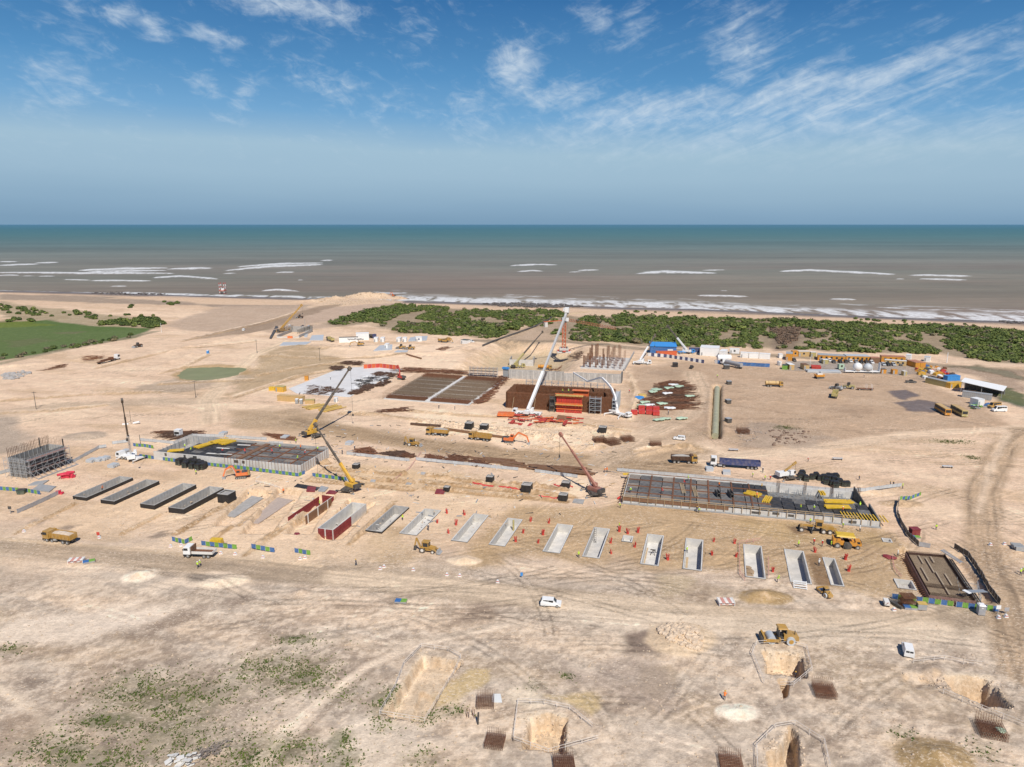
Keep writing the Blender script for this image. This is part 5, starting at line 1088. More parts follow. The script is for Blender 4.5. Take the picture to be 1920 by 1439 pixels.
dump_truck('ochre','ochre',None,'ochre tipper with an empty body below the rubble strip, right one',*tip((922,828),(880,823)))
dump_truck('ochre','dark_rust','grey_stone','brown bodied dump truck with an ochre cab on the haul road',*tip((1260,868),(1304,869)))
dump_truck('ochre','khaki',None,'dusty brown dump truck seen from behind on the open yard',*tip((1562,752),(1568,738)))
dump_truck('dark','khaki',None,'dark tipper truck standing before the long white sheds on the left',*tip((628,643),(612,638)))
dump_truck('ochre','ochre','gravel','ochre dump truck tipping near the coastal scrub',*tip((824,642),(842,641)))
# white flat tipper on the road
r=thing('tipper_truck','white tipper truck with an empty brown floored body on the main dirt road','tipper truck',*tip((398,1044),(353,1043)))
obj('chassis',MB().box(-3.6,3.4,-.45,.45,.7,1.0),'dark',r);wheels(r,(2.6,-1.6,-2.7),.5,.42,.98);truck_cab(r,1.9,3.7,'white',2.9);
mb=MB().box(-3.8,1.5,-1.2,1.2,1.15,1.3);obj('tipper_body',mb,'rust',r);obj('side_panel',MB().box(-3.8,1.5,-1.25,-1.17,1.15,1.85),'offwhite',r);obj('side_panel',MB().box(-3.8,1.5,1.17,1.25,1.15,1.85),'offwhite',r);obj('headboard',MB().box(1.45,1.6,-1.25,1.25,1.15,3.0),'brown_ply',r);obj('tailgate',MB().box(-3.9,-3.8,-1.2,1.2,1.15,1.85),'offwhite',r)
# articulated lorry
def artic(label,loc,rz,trailer,cab,flat=False,load=None):
 r=thing('articulated_lorry',label,'lorry',loc,rz);obj('chassis',MB().box(3.0,8.0,-.45,.45,.7,1.0).box(-8.2,4.6,-.5,.5,1.0,1.25),'dark',r)
 wheels(r,(6.9,3.7),.52,.42,1.0);wheels(r,(-4.2,-5.5,-6.8),.52,.42,1.0);truck_cab(r,6.2,8.2,cab,3.6,1.24,1.0)
 if flat:obj('trailer_bed',MB().box(-8.3,5.0,-1.25,1.25,1.25,1.45),trailer,r)
 else:
  mb=MB().box(-8.3,5.2,-1.25,1.25,1.25,1.4)
  for s in(-1,1):mb.box(-8.3,5.2,s*1.21-.05,s*1.21+.05,1.4,2.9)
  mb.box(5.1,5.2,-1.2,1.2,1.4,2.9);mb.box(-8.3,-8.2,-1.2,1.2,1.4,2.9);t=obj('trailer_body',mb,trailer,r)
  rb=MB()
  for k in range(14):
   for s in(-1,1):rb.box(-8+k,-7.88+k,s*1.28-.03,s*1.28+.03,1.3,2.85)
  objs('rib',rb,trailer,t);obj('bed',MB().box(-8.1,5.0,-1.1,1.1,1.42,1.5),'brown_ply',r)
 if load:load(r)
 obj('fuel_tank',MB().tube((4.4,1.0,.8),(5.6,1.0,.8),.33),'grey',r);return r
artic('white tractor lorry with a long dark blue trailer on the haul road',*tip((1422,880),(1334,874)),'navy','white')
def steel_load(r):objs('steel_load',MB().box(-5,1,-1,1,1.5,2.1).box(1.2,3.4,-1,1,1.5,2.6),'rust',r)
artic('white tractor lorry with a brown flat trailer on the pale ground at left',*tip((187,683),(219,675)),'rust','white',True,steel_load)
def tank_load(r):obj('tank',MB().tube((-8,0,2.4),(4.8,0,2.4),1.15,None,14),'plastic_grey',r);objs('tank_band',MB().tube((-5,0,2.4),(-4.8,0,2.4),1.19,None,14).tube((0,0,2.4),(.2,0,2.4),1.19,None,14),'grey',r)
artic('long grey tanker lorry parked before the plain blue fence',*tip((1392,693),(1352,683)),'plastic_grey','white',True,tank_load)
def tanker(label,loc,rz,m):
 r=thing('tanker_truck',label,'tanker truck',loc,rz);obj('chassis',MB().box(-4.3,4.2,-.45,.45,.75,1.05),'dark',r);wheels(r,(3.2,-1.9,-3.2),.54,.42,1.0);truck_cab(r,2.5,4.3,'ochre',2.9)
 obj('tank',MB().tube((-4.4,0,2.05),(2.2,0,2.05),1.05,None,14),m,r);objs('tank_band',MB().tube((-3,0,2.05),(-2.85,0,2.05),1.09,None,14).tube((.6,0,2.05),(.75,0,2.05),1.09,None,14),'dark',r);return r
tanker('yellow tanker truck alone on the brown open yard',*tip((1436,725),(1466,726)),'tan');tanker('orange tanker truck on the bank behind the long concrete wall',*tip((1010,693),(1034,694)),'offorange')
# cars, vans, buses
def car(label,loc,rz,m,kind='suv',group=None,detail=True,cat=None):
 P_={'suv':([(-2.25,.35),(2.25,.35),(2.28,.85),(1.25,1.05),(.6,1.68),(-1.9,1.74),(-2.25,1.0)],4.5,.9,1.0),'van':([(-2.1,.35),(2.1,.35),(2.12,.95),(1.3,1.15),(.7,1.80),(-2.05,1.84),(-2.12,1.0)],4.2,.88,1.05),'minibus':([(-2.9,.35),(2.9,.35),(2.95,1.0),(2.2,1.35),(1.5,2.55),(-2.85,2.6),(-2.95,1.2)],5.9,1.0,1.2),'pickup':([(-2.6,.4),(2.5,.4),(2.5,.95),(1.2,1.1),(.6,1.75),(-.7,1.75),(-.9,1.1),(-2.6,1.1)],5.1,.9,1.05)}[kind]
 prof,L,w,zb=P_;r=thing({'suv':'parked_car','van':'small_van','minibus':'minibus','pickup':'pickup_truck'}[kind],label,cat or{'suv':'car','van':'van','minibus':'minibus','pickup':'pickup'}[kind],loc,rz,group)
 b=obj('body',MB().prism(prof,-w,w,.14,zb),m,r);wheels(r,(L*.31,-L*.31),.34,.24,w-.12)
 xs=[p[0]for p in prof if p[1]>zb+.4];x0,x1=min(xs),max(xs);h=max(p[1]for p in prof);mb=MB()
 for s in(-1,1):
  n=2 if kind!='minibus' else 4;a,c=x0+.15,x1-.05
  if kind=='van':a=.1;n=1
  for k in range(n):mb.box(a+(c-a)*k/n+.04,a+(c-a)*(k+1)/n-.04,s*(w-.12)-.03,s*(w-.12)+.03,zb+.12,h-.16)
 window(b,mb)
 fx=[p for p in prof if p[0]>x1 and p[1]>=zb-.1][-1]if True else None
 fx=max((p for p in prof if zb-.05<p[1]<h-.2 and p[0]>x1),key=lambda p:p[1]);ww=w-.2
 obj('windscreen',MB().add([(fx[0]-.02,-ww,fx[1]+.05),(fx[0]-.02,ww,fx[1]+.05),(x1+.06,ww-.05,h-.06),(x1+.06,-ww+.05,h-.06),(fx[0]-.2,-ww,fx[1]),(fx[0]-.2,ww,fx[1]),(x1-.1,ww-.05,h-.1),(x1-.1,-ww+.05,h-.1)],[(0,1,2,3),(7,6,5,4),(0,4,5,1),(1,5,6,2),(2,6,7,3),(3,7,4,0)]),'glass',b)
 if kind in('van','suv'):
  rb=prof[-1];rw=MB()
  for s in(-1,1):rw.box(rb[0]-.02,rb[0]+.12,min(s*.05,s*.62),max(s*.05,s*.62),zb+.18,h-.28)
  objs('rear_window',rw,'glass',b)
 hl=MB().box(L/2-.06,L/2+.04,-w+.1,-w+.42,.62,.82).box(L/2-.06,L/2+.04,w-.42,w-.1,.62,.82);objs('headlight',hl,'lightgrey',r)
 if kind=='pickup':obj('load_bed',MB().box(-2.5,-.95,-w+.1,w-.1,1.1,1.13),'dark',r)
 return r
car('white car driving on the main dirt road in the foreground',*tip((1015,1135),(1051,1137)),'white');car('white van with two dark rear windows standing in the right foreground',*tip((1704,1234),(1699,1215)),'white','van')
car('white car on the road junction in the middle distance',*tip((1285,826),(1263,824)),'white');car('white minibus parked beside an ochre van at the right edge',*tip((1889,772),(1857,772)),'white','minibus');car('ochre van half hidden behind the white minibus',*tip((1878,764),(1850,766)),'ochre','minibus',None,True,'van')
car('dark pickup with a teal load parked on the right of the yard',*tip((1699,718),(1717,719)),'dark','pickup');car('black pickup parked alone in front of the striped fence',*tip((1294,693),(1299,689)),'black','pickup');car('white car near the scrub by the small flat roofed hut',*tip((880,643),(889,643)),'white');car('white pickup on the headland behind the concrete box',*tip((541,614),(545,611)),'white','pickup');car('white van on the pale slope at the far left',*tip((455,622),(459,619)),'white','van')
for k,(x,y,m,l)in enumerate(((300,275,'dark','dark car parked alone at the left end of the orange offices'),(690,288,'grey','grey car left of the striped hut'),(812,280,'white','white car just right of the striped hut'),(872,300,'dark','dark car third right of the striped hut'),(962,300,'black','black car before the middle of the first orange office'),(1045,304,'dark','dark car left of the white pickup in the row'),(1112,296,'white','white pickup in the row before the orange offices'),(1192,304,'grey','first dark car right of the white pickup in the row'),(1268,306,'black','second dark car right of the white pickup in the row'),(1340,308,'dark','third dark car right of the white pickup in the row'),(1415,312,'white','white car at the right end of the car row'),(1582,340,'lightgrey','silver car, leftmost before the beige office'),(1652,345,'black','black car second before the beige office'),(1728,345,'lightgrey','pale car third before the beige office'),(1822,340,'dark','dark car in front of the right end of the beige office'))):
 px,py=1450+x/7.68,640+y/7.68+1.5;car(l,on(P(px,py)),R(-100+random.uniform(-4,4)),m,'suv','cars parked in front of the site offices')
def bus(label,loc,rz,m):
 r=thing('bus',label,'bus',loc,rz,'yellow buses');b=obj('body',MB().prism([(-5.6,.4),(5.6,.4),(5.65,1.4),(5.5,3.0),(-5.6,3.0)],-1.25,1.25,.06,2.9),m,r);wheels(r,(3.4,-3.2),.5,.35,1.08);mb=MB()
 for s in(-1,1):
  for k in range(8):mb.box(-5.3+k*1.32,-4.15+k*1.32,s*1.25-.03,s*1.25+.03,1.6,2.65)
 window(b,mb);obj('windscreen',MB().add([(5.68,-1.05,1.45),(5.68,1.05,1.45),(5.57,1.05,2.7),(5.57,-1.05,2.7),(5.5,-1.05,1.45),(5.5,1.05,1.45),(5.4,1.05,2.7),(5.4,-1.05,2.7)],[(0,1,2,3),(0,4,5,1),(1,5,6,2),(2,6,7,3),(3,7,4,0)]),'glass',b)
 obj('roof',MB().box(-5.5,5.4,-1.15,1.15,3.0,3.1),'tan',r);obj('skirt',MB().box(-5.5,5.5,-1.27,1.27,.35,.75),'dark',r);objs('headlight',MB().box(5.58,5.68,-1,-.7,.8,1.0).box(5.58,5.68,.7,1,.8,1.0),'white',r);return r
bus('left one of two yellow buses parked on the yard, orange at its front',*tip((1756,768),(1778,781)),'offorange');bus('right one of two yellow buses parked on the yard, darker at its front',*tip((1785,770),(1810,784)),'khaki')
# ------------------------------------------------------------------ earth moving machines
def tracks(r,L=3.6,w=.55,y=1.05,h=.85):
 for s in(-1,1):
  t=obj('track',MB().prism([(-L/2+.3,0),(L/2-.3,0),(L/2,h*.5),(L/2-.3,h),(-L/2+.3,h),(-L/2,h*.5)],s*y-w/2,s*y+w/2),'dark',r)
  mb=MB()
  for k in range(5):mb.tube((-L*.36+k*L*.18,s*y-w/2-.03,.32),(-L*.36+k*L*.18,s*y+w/2+.03,.32),.2)
  objs('roller_wheel',mb,'grey',t)
def excavator(label,loc,rz,m,swing=0.0,reach=(2.6,4.6,5.2,1.0),back='dark',group=None):
 r=thing('excavator',label,'excavator',loc,rz,group);tracks(r);obj('undercarriage',MB().box(-.9,.9,-.8,.8,.5,1.0),'dark',r)
 u=obj('upper_body',MB().prism([(-2.3,1.05),(1.5,1.05),(1.5,1.9),(.3,2.0),(-2.1,2.1),(-2.4,1.7)],-1.25,1.25),m,r);obj('counterweight',MB().prism([(-2.9,1.1),(-2.2,1.1),(-2.2,2.15),(-2.75,2.1)],-1.25,1.25),back,r);obj('engine_cover',MB().box(-2.1,-.4,-.9,1.0,2.05,2.3),'dark',r)
 c=obj('cab',MB().prism([(.0,1.9),(1.5,1.9),(1.55,2.3),(1.25,3.05),(.05,3.05)],.3,1.22),m,r);window(c,MB().box(.15,1.2,1.2,1.26,2.2,2.9).box(.15,1.2,.27,.32,2.2,2.9).add([(1.57,.4,2.2),(1.57,1.12,2.2),(1.3,1.12,2.95),(1.3,.4,2.95),(1.5,.4,2.2),(1.5,1.12,2.2),(1.2,1.12,2.95),(1.2,.4,2.95)],[(0,1,2,3),(0,4,5,1),(1,5,6,2),(2,6,7,3),(3,7,4,0)]))
 x1,z1,x2,z2=reach;y=-.35
 obj('boom',MB().beam((1.2,y,1.7),(x1,y,z1),.5,.65).beam((x1,y,z1),(x2,y,z2+2.6),.42,.55),m,r);obj('stick',MB().beam((x2,y,z2+2.7),(x2+.9,y,z2+.3),.34,.45),m,r);obj('hydraulic_ram',MB().beam((1.6,y+.35,1.5),(x1-.2,y+.3,z1-.4),.16),'lightgrey',r)
 obj('bucket',MB().prism([(x2+.3,z2-.1),(x2+1.1,z2+.5),(x2+1.3,z2-.3),(x2+.7,z2-.75),(x2+.1,z2-.6)],y-.55,y+.55),'grey',r);return r
excavator('orange excavator with a yellow rear, bucket raised over a spoil heap beside the left deck',*tip((464,895),(440,897)),'orange',back='ochre',reach=(2.7,4.3,4.6,.6))
excavator('orange excavator with its arm stretched right below the rubble strip',*tip((944,829),(968,831)),'orange',reach=(3.6,4.4,6.8,.6));excavator('bright orange excavator on top of the stone spit at the sea',on(P(738,557)),R(150),'orange',reach=(2.6,4.6,4.8,1.2));excavator('ochre excavator with a lowered arm in front of the long white sheds',*tip((688,648),(662,650)),'ochre',reach=(3.2,3.2,6.2,.3));excavator('yellow excavator near the far scaffold left of the stone hut',on(P(835,643)),R(-20),'ochre',reach=(2.8,3.6,5.0,.4))
excavator('small red excavator with raised arm beside the white blinding slab',on(P(752,712)),R(140),'red',reach=(1.8,6.2,2.6,5.0))
def backhoe(label,loc,rz,m='ochre'):
 r=thing('backhoe_loader',label,'backhoe loader',loc,rz,'yellow backhoe loaders');obj('chassis',MB().prism([(-1.9,.6),(2.2,.6),(2.2,1.5),(.6,1.65),(.5,1.2),(-1.9,1.2)],-.6,.6),m,r)
 wheels(r,(-1.1,),.75,.45,.95,'tyre','offwhite');wheels(r,(1.7,),.5,.35,.9,'tyre','offwhite')
 c=obj('cab',MB().prism([(-1.3,1.2),(.6,1.2),(.4,2.75),(-1.2,2.75)],-.75,.75,.06,2),m,r);window(c,MB().box(-1.0,.3,-.77,-.71,1.65,2.55).box(-1.0,.3,.71,.77,1.65,2.55).box(.42,.58,-.6,.6,1.7,2.5).box(-1.34,-1.22,-.6,.6,1.6,2.5));obj('roof',MB().box(-1.4,.6,-.85,.85,2.75,2.9),m,r);obj('mudguard',MB().box(-1.8,-.4,-1.2,-.6,1.4,1.55).box(-1.8,-.4,.6,1.2,1.4,1.55),m,r)
 for s in(-.75,.75):obj('loader_arm',MB().beam((.6,s,1.5),(2.9,s,.7),.18,.3),m,r)
 obj('front_bucket',MB().prism([(2.8,.15),(3.7,.1),(3.2,.35),(3.05,.9),(2.8,.95)],-1.15,1.15),'grey',r);obj('backhoe_boom',MB().beam((-1.9,0,1.0),(-3.0,0,3.5),.3,.4),m,r);obj('backhoe_stick',MB().beam((-3.0,0,3.5),(-3.5,0,1.3),.25,.3),m,r);obj('backhoe_bucket',MB().prism([(-3.7,.5),(-3.1,.5),(-3.0,1.2),(-3.6,1.4)],-.35,.35),'dark',r);return r
backhoe('yellow backhoe loader left of the tippers on the haul road',*tip((762,835),(787,837)));backhoe('yellow backhoe loader digging in the middle of the foreground works',*tip((784,1033),(820,1037)))
def grader(label,loc,rz):
 m='ochre';r=thing('motor_grader',label,'grader',loc,rz);obj('main_frame',MB().beam((-.5,0,1.6),(4.0,0,1.7),.4,.5).box(3.6,4.3,-.5,.5,.7,1.8),m,r);obj('engine_housing',MB().prism([(-4.3,.9),(-1.3,.9),(-1.3,2.2),(-4.1,2.0)],-.75,.75),m,r);wheels(r,(-1.6,-3.2),.68,.45,1.05,'tyre','offwhite');wheels(r,(4.0,),.68,.45,1.05,'tyre','offwhite')
 c=obj('cab',MB().prism([(-1.3,1.6),(.3,1.6),(.4,3.2),(-1.3,3.2)],-.75,.75),m,r);window(c,MB().box(-1.1,.2,-.78,-.73,2.0,3.0).box(-1.1,.2,.73,.78,2.0,3.0).box(.33,.42,-.6,.6,2,3));obj('roof',MB().box(-1.5,.6,-.9,.9,3.2,3.32),m,r);obj('blade',MB().prism([(1.3,.15),(1.5,.15),(1.6,.5),(1.4,.8),(1.25,.75)],-1.9,1.9),'dark',r);obj('circle',MB().tube((1.2,0,.85),(1.2,0,1.0),.8),'dark',r);objs('lift_ram',MB().beam((.9,.6,2.0),(1.2,.9,.9),.14).beam((.9,-.6,2.0),(1.2,-.9,.9),.14),'grey',r);obj('ripper',MB().box(-5.0,-4.3,-.9,.9,.7,1.3),m,r);return r
grader('long yellow motor grader just in front of the right deck',*tip((1556,1000),(1506,995)))
def pulvimixer():
 r=thing('soil_mixer','yellow machine with a bright canvas roof and a big rear drum on the tan fill','machine',*tip((1566,1024),(1606,1028)));m='offorange'
 obj('frame',MB().box(-3.4,2.4,-1.1,1.1,.9,1.9),m,r);obj('engine_housing',MB().box(-3.4,-1.6,-1.15,1.15,1.9,2.6),m,r);wheels(r,(-2.3,),.75,.5,1.2,'tyre','grey');wheels(r,(2.6,),.6,.4,1.0,'tyre','grey');obj('drum_housing',MB().prism([(-.9,.2),(1.0,.2),(1.2,1.2),(.6,1.9),(-.7,1.9)],-1.45,1.45),'dark',r);obj('drum',MB().tube((.05,-1.6,.7),(.05,1.6,.7),.68,None,14),'dark',r);c=obj('cab',MB().prism([(2.0,1.0),(3.5,1.0),(3.5,1.6),(3.2,2.3),(2.0,2.3)],-1.0,1.0),m,r);window(c,MB().box(2.3,3.1,-1.03,-.98,1.6,2.15).box(2.3,3.1,.98,1.03,1.6,2.15).box(3.4,3.52,-.8,.8,1.5,2.0))
 obj('canopy',MB().prism([(-2.8,3.3),(1.9,3.3),(1.7,3.6),(-2.6,3.6)],-1.5,1.5,.2,3.5),'bright_yellow',r);objs('canopy_post',MB().box(-2.6,-2.5,-1.2,-1.1,1.9,3.3).box(-2.6,-2.5,1.1,1.2,1.9,3.3).box(1.6,1.7,-1.2,-1.1,1.9,3.3).box(1.6,1.7,1.1,1.2,1.9,3.3),'dark',r)
pulvimixer()
def roller(label,loc,rz,s=1.0):
 m='ochre';r=thing('road_roller',label,'roller',loc,rz);r.scale=(s,s,s)
 obj('engine_housing',MB().prism([(-3.1,.75),(-.4,.75),(-.4,1.9),(-1.2,2.05),(-3.0,1.55)],-.85,.85),m,r);wheels(r,(-1.6,),.78,.55,1.0,'lightgrey','ochre');f=obj('front_frame',MB().box(.3,3.1,-1.25,-1.05,.6,1.1).box(.3,3.1,1.05,1.25,.6,1.1).box(2.9,3.2,-1.25,1.25,.5,1.5).box(.2,.5,-1.25,1.25,.7,1.3),m,r);obj('drum',MB().tube((1.7,-1.02,.78),(1.7,1.02,.78),.78,None,20),'lightgrey',r);obj('bumper',MB().box(3.2,3.45,-1.2,1.2,.3,1.2),'dark',r)
 c=obj('cab',MB().box(-.9,-.75,-.75,.75,1.9,2.9).box(.35,.5,-.75,.75,1.2,2.9).box(-.9,.5,-.75,.75,1.0,1.35),'dark',r);obj('seat',MB().box(-.4,.1,-.3,.3,1.35,1.8).box(-.5,-.35,-.3,.3,1.8,2.3),'black',c);obj('roof',MB().prism([(-1.1,2.9),(.7,2.9),(.55,3.1),(-.95,3.1)],-.9,.9,.1,3.0),m,r);obj('hitch',MB().box(-.5,.3,-.4,.4,.6,1.0),'dark',r);obj('exhaust',MB().tube((-2.4,.3,1.7),(-2.4,.3,2.5),.09),'dark',r);objs('vent',MB().box(-2.9,-2.3,-.88,-.84,1.1,1.45).box(-2.1,-1.5,-.88,-.84,1.35,1.7).box(-1.3,-.9,-.88,-.84,1.4,1.8),'dark',r);return r
roller('large yellow road roller with a grey drum in the right foreground',on(P(1462,1203)),R(176),1.12);roller('small dusty yellow roller near the rightmost trough',on(P(1547,1116)),R(100),.68)
def loader(label,loc,rz,m='dark_rust'):
 r=thing('wheel_loader',label,'wheel loader',loc,rz);obj('rear_body',MB().prism([(-3.2,.9),(-.2,.9),(-.2,2.0),(-3.0,2.0)],-1.0,1.0),m,r);wheels(r,(-1.9,1.6),.8,.6,1.15);c=obj('cab',MB().prism([(-.8,1.9),(.6,1.5),(.7,2.4),(.4,3.3),(-.8,3.3)],-.7,.7),'dark',r);window(c,MB().box(-.6,.3,-.73,-.68,2.3,3.1).box(-.6,.3,.68,.73,2.3,3.1));objs('loader_arm',MB().beam((.8,.6,1.7),(3.0,.6,.7),.25,.4).beam((.8,-.6,1.7),(3.0,-.6,.7),.25,.4),m,r);obj('bucket',MB().prism([(2.9,.2),(4.0,.15),(3.4,.5),(3.2,1.3),(2.9,1.2)],-1.5,1.5),'grey',r);obj('front_frame',MB().box(0,2.2,-.6,.6,.7,1.5),m,r);return r
loader('dark wheel loader scraping the pale ground at the far left',*tip((267,650),(250,653)));loader('dark loader on the sandy ramp near the far yellow crane',on(P(562,597)),R(170));loader('grey and white loader on the brown open yard, nearest the dusty dump truck',on(P(1568,731)),R(120),'grey');loader('small brown tractor on the open yard, second from the dusty dump truck',on(P(1590,729)),R(160),'khaki');loader('yellow loader in the foreground of the white cabins, right one',on(P(769,656)),R(170),'ochre');loader('yellow loader in the foreground of the white cabins, left one',on(P(752,655)),R(170),'ochre')
t=thing('trailer','low wheeled trailer with white posts on the open yard','trailer',on(P(1622,732)),R(-8));obj('bed',MB().box(-4,4,-1,1,.8,1.0),'rust',t);wheels(t,(-3,3),.45,.35,.9);objs('post',MB().box(.4,.5,-.9,-.8,1,3.2).box(3.0,3.1,-.9,-.8,1,3.2).box(.4,.5,.8,.9,1,3.2).box(3.0,3.1,.8,.9,1,3.2),'white',t)
t=thing('crawler_carrier','orange and white tracked carrier on the yard before the site offices','machine',on(P(1536,710)),R(5));tracks(t,4.4,.7,1.2,1.1);obj('bed',MB().prism([(-2.2,1.2),(2.2,1.2),(2.5,2.2),(-2.5,2.2)],-1.4,1.4),'offorange',t);obj('cargo',MB().box(-1.6,1.4,-1,1,2.2,2.9),'offwhite',t)
# ------------------------------------------------------------------ cranes
def aim(base,az,px,py): # where the sight line of a pixel meets the upright plane in which a boom leans
 a=R(az);n=Vector((math.cos(a),-math.sin(a),0));d=ray(px,py);c=Vector((0,0,CAMH));t=n.dot(base-c)/n.dot(d);return c+d*t
def mobile_crane(label,base,carrier,az,tip_px,cols,sect=(.0,.42,1.0),L=11.0,axles=4,bw=1.0,hook=None,small=False,base_z=None,body=None):
 b=at(*base);rz=carrier;r=thing('mobile_crane',label,'crane',b,rz);Rm=Matrix.Rotation(-rz,3,'Z');body=body or cols[0]
 lc=lambda w:Rm@(w-b)
 obj('carrier_deck',MB().box(-L/2,L/2,-1.3,1.3,.8,1.35),body if not small else 'dark',r)
 xs=[L/2-1.2-k*1.6 for k in range(axles//2)]+[-L/2+1.2+k*1.6 for k in range(axles-axles//2)];wheels(r,xs,.62,.45,1.1)
 if not small:
  c=obj('drivers_cab',MB().prism([(L/2-.2,.7),(L/2+1.9,.7),(L/2+2.0,1.6),(L/2+1.6,2.6),(L/2-.2,2.6)],-1.25,1.25,.06,2),body,r);window(c,MB().add([(L/2+2.02,-1.1,1.6),(L/2+2.02,1.1,1.6),(L/2+1.68,1.05,2.45),(L/2+1.68,-1.05,2.45),(L/2+1.9,-1.1,1.6),(L/2+1.9,1.1,1.6),(L/2+1.55,1.05,2.45),(L/2+1.55,-1.05,2.45)],[(0,1,2,3),(0,4,5,1),(1,5,6,2),(2,6,7,3),(3,7,4,0)]).box(L/2+.3,L/2+1.4,-1.28,-1.22,1.5,2.3).box(L/2+.3,L/2+1.4,1.22,1.28,1.5,2.3))
 for x in(L/2-.4,-L/2+.3):
  for s in(-1,1):q=obj('outrigger',MB().box(x-.2,x+.2,min(s*1.2,s*3.1),max(s*1.2,s*3.1),.7,.95),'dark' if small else body,r);obj('foot_pad',MB().box(x-.35,x+.35,s*3.0-.35,s*3.0+.35,-.1,.12).box(x-.1,x+.1,s*3-.1,s*3+.1,.12,.8),'grey',q)
 tip_w=aim(b,az,*tip_px);d=Vector((math.sin(R(az)),math.cos(R(az)),0));piv=b+Vector((0,0,2.6))-d*1.2
 up=obj('superstructure',MB().beam(lc(b-d*3.0+Vector((0,0,1.9))),lc(b+d*1.4+Vector((0,0,1.9))),2.3,1.1),cols[0],r);obj('turntable',MB().tube((0,0,1.3),(0,0,1.5),1.1),'dark',r)
 obj('counterweight',MB().beam(lc(b-d*3.9+Vector((0,0,1.9))),lc(b-d*3.0+Vector((0,0,1.9))),2.6,1.3),'dark' if cols[0]!='white' else 'white',r)
 sd=Vector((d.y,-d.x,0));cb=obj('operator_cab',MB().beam(lc(b+sd*1.35+d*-.2+Vector((0,0,2.4))),lc(b+sd*1.35+d*1.5+Vector((0,0,2.4))),.95,1.6),cols[0],r);obj('window',MB().beam(lc(b+sd*1.35+d*1.0+Vector((0,0,2.6))),lc(b+sd*1.35+d*1.53+Vector((0,0,2.6))),1.0,.9),'glass',cb)
 bl_=tip_w-piv;bw=bw*.74
 for k in range(len(sect)-1):
  p,q=piv+bl_*sect[k],piv+bl_*sect[k+1];w=bw*(1-.25*k);obj('boom_section',MB().beam(lc(p),lc(q),w*.85,w),cols[min(k+1,len(cols)-1)],r)
  obj('boom_collar',MB().beam(lc(q-bl_.normalized()*.5),lc(q),w*.95,w*1.12),cols[min(k+1,len(cols)-1)],r)
 obj('lift_cylinder',MB().beam(lc(b+d*.8+Vector((0,0,2.2))),lc(piv+bl_*(sect[1]*.62)-Vector((0,0,.5))),.32),'lightgrey',r)
 hd=obj('boom_head',MB().beam(lc(tip_w-bl_.normalized()*.6),lc(tip_w+bl_.normalized()*.9),bw*.9,bw*1.3),cols[-1],r)
 if hook:
  hp=tip_w+d*.6;hz=max(hook,0);obj('hoist_rope',MB().bar(lc(hp),lc(Vector((hp.x,hp.y,hz+.8))),.05),'black',r);obj('hook_block',MB().box(-.3,.3,-.2,.2,0,.9),'dark',r).location=lc(Vector((hp.x,hp.y,hz)))
 return r,tip_w,d
KA,tipA,dA=mobile_crane('big white mobile crane with a very long boom in front of the rebar cage',(992,778),heading((1005,779),(975,777)),24,(1063,586),('white','boom_white',mat('boom_silver',(.55,.56,.56),.4,.2)),(0,.36,.98),11,4,1.9,22)
bA=KA.location;RmA=Matrix.Rotation(-KA.rotation_euler[2],3,'Z');o=obj('jib_head',MB().beam((0,0,0),(0,0,2.4),2.0,2.6).beam((0,0,1.2),(1.8,.4,1.4),1.4),'white',KA);o.location=RmA@(tipA-bA)
mobile_crane('yellow mobile crane with a long dark boom behind the left deck',(585,818),heading((600,822),(575,815)),40,(655,692),('yellow','yellow','boom_dark','boom_dark'),(0,.17,.6,1.0),9,4,1.5,4,True,body='grey')
mobile_crane('yellow mobile crane with a long dark boom leaning left over the left deck',(657,918),heading((648,925),(668,910)),-52,(592,798),('yellow','yellow','boom_dark','boom_dark'),(0,.33,.7,1.0),8,4,1.15,5,True)
KF=mobile_crane('red brown mobile crane leaning left over the rebar beams in the centre',(1112,926),R(100),-40,(1052,816),('red_brown','red_brown','red_brown','red_brown'),(0,.36,.7,1.0),7,4,1.1,8,True)
KE,tipE,dE=mobile_crane('white mobile crane with a thin dark upright boom beside the scaffolded tank',(247,862),R(160),-28,(229,752),('white','white','boom_dark','boom_dark'),(0,.36,.7,1.0),8.5,4,1.05,13)
mobile_crane('dark yellow mobile crane with a black boom standing behind the long concrete wall',(966,690),R(10),22,(1017,623),('khaki','khaki','boom_dark','boom_dark'),(0,.3,.7,1.0),9,4,1.5,15);mobile_crane('yellow mobile crane on the headland at the concrete box',(529,623),R(20),38,(565,573),('ochre','ochre','ochre'),(0,.5,1.0),9,4,1.7,12)
mobile_crane('white mobile crane left of the blue building',(1201,683),R(-10),28,(1228,629),('white','white','boom_dark'),(0,.52,1.0),9,4,1.3,6);mobile_crane('white and blue mobile crane between the blue building and white sheds',(1284,663),R(5),-55,(1252,612),('white','white','boom_dark'),(0,.5,1.0),9,4,1.3,8,body='light_blue');mobile_crane('small yellow and white crane with a short boom beside the black drums',(1476,897),R(100),75,(1489,870),('white','ochre','ochre'),(0,.6,1.0),6,4,.75,1.5,True)
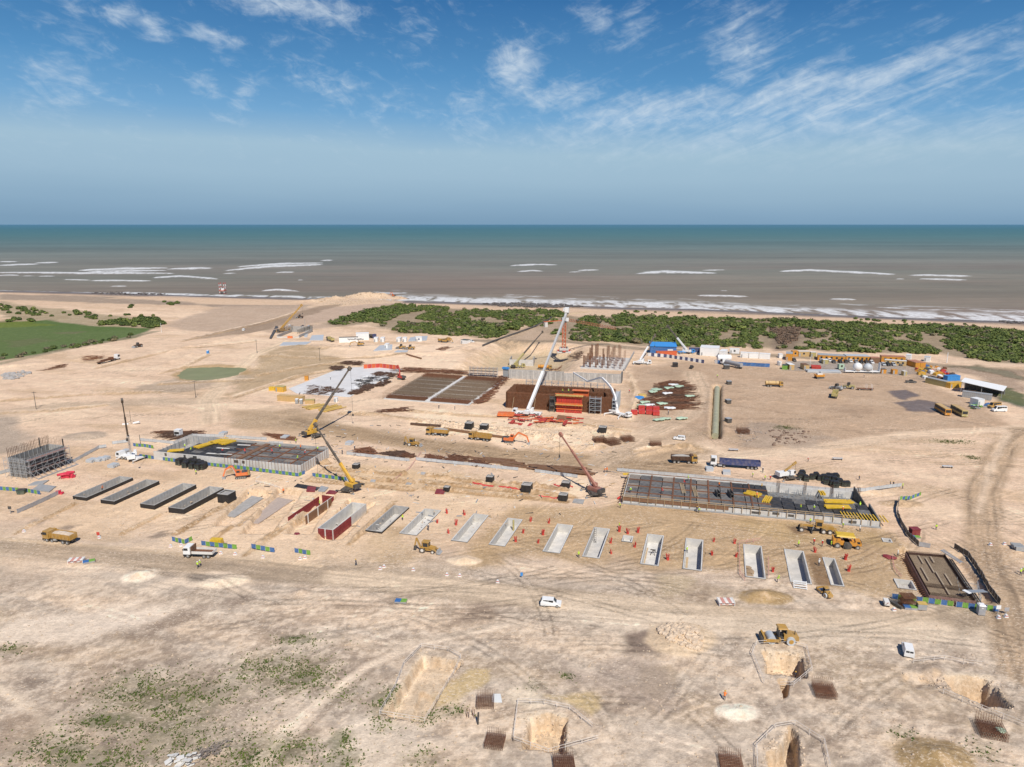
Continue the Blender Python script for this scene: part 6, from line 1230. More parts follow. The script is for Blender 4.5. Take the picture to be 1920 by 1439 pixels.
# two white hoisted bundles beside crane E's boom
# concrete pump
b=at(1160,780);rz=heading((1144,777),(1180,784));r=thing('concrete_pump_truck','white concrete pump truck with its folded boom arched over the rebar cage','concrete pump',b,rz);Rm=Matrix.Rotation(-rz,3,'Z')
obj('chassis',MB().box(-5.5,5.0,-1.0,1.0,.8,1.5),'white',r);wheels(r,(3.8,2.2,-2.2,-3.8),.56,.42,1.05);truck_cab(r,4.6,6.4,'white',2.7);obj('hopper',MB().prism([(-6.6,.9),(-5.4,.7),(-5.4,1.9),(-6.8,1.9)],-1,1),'white',r);obj('pump_housing',MB().box(-5.0,-.6,-1.2,1.2,1.5,2.2),'white',r);obj('turret',MB().tube((-1.2,0,1.5),(-1.2,0,3.4),.7),'white',r)
for x,s in((-4.5,1),(-4.5,-1),(3.6,1),(3.6,-1)):obj('outrigger',MB().beam((x*.6,s,1.2),(x,s*4.4,.9),.3,.4).box(x-.2,x+.2,s*4.4-.2,s*4.4+.2,-.1,1),'white',r)
pts=[b+Rm.inverted()@Vector((-1.2,0,3.4))];azp=-25
for px,py in((1153,744),(1147,729),(1139,719),(1129,709),(1124,708.5),(1102,715.5),(1075,699)):pts.append(aim(b,azp,px,py))
for p,q,w in zip(pts[:-1],pts[1:],(1.1,1.0,.9,.85,.8,.7,.6)):obj('boom_section',MB().beam(Rm@(p-b),Rm@(q-b),w*.7,w),'boom_white',r)
e=pts[-1];obj('delivery_hose',MB().bar(Rm@(e-b),Rm@(e-Vector((0,0,9))-b),.1),'black',r)
# tower crane
b=at(1057,660);r=thing('tower_crane','red lattice tower crane rising behind the rebar cage, jib to the right','tower crane',b,0);Hm=aim(b,0,1057,603).z
mb=MB();w=1.1
n=int(Hm/2.2)
for sx in(-w,w):
 for sy in(-w,w):mb.beam((sx,sy,0),(sx,sy,Hm),.3)
for k in range(n):
 z0,z1=Hm*k/n,Hm*(k+1)/n
 for sx in(-w,w):mb.bar((sx,-w,z0),(sx,w,z1),.13);mb.bar((sx,-w,z1),(sx,w,z1),.12)
 for sy in(-w,w):mb.bar((-w,sy,z0),(w,sy,z1),.13);mb.bar((-w,sy,z1),(w,sy,z1),.12)
o=obj('mast',mb,'orange_red',r);o['kind']='stuff';obj('base_frame',MB().box(-4.2,4.2,-1,1,.5,1.3).box(-1,1,-4.2,4.2,.5,1.3),'red',r);objs('ballast_block',MB().box(-3,3,-3,-1.2,1.3,2.8).box(-3,3,1.2,3,1.3,2.8).box(-4.5,4.5,-3.2,3.2,-.3,.5),'pale_concrete',r)
obj('slewing_unit',MB().tube((0,0,Hm),(0,0,Hm+1.2),1.6),'dark',r);obj('operator_cab',MB().box(1.2,2.8,-1,1,Hm+.8,Hm+3),'white',r)
e=P(1155,617,0);jt=aim(b,62,1155,618);jv=(jt-b);jv.z=0;jl=jv.length;jd=jv/jl;sn=Vector((-jd.y,jd.x,0));zj=Hm+1.4;drop=(jt.z-zj)
mb=MB();n=int(jl/2)
for k in range(n):
 a0,a1=jd*(jl*k/n)+Vector((0,0,zj+drop*k/n)),jd*(jl*(k+1)/n)+Vector((0,0,zj+drop*(k+1)/n));t0,t1=a0+Vector((0,0,1.5)),a1+Vector((0,0,1.5))
 for s in(-.8,.8):mb.beam(a0+sn*s,a1+sn*s,.22);mb.bar(a0+sn*s,(t0+t1)/2,.1);mb.bar((t0+t1)/2,a1+sn*s,.1)
 mb.beam(t0,t1,.24)
o=obj('jib',mb,mat('jib_rust',(.30,.085,.04),.6),r);o['kind']='stuff';mb=MB()
for k in range(7):
 a0,a1=jd*(-2.2*k)+Vector((0,0,zj)),jd*(-2.2*k-2.2)+Vector((0,0,zj))
 for s in(-.8,.8):mb.beam(a0+sn*s,a1+sn*s,.2)
 mb.bar(a0+sn*.8,a1-sn*.8,.1)
obj('counter_jib',mb,'orange_red',r)['kind']='stuff';c=jd*-14;obj('counterweight',MB().beam(c+Vector((0,0,zj-2))-jd,c+Vector((0,0,zj-2))+jd,1.8,3),'pale_concrete',r);obj('tower_head',MB().beam((0,0,Hm+1),jd*.6+Vector((0,0,Hm+6)),.7),'lightgrey',r);obj('machine_house',MB().box(-1.4,1.4,-1.4,1.4,Hm+1.2,Hm+3.2),'lightgrey',r)
tr_=jd*jl*.25;obj('trolley',MB().beam(tr_+Vector((0,0,zj-.5))-jd,tr_+Vector((0,0,zj-.5))+jd,1.4,.5),'dark',r);obj('hoist_rope',MB().bar(tr_+Vector((0,0,zj)),tr_+Vector((0,0,zj-14)),.08),'black',r)
# ------------------------------------------------------------------ cabins, containers, sheds
def cabin(label,fl,fr,depth,h,wall='white',roof=None,cat='cabin',name='site_cabin',wins=0,door=True,ribs=False,pitch=0.0,group=None):
 a,b=at(*fl),at(*fr);an=math.atan2((b-a).y,(b-a).x);L=(b-a).length;r=thing(name,label,cat,a,an,group)
 wb=obj('wall',MB().prism([(0,0),(L,0),(L,h),(0,h)],0,depth),wall,r)
 if pitch:obj('roof',MB().add([(-.3,-.4,h),(L+.3,-.4,h),(L+.3,depth+.4,h+pitch),(-.3,depth+.4,h+pitch),(-.3,-.4,h+.15),(L+.3,-.4,h+.15),(L+.3,depth+.4,h+pitch+.15),(-.3,depth+.4,h+pitch+.15)],[(3,2,1,0),(4,5,6,7),(0,1,5,4),(1,2,6,5),(2,3,7,6),(3,0,4,7)]),roof or wall,r)
 else:obj('roof',MB().box(-.08,L+.08,-.08,depth+.08,h,h+.14),roof or wall,r)
 if ribs:
  rb=MB()
  for k in range(int(L/.8)):rb.box(.3+k*.8,.42+k*.8,-.05,0,.1,h-.05)
  objs('rib',rb,wall,r)
 for k in range(wins):
  x=L*(k+.7)/(wins+.4);q=obj('window',MB().box(x-.55,x+.55,-.06,.02,h*.4,h*.78),'glass',r);obj('frame',MB().box(x-.62,x+.62,-.04,.01,h*.36,h*.4),'white',q)
 if door:obj('door',MB().box(L*.06,L*.06+.9,-.05,.02,.05,min(2.1,h-.2)),'grey',r)
 return r
cabin('large blue metal shed behind the striped fence',(1219,664),(1268,664),9,5.0,'blue','light_blue','shed','metal_shed',0,False,True,1.4);o=obj('shed_door',MB().box(0,3.4,0,.12,0,3.4),'white',bpy.data.objects['metal_shed']);o.location=(11,-.15,0)
cabin('orange shipping container in front of the blue shed',(1231,668),(1269,667),2.4,2.8,'orange_red','orange_red','container','shipping_container',0,True,True);cabin('navy container behind the white and blue crane',(1292,661),(1312,661),2.4,2.7,'navy',None,'container','shipping_container',0,True,True)
cabin('tallest white sheeted shed right of the navy container',(1312,667),(1347,669),10,5.2,'white',None,'shed','white_shed',0,True,True);cabin('lower white shed joined to the right of the tallest white one',(1348,671),(1359,672),8,4.2,'white',None,'shed','white_shed',0,False,True);cabin('white cabin with one small window, standing alone at the scrub edge',(1368,663),(1386,664),2.6,3.0,'white',None,'cabin','site_cabin',1,True)
for a,b,l in(((1388,671),(1403,672),'left'),((1404,672),(1422,673),'middle'),((1423,673),(1443,675),'right')):cabin('%s one of three white containers standing end to end behind the plain blue fence'%l,a,b,3.0,3.3,'white',None,'container','shipping_container',0,l=='left',True,0,'white containers end to end')
t=thing('silo','white cylindrical silo lying beside the lower white shed','silo',on(P(1357,679)),0);obj('tank',MB().tube((-4,0,2.2),(4,0,2.2),2.0,None,16),'white',t);obj('cradle',MB().box(-3,-2.4,-1.5,1.5,0,1).box(2.4,3,-1.5,1.5,0,1),'grey',t)
cabin('orange office block with a grey roof at the left end of the offices',(1473,676),(1485,677),8,4.2,'offorange','grey','office','site_office',0,True,True);cabin('orange cabin tucked behind the grey roofed office block',(1486,669),(1496,669),3,3.4,'offorange',None,'cabin','site_cabin',1,False);cabin('pale yellow cabin with a white sign left of the long orange offices',(1497,669),(1517,669),3,3.2,'tan','offwhite','cabin','site_cabin',1,True);cabin('small khaki cabin left of the long orange offices',(1520,670),(1530,670),3,3.0,'khaki','offwhite','cabin')
cabin('long orange office, left one, with a grey roof',(1533,676),(1585,678),7,3.4,'offorange','grey','office','site_office',5,True,False);cabin('long orange office, right one, with an orange roof corner',(1586,678),(1630,680),7,3.4,'offorange','lightgrey','office','site_office',5,True,False);cabin('brown timber shelter between the orange and beige offices',(1632,681),(1649,682),4,3.2,'brown_ply','terracotta','shelter','shelter',0,True);cabin('orange office with a long terracotta roof behind the beige office',(1652,680),(1697,682),5,3.8,'offorange','terracotta','office','site_office',4,False)
cabin('beige single storey office at the right end of the car row',(1658,684),(1699,687),3,2.9,'tan','offwhite','office','site_office',4,True);cabin('white box building right of the beige office',(1697,679),(1706,680),4,4.4,'white',None,'cabin');cabin('pair of orange containers with terracotta tops by the machinery yard, left',(1716,690),(1725,690),9,3.0,'offorange','terracotta','container','shipping_container',0,False,True);cabin('pair of orange containers with terracotta tops by the machinery yard, right',(1725.5,690),(1735,690),9,3.0,'offorange','terracotta','container','shipping_container',0,False,True)
cabin('small white arched hut behind the orange containers',(1732,678),(1743,679),4,2.8,'white','lightgrey','hut','hut');cabin('khaki hut with a striped red and white canopy before the orange offices',(1543,683),(1553,683),3,2.6,'khaki','white','hut','hut');cabin('tan container with a white top at the left of the asphalt yard',(1480,694),(1489,694),6,3,'tan','white','container','shipping_container');cabin('green container at the left end of the asphalt yard',(1466,693),(1476,694),4,2.4,'green','dark_green','container','shipping_container',0,False);cabin('brown container with a black side on the asphalt yard',(1507,694),(1517,694),6,2.8,'tan','brown_ply','container','shipping_container');cabin('white tent gate hut left of the offices',(1461,672),(1468,672),3,2.4,'white',None,'hut','hut',0,False);cabin('small white kiosk left of the green container',(1460,686),(1465,686),2,2.4,'white',None,'hut','hut')
for x,y,w,m,l,c in((1657,701,9,'offorange','orange hut with a dark roof at the front edge of the asphalt yard','dark'),(1678,702,9,'offorange','orange generator box at the front edge of the asphalt yard',None),(1697,705,6,'khaki','pale yellow hut at the right front of the asphalt yard','offwhite')):cabin(l,(x-w/2,y),(x+w/2,y),2.4,2.4,m,c,'hut','hut')
t=thing('water_bowser','two white round tanks on a white trailer in front of the offices','tank trailer',on(P(1617,700)),R(-4));obj('trailer_bed',MB().box(-10,9,-1.3,1.3,.8,1.2),'white',t);wheels(t,(-5,5),.5,.4,1.0);q=MB().sphere((-3,0,3.4),2.5,14,8,1.0);obj('round_tank',q,'white',t,smooth=True);q=MB().sphere((2.6,0,3.2),2.4,14,8,1.0);obj('round_tank',q,'lightgrey',t,smooth=True);objs('side_rail',MB().box(-10,-9.8,-1.3,1.3,1.2,3).box(8.8,9,-1.3,1.3,1.2,6),'white',t)
t=thing('generator','tall white and green generator on the asphalt yard','generator',on(P(1576,693)),0);obj('housing',MB().box(-1.5,1.5,-1.2,1.2,.3,3.0),'mint',t);obj('fan_grille',MB().tube((0,-1.25,2.0),(0,-1.2,2.0),.7),'dark',t);obj('base',MB().box(-1.6,1.6,-1.3,1.3,0,.3),'dark',t)
stack('pipe_stack','stack of grey girders at the front of the asphalt yard, left one','girder stack',on(P(1529,698)),R(-6),5,10,.6,.6,'lightgrey',2);stack('pipe_stack','stack of grey girders at the front of the asphalt yard, right one','girder stack',on(P(1555,699)),R(-8),6,11,.6,.6,'lightgrey',2);stack('pipe_stack','red frames stacked on the asphalt yard','frame stack',on(P(1530,691)),R(-20),5,5,.7,.8,'red',2)
cabin('dark khaki container with a yellow end right of the puddles',(1773,727),(1781,726),12,2.9,'khaki','grey','container','shipping_container',0,False,True);cabin('yellow container beside the white roofed shed',(1781,729),(1803,727),2.6,2.7,'yellow',None,'container','shipping_container',0,True,True);cabin('light blue trailer body behind the khaki container',(1776,715),(1800,714),3,2.6,'light_blue',None,'container','shipping_container',0,False,True);cabin('white cube cabin in front of the white roofed shed',(1833,762),(1845,761),4.5,3.0,'white',None,'cabin','site_cabin');cabin('dark grey container with white lettering in front of the white roofed shed',(1803,745),(1858,752),3,2.8,'grey',None,'container','shipping_container',0,False,True)
t=thing('open_shed','open sided shed with a sloping white roof at the right edge of the yard','shed',on(P(1803,737)),heading((1803,737),(1858,744)));obj('roof',MB().add([(-1,0,5.6),(17,-1,3.6),(17,11,3.9),(-1,10,5.9),(-1,0,5.8),(17,-1,3.8),(17,11,4.1),(-1,10,6.1)],[(3,2,1,0),(4,5,6,7),(0,1,5,4),(1,2,6,5),(2,3,7,6),(3,0,4,7)]),'white',t);objs('post',MB().box(-.6,-.4,.2,.4,0,5.6).box(16.4,16.6,-.4,-.2,0,3.6).box(8,8.2,0,.2,0,4.5).box(-.6,-.4,9.5,9.7,0,5.8).box(16.4,16.6,10,10.2,0,3.8),'grey',t);obj('back_wall',MB().box(-.4,16.4,10,10.2,0,3.8),'dark',t)
for a,b,l in(((701,642),(708,642),'first white cabin from the left in the row of four'),((713,642),(720,642),'second white cabin from the left in the row of four'),((743,642),(750,642),'third white cabin from the left in the row of four'),((755,642),(762,642),'fourth white cabin from the left in the row of four'),((780,641),(791,641),'white cabin with a dark sign beside scaffold frames'),((721,654),(727,654),'white cabin alone on the grey slab below the row of four')):cabin(l,a,b,5.5,2.9,'white',None,'cabin','site_cabin',0,True,False)
sgn=[o for o in bpy.data.objects if o.get('label')=='white cabin with a dark sign beside scaffold frames'][0];obj('sign',MB().box(1.6,2.6,-.08,0,1.2,2.2).box(1.9,2.3,-.08,0,.9,2.5),'navy',sgn)
c1=cabin('long white open topped bin wall with bold black markings behind the ochre excavator',(636,643),(671,642),3,3.6,'white','dark','bin','storage_bin',0,False);mb=MB();g=random.Random(2)
for k in range(16):x=6+k*.7;mb.box(x,x+.5,-.06,0,1.4+g.random()*.8,2.4+g.random()*.6)
objs('marking',mb,'black',c1);cabin('long white shed behind the bold marked bin',(668,639),(692,638),5,5.0,'white',None,'shed','white_shed',0,True);t=thing('mixer_truck','white and blue truck with a dark drum at the end of the white shed','truck',on(P(697,636)),R(-20));obj('cab',MB().box(1.5,3.4,-1.2,1.2,.8,3.2),'navy',t);obj('drum',MB().tube((-2.8,0,2.3),(1.2,0,1.9),.8,1.3,12),'dark',t);obj('chassis',MB().box(-3,3.3,-.5,.5,.6,1),'dark',t);wheels(t,(2.4,-1,-2.2),.5,.4,1)
cabin('flat roofed white hut with a dark canopy at the edge of the scrub',(864,645),(876,645),4,2.8,'white','dark_green','hut','hut');cabin('yellow container standing at the left tip of the white slab',(516,735),(531,736),3.2,2.6,'yellow','khaki','container','shipping_container',0,True,True);cabin('small bright yellow skip left of the yellow container',(504,733),(515,733),2.2,1.6,'bright_yellow',None,'skip','skip',0,False);cabin('long tan container in front of the white slab',(520,752),(567,755),2.6,2.6,'tan',None,'container','shipping_container',0,False,True);cabin('open tan skip right of the long tan container',(572,758),(589,758),2.4,1.8,'tan','khaki','skip','skip',0,False);cabin('orange crate with one dark side on the edge of the white slab',(571,714),(578,714),1.8,2.2,'offorange',None,'crate','crate',0,False);cabin('small white cabin near the yellow timber stacks',(626,755),(632,755),2,2,'white',None,'cabin','site_cabin',0,True);cabin('white site office beside the brown rods behind the left deck',(327,819),(337,820),2.2,2.6,'white',None,'cabin','site_cabin',2,True)
cabin('black container alone on the yard below the striped fence',(1262,689),(1271,689),3,2.4,'black','dark','container','shipping_container',0,False);cabin('dark container standing just below the long tanker lorry',(1358,693),(1368,693),2.6,2.4,'dark','grey','container','shipping_container',0,False);
for x,y,l in((1368,722,'dark box beside the top end of the pipe trench'),(1367,758,'dark box halfway along the pipe trench'),(1368,794,'dark box beside the lower end of the pipe trench')):cabin(l,(x-4,y),(x+4,y),2.2,1.8,'dark','grey','box','equipment_box',0,False,False,0,'dark boxes beside the pipe trench')
def toilet(label,px,py,wall,rz=0):
 r=thing('toilet_cabin',label,'toilet cabin',on(P(px,py)),rz);obj('wall',MB().box(-.65,.65,-.65,.65,.1,2.2),wall,r);d=obj('door',MB().box(-.5,.5,-.69,-.64,.2,2.05),wall,r);obj('vent',MB().box(-.2,.2,-.72,-.68,1.65,1.8),'white',d);obj('roof',MB().prism([(-.72,2.2),(.72,2.2),(.5,2.45),(-.5,2.45)],-.72,.72,.2,2.4),'white',r);obj('skid',MB().box(-.7,.7,-.7,.7,0,.1),'dark',r);return r
toilet('grey toilet cabin with a white roof behind the blue and green fence, lower right',1838,1152,'plastic_grey',R(-12));toilet('blue toilet cabin alone on the pale ground near the green pond',390,664,'light_blue');toilet('left one of two blue grey toilet cabins in front of the long tan container',557,757,'grey');toilet('right one of two blue grey toilet cabins in front of the long tan container',565,758,'grey')
rg=random.Random(12)
YARD=[('yellow machine frame','yellow'),('orange engine block','offorange'),('red tank','red'),('blue tank','blue'),('rusty frame','rust'),('dark axle rack','dark'),('white water tank','white'),('khaki crate','khaki')]
for k in range(40):
 nm,m=YARD[k%8];x=rg.uniform(1722,1785);y=rg.uniform(688,712);x+=(y-700)*.9;c=on(P(x,y));s=rg.uniform(.8,2.0)
 t=thing('scrap_machine','%s in the cluttered machinery yard right of the offices'%nm,'machinery',c,rg.uniform(0,3),nm+'s in the machinery yard');obj('body',MB().prism([(-s,0),(s,0),(s*.9,s*.7),(s*.2,s*1.1),(-s,s*.8)],-s*.6,s*.6),m,t);obj('frame',MB().beam((-s,0,s*.6),(s,.2,s*1.3),.15).beam((s*.5,-s*.6,0),(s*.6,s*.6,s*1.2),.15),'rust' if m!='rust' else 'dark',t)
for k in range(26):
 x,y=rg.uniform(1815,1862),rg.uniform(756,768);m=('green','blue','grey','dark','mint')[k%5]
 t=thing('loose_sheeting','%s panel lying in the heap in front of the white roofed shed'%m.replace('mint','pale green'),'panel',on(P(x,y)),rg.uniform(0,3),m+' panels in the heap');obj('sheet',MB().box(-1.1,1.1,-.6,.6,.1,.25+.5*rg.random()),m,t);obj('batten',MB().box(-1.1,1.1,-.1,.1,0,.1),'galv',t)
 # ------------------------------------------------------------------ rebar piles, timber, formwork lying about
def pile(label,px,n,ln,m='rust',h=.5,cat='rebar pile',ang=None,spread=.15,r=.06,name='rebar_pile'):
 W=[P(*p)for p in px];c=sum(W,Vector())/len(W);c.z=gz(c.x,c.y);xs=[w.x-c.x for w in W];ys=[w.y-c.y for w in W];poly=[((w-c).x,(w-c).y)for w in W]
 t=thing(name,label,cat,c);mb=MB();k=0;g=random.Random(len(label)*7+n);base=g.uniform(-.5,.5)if ang is None else ang
 for _ in range(n*12):
  if k>=n:break
  x,y=g.uniform(min(xs),max(xs)),g.uniform(min(ys),max(ys))
  if not inpoly((x,y),poly):continue
  a=base+g.gauss(0,spread);l=ln*g.uniform(.5,1)/2;z=g.uniform(.08,h);d=Vector((math.cos(a),math.sin(a),g.uniform(-.03,.03)))*l
  mb.beam(Vector((x,y,z))-d,Vector((x,y,z))+d,r*g.uniform(2,5),r*2);k+=1
 o=obj('bars',mb,m,t);o['kind']='stuff';return t
pile('rebar pile nearest the end of the grey fence right of the yellow boom',[(660,853),(678,840),(695,842),(706,856)],70,5,'rust',.9,ang=.2,spread=.5);pile('dark flat mesh with a white bag behind the grey fence',[(715,852),(750,846),(768,852),(750,860)],60,7,'dark_rust',.3,ang=-.2);pile('short dark rebar pile at the right end of the first grey fence',[(752,858),(760,851),(777,855),(776,860)],50,3,'rust',.7,spread=.6)
pile('leftmost flat rebar pile behind the long middle fence',[(799,863),(803,854),(833,857),(830,866)],70,4,'rust',.6,spread=.7);pile('middle flat rebar pile behind the long middle fence',[(838,866),(842,855),(877,856),(868,869)],80,5,'rust',.6,spread=.5);pile('scattered rebar pile at the right of the middle fence',[(876,871),(884,864),(908,866),(925,876),(900,876)],80,4,'rust',.5,spread=.7);pile('long brown bars lying behind the right end of the middle fence',[(888,861),(940,862),(976,874),(972,878),(935,870)],40,12,'brown_ply',.4,ang=-.28,spread=.04,r=.12)
pile('wide stack of brown beams behind the lettered grey fence',[(1010,885),(1022,875),(1085,880),(1090,892)],60,12,'brown_ply',.9,'beam stack',-.28,.03,.14,'beam_pile');pile('brown rods and pale planks behind the left deck beside the white office',[(303,822),(312,811),(362,812),(362,820),(338,824)],70,9,'dark_rust',.7,ang=.5,spread=.25);pile('long brown rod bundle at the top of the grey fence behind the left deck',[(302,813),(312,809),(364,810),(360,814)],40,14,'rust',.5,ang=0,spread=.04);pile('flat brown rebar pile behind the back corner of the left deck',[(503,817),(512,814),(547,820),(540,827)],60,9,'rust',.6,ang=-.3,spread=.1)
pile('thin brown rod heap on the far left pale ground, lower one',[(72,696),(100,688),(124,684),(120,690),(98,694)],40,6,'rust',.6,ang=.9,spread=.2);pile('brown rod heap on the far left pale ground beside the flat lorry',[(155,679),(165,670),(195,671),(180,677)],50,7,'rust',.7,ang=.3,spread=.25)
for k,(px,l)in enumerate((([(558,739),(580,736),(582,724),(642,731),(640,737),(600,742)],'largest dark brown rebar heap on the white slab, crossed by the crane boom'),([(655,740),(668,733),(678,735),(668,741)],'small square rebar heap at the near right of the white slab'),([(672,733),(690,722),(700,726),(690,734)],'brown rebar heap on the right part of the white slab, lower one'),([(700,725),(725,714),(732,717),(712,726)],'long rebar heap at the right edge of the white slab'),([(660,722),(680,708),(715,705),(735,712),(700,722),(678,728)],'black and white tangle of bars on the right of the white slab'),([(695,704),(710,699),(745,702),(735,708)],'dark rebar heap at the far right of the white slab'),([(618,694),(625,690),(642,691),(636,697)],'dark red rebar heap at the top left edge of the white slab'),([(636,683),(650,678),(680,680),(676,686)],'dark rebar heap behind the top edge of the white slab'))):
 pile(l,px,110,5,'dark_rust' if k!=4 else 'dark',.9 if k else .8,spread=.6,r=.07)
for k in range(46):
 x,y=rg.uniform(660,735),rg.uniform(703,728)
 if x-660<(728-y)*2.2-30:continue
 tag(obj('plastic_sheet',MB().rock((0,0,.2),rg.uniform(.6,1.6),rg,.25),'white'),'scrap of white sheeting among the rebar on the right of the white slab','sheeting','white sheeting scraps on the slab').location=on(P(x,y))
pile('dense brown rebar bundles on the ground right of the rebar field, far ones',[(915,722),(925,712),(950,704),(958,708),(945,720),(930,732)],160,5,'rust',1.2,spread=.6);pile('long brown rebar bundles right of the rebar field, near ones',[(886,757),(915,735),(928,728),(930,736),(905,758)],90,9,'rust',.6,ang=.75,spread=.08)
pile('thin brown pile and long rods on the sand above the rubble strip',[(698,775),(735,768),(773,765),(772,772),(735,774)],60,6,'rust',.7,ang=-.05,spread=.25);pile('brown reinforcing strip along the back of the rebar field',[(735,697),(770,692),(880,698),(880,704),(800,700),(760,700)],200,8,'rust',1.2,ang=-.2,spread=.12);pile('dark rods beside the tower crane base',[(1012,688),(1030,672),(1060,665),(1075,672),(1045,690),(1020,694)],120,7,'rust',.8,ang=.9,spread=.3);pile('brown rods right of the tower crane',[(1065,668),(1090,658),(1108,662),(1085,674)],90,5,'dark_rust',.8,spread=.6);pile('rusty bars beside the white cabins',[(820,656),(835,651),(845,653),(830,659)],40,5,'rust',.6,spread=.4)
# the rebar yard right of the concrete pump
for k in range(11):
 v=k/10;y=718+48*v;xa,xb=1238-38*v+rg.uniform(-5,5),1282+16*min(1,v*1.6)+rg.uniform(-6,6)
 pile('%s row of long rebar in the storage yard right of the concrete pump'%('nearest second third fourth fifth sixth seventh eighth ninth tenth farthest'.split()[10-k]),[(xa,y+3),(xa+6,y-2),(xb,y-1),(xb+4,y+4)],60,11,('rust','rust','dark_rust')[k%3],.7,ang=(-.25 if k%3 else .6)+rg.uniform(-.1,.1),spread=.12)
for k,(x,y,m)in enumerate(((1222,737,'mint'),(1230,733,'mint'),(1252,730,'mint'),(1272,727,'mint'),(1205,757,'mint'),(1216,762,'white'),(1240,760,'mint'),(1254,768,'white'),(1248,740,'white'),(1262,724,'white'),(1292,745,'mint'),(1200,763,'mint'),(1232,790,'mint'),(1276,787,'mint'),(1245,788,'mint'))):
 tag(obj('plastic_sheet',MB().rock((0,0,.3),2.2,rg,.22).rock((2,.5,.3),1.4,rg,.25),m),'%s sheet draped over bars in the rebar yard'%('pale green' if m=='mint' else 'white'),'sheeting',('pale green' if m=='mint' else 'white')+' sheets in the rebar yard').location=on(P(x,y))+Vector((0,0,.4))
t=obj('round_cover',MB().tube((0,0,0),(0,0,.8),2.4,2.2,16),'light_blue');t.location=on(P(1199,748));tag(t,'bright blue round cover at the left edge of the rebar yard','cover');t=obj('round_cover',MB().tube((0,0,0),(0,0,.8),2.2,2.0,16),'yellow_wood');t.location=on(P(1204,743));tag(t,'yellow brown round cover just behind the blue one','cover')
for k,(x,y)in enumerate(((1189,778),(1203,776),(1217,777),(1230,779),(1203,769),(1217,770),(1230,771))):
 t=thing('red_crate',('nearer' if k<4 else 'farther')+' row of red steel crates below the rebar yard','crate',on(P(x,y)),R(-6),('nearer' if k<4 else 'farther')+' red crates below the rebar yard');obj('box',MB().box(-1.4,1.4,-1.2,1.2,.2,1.9),'bright_red',t);obj('skid',MB().box(-1.4,1.4,-.9,-.6,0,.2).box(-1.4,1.4,.6,.9,0,.2),'dark',t);objs('rib',MB().box(-.5,-.4,-1.28,-1.2,.3,1.8).box(.4,.5,-1.28,-1.2,.3,1.8),'red',t)
for k in range(44):
 u=rg.random();x=955+136*u;y=779+17*rg.random()+6*u;m=rg.choice(('red','red','bright_red','orange_red','orange'))
 t=thing('loose_formwork','%s formwork panel lying among others in front of the big white crane'%m.replace('_',' '),'formwork',on(P(x,y)),SITE+rg.choice((0,0,1.57,.3)),'red formwork panels on the ground');l=rg.uniform(1,2.6);hz=rg.choice((.3,.3,.9));obj('face',MB().box(-l,l,-.7,.7,hz-.1,hz),m,t);objs('batten',MB().box(-l,-l+.15,-.7,.7,0,hz-.1).box(l-.15,l,-.7,.7,0,hz-.1).box(-.1,.1,-.7,.7,0,hz-.1),'maroon',t)
o=slab([(1043,785),(1071,788),(1072,781),(1046,778)],'flat brown plywood sheet among the red formwork panels',.5,'brown_ply','plywood_sheet',0);o['category']='plywood'
stack('beam_stack','orange beams stacked left of the red formwork panels','beam stack',on(P(949,782)),R(-8),6,7,.4,.4,'orange',3);stack('timber_stack','left one of two yellow timber stacks below the dark crane boom','timber stack',on(P(592,764)),R(40),12,9,.35,.3,'yellow_wood',2,.3);stack('timber_stack','right one of two yellow timber stacks below the dark crane boom','timber stack',on(P(621,767)),R(52),10,10,.4,.3,'yellow_wood',2,.3)
for a,b,l,m in(((770,797),(826,801),'long brown steel beam lying at the top of the rubble strip','dark_rust'),((832,806),(955,824),'very long brown steel beam lying between the tippers and the rubble','brown_ply'),((762,666),(790,674),'thin brown pipe lying on the pale ground below the white cabins','brown_ply')):
 p,q=at(*a),at(*b);o=obj('steel_beam',MB().beam((0,0,.45),q-p+Vector((0,0,.45)),.9,.9),m);o.location=p;tag(o,l,'beam')
def rails(label,px,m='offwhite',h=1.1,step=2.6,name='timber_rail',two=True):
 W=[on(P(*p))for p in px];t=thing(name,label,'barrier',W[0]);mb=MB();pm=MB()
 for a,b in zip(W[:-1],W[1:]):
  L=(b-a).length;n=max(1,round(L/step))
  for k in range(n):c=a+(b-a)*k/n-W[0];pm.beam(c+Vector((0,0,-.1)),c+Vector((0,0,h)),.08);d=a+(b-a)*(k+1)/n-W[0];mb.beam(c+Vector((0,0,h-.05)),d+Vector((0,0,h-.05)),.05,.07);mb.beam(c+Vector((0,0,h*.5)),d+Vector((0,0,h*.5)),.045,.06)
 objs('rail',mb,m,t);objs('post',pm,m,t);return t
WR=mat('weathered_wood',(.74,.67,.60),.85)
rails('timber rail round the long shallow pit in the foreground',[(712,1342),(742,1290),(758,1248),(790,1215),(840,1222),(864,1236),(850,1262),(822,1310),(796,1356),(712,1342)],WR);rails('timber rail round the square pit at the bottom centre',[(962,1390),(971,1320),(1020,1322),(1068,1332),(1112,1368)],WR);rails('timber rail along the near side of the square pit at the bottom centre',[(962,1390),(1028,1409),(1122,1388)],WR);rails('timber rail round the pit behind the big yellow roller',[(1432,1282),(1410,1228),(1418,1210),(1475,1208),(1512,1218),(1522,1260),(1488,1288),(1462,1284)],WR);rails('timber rail behind the deep pit at the right edge',[(1712,1244),(1770,1238),(1806,1246),(1840,1250)],WR);rails('timber rail in front of the deep pit at the right edge',[(1768,1302),(1840,1332),(1922,1366)],WR);rails('timber rail round the pit at the bottom right of centre',[(1420,1444),(1418,1402),(1454,1367),(1490,1361),(1545,1396),(1556,1444)],WR)
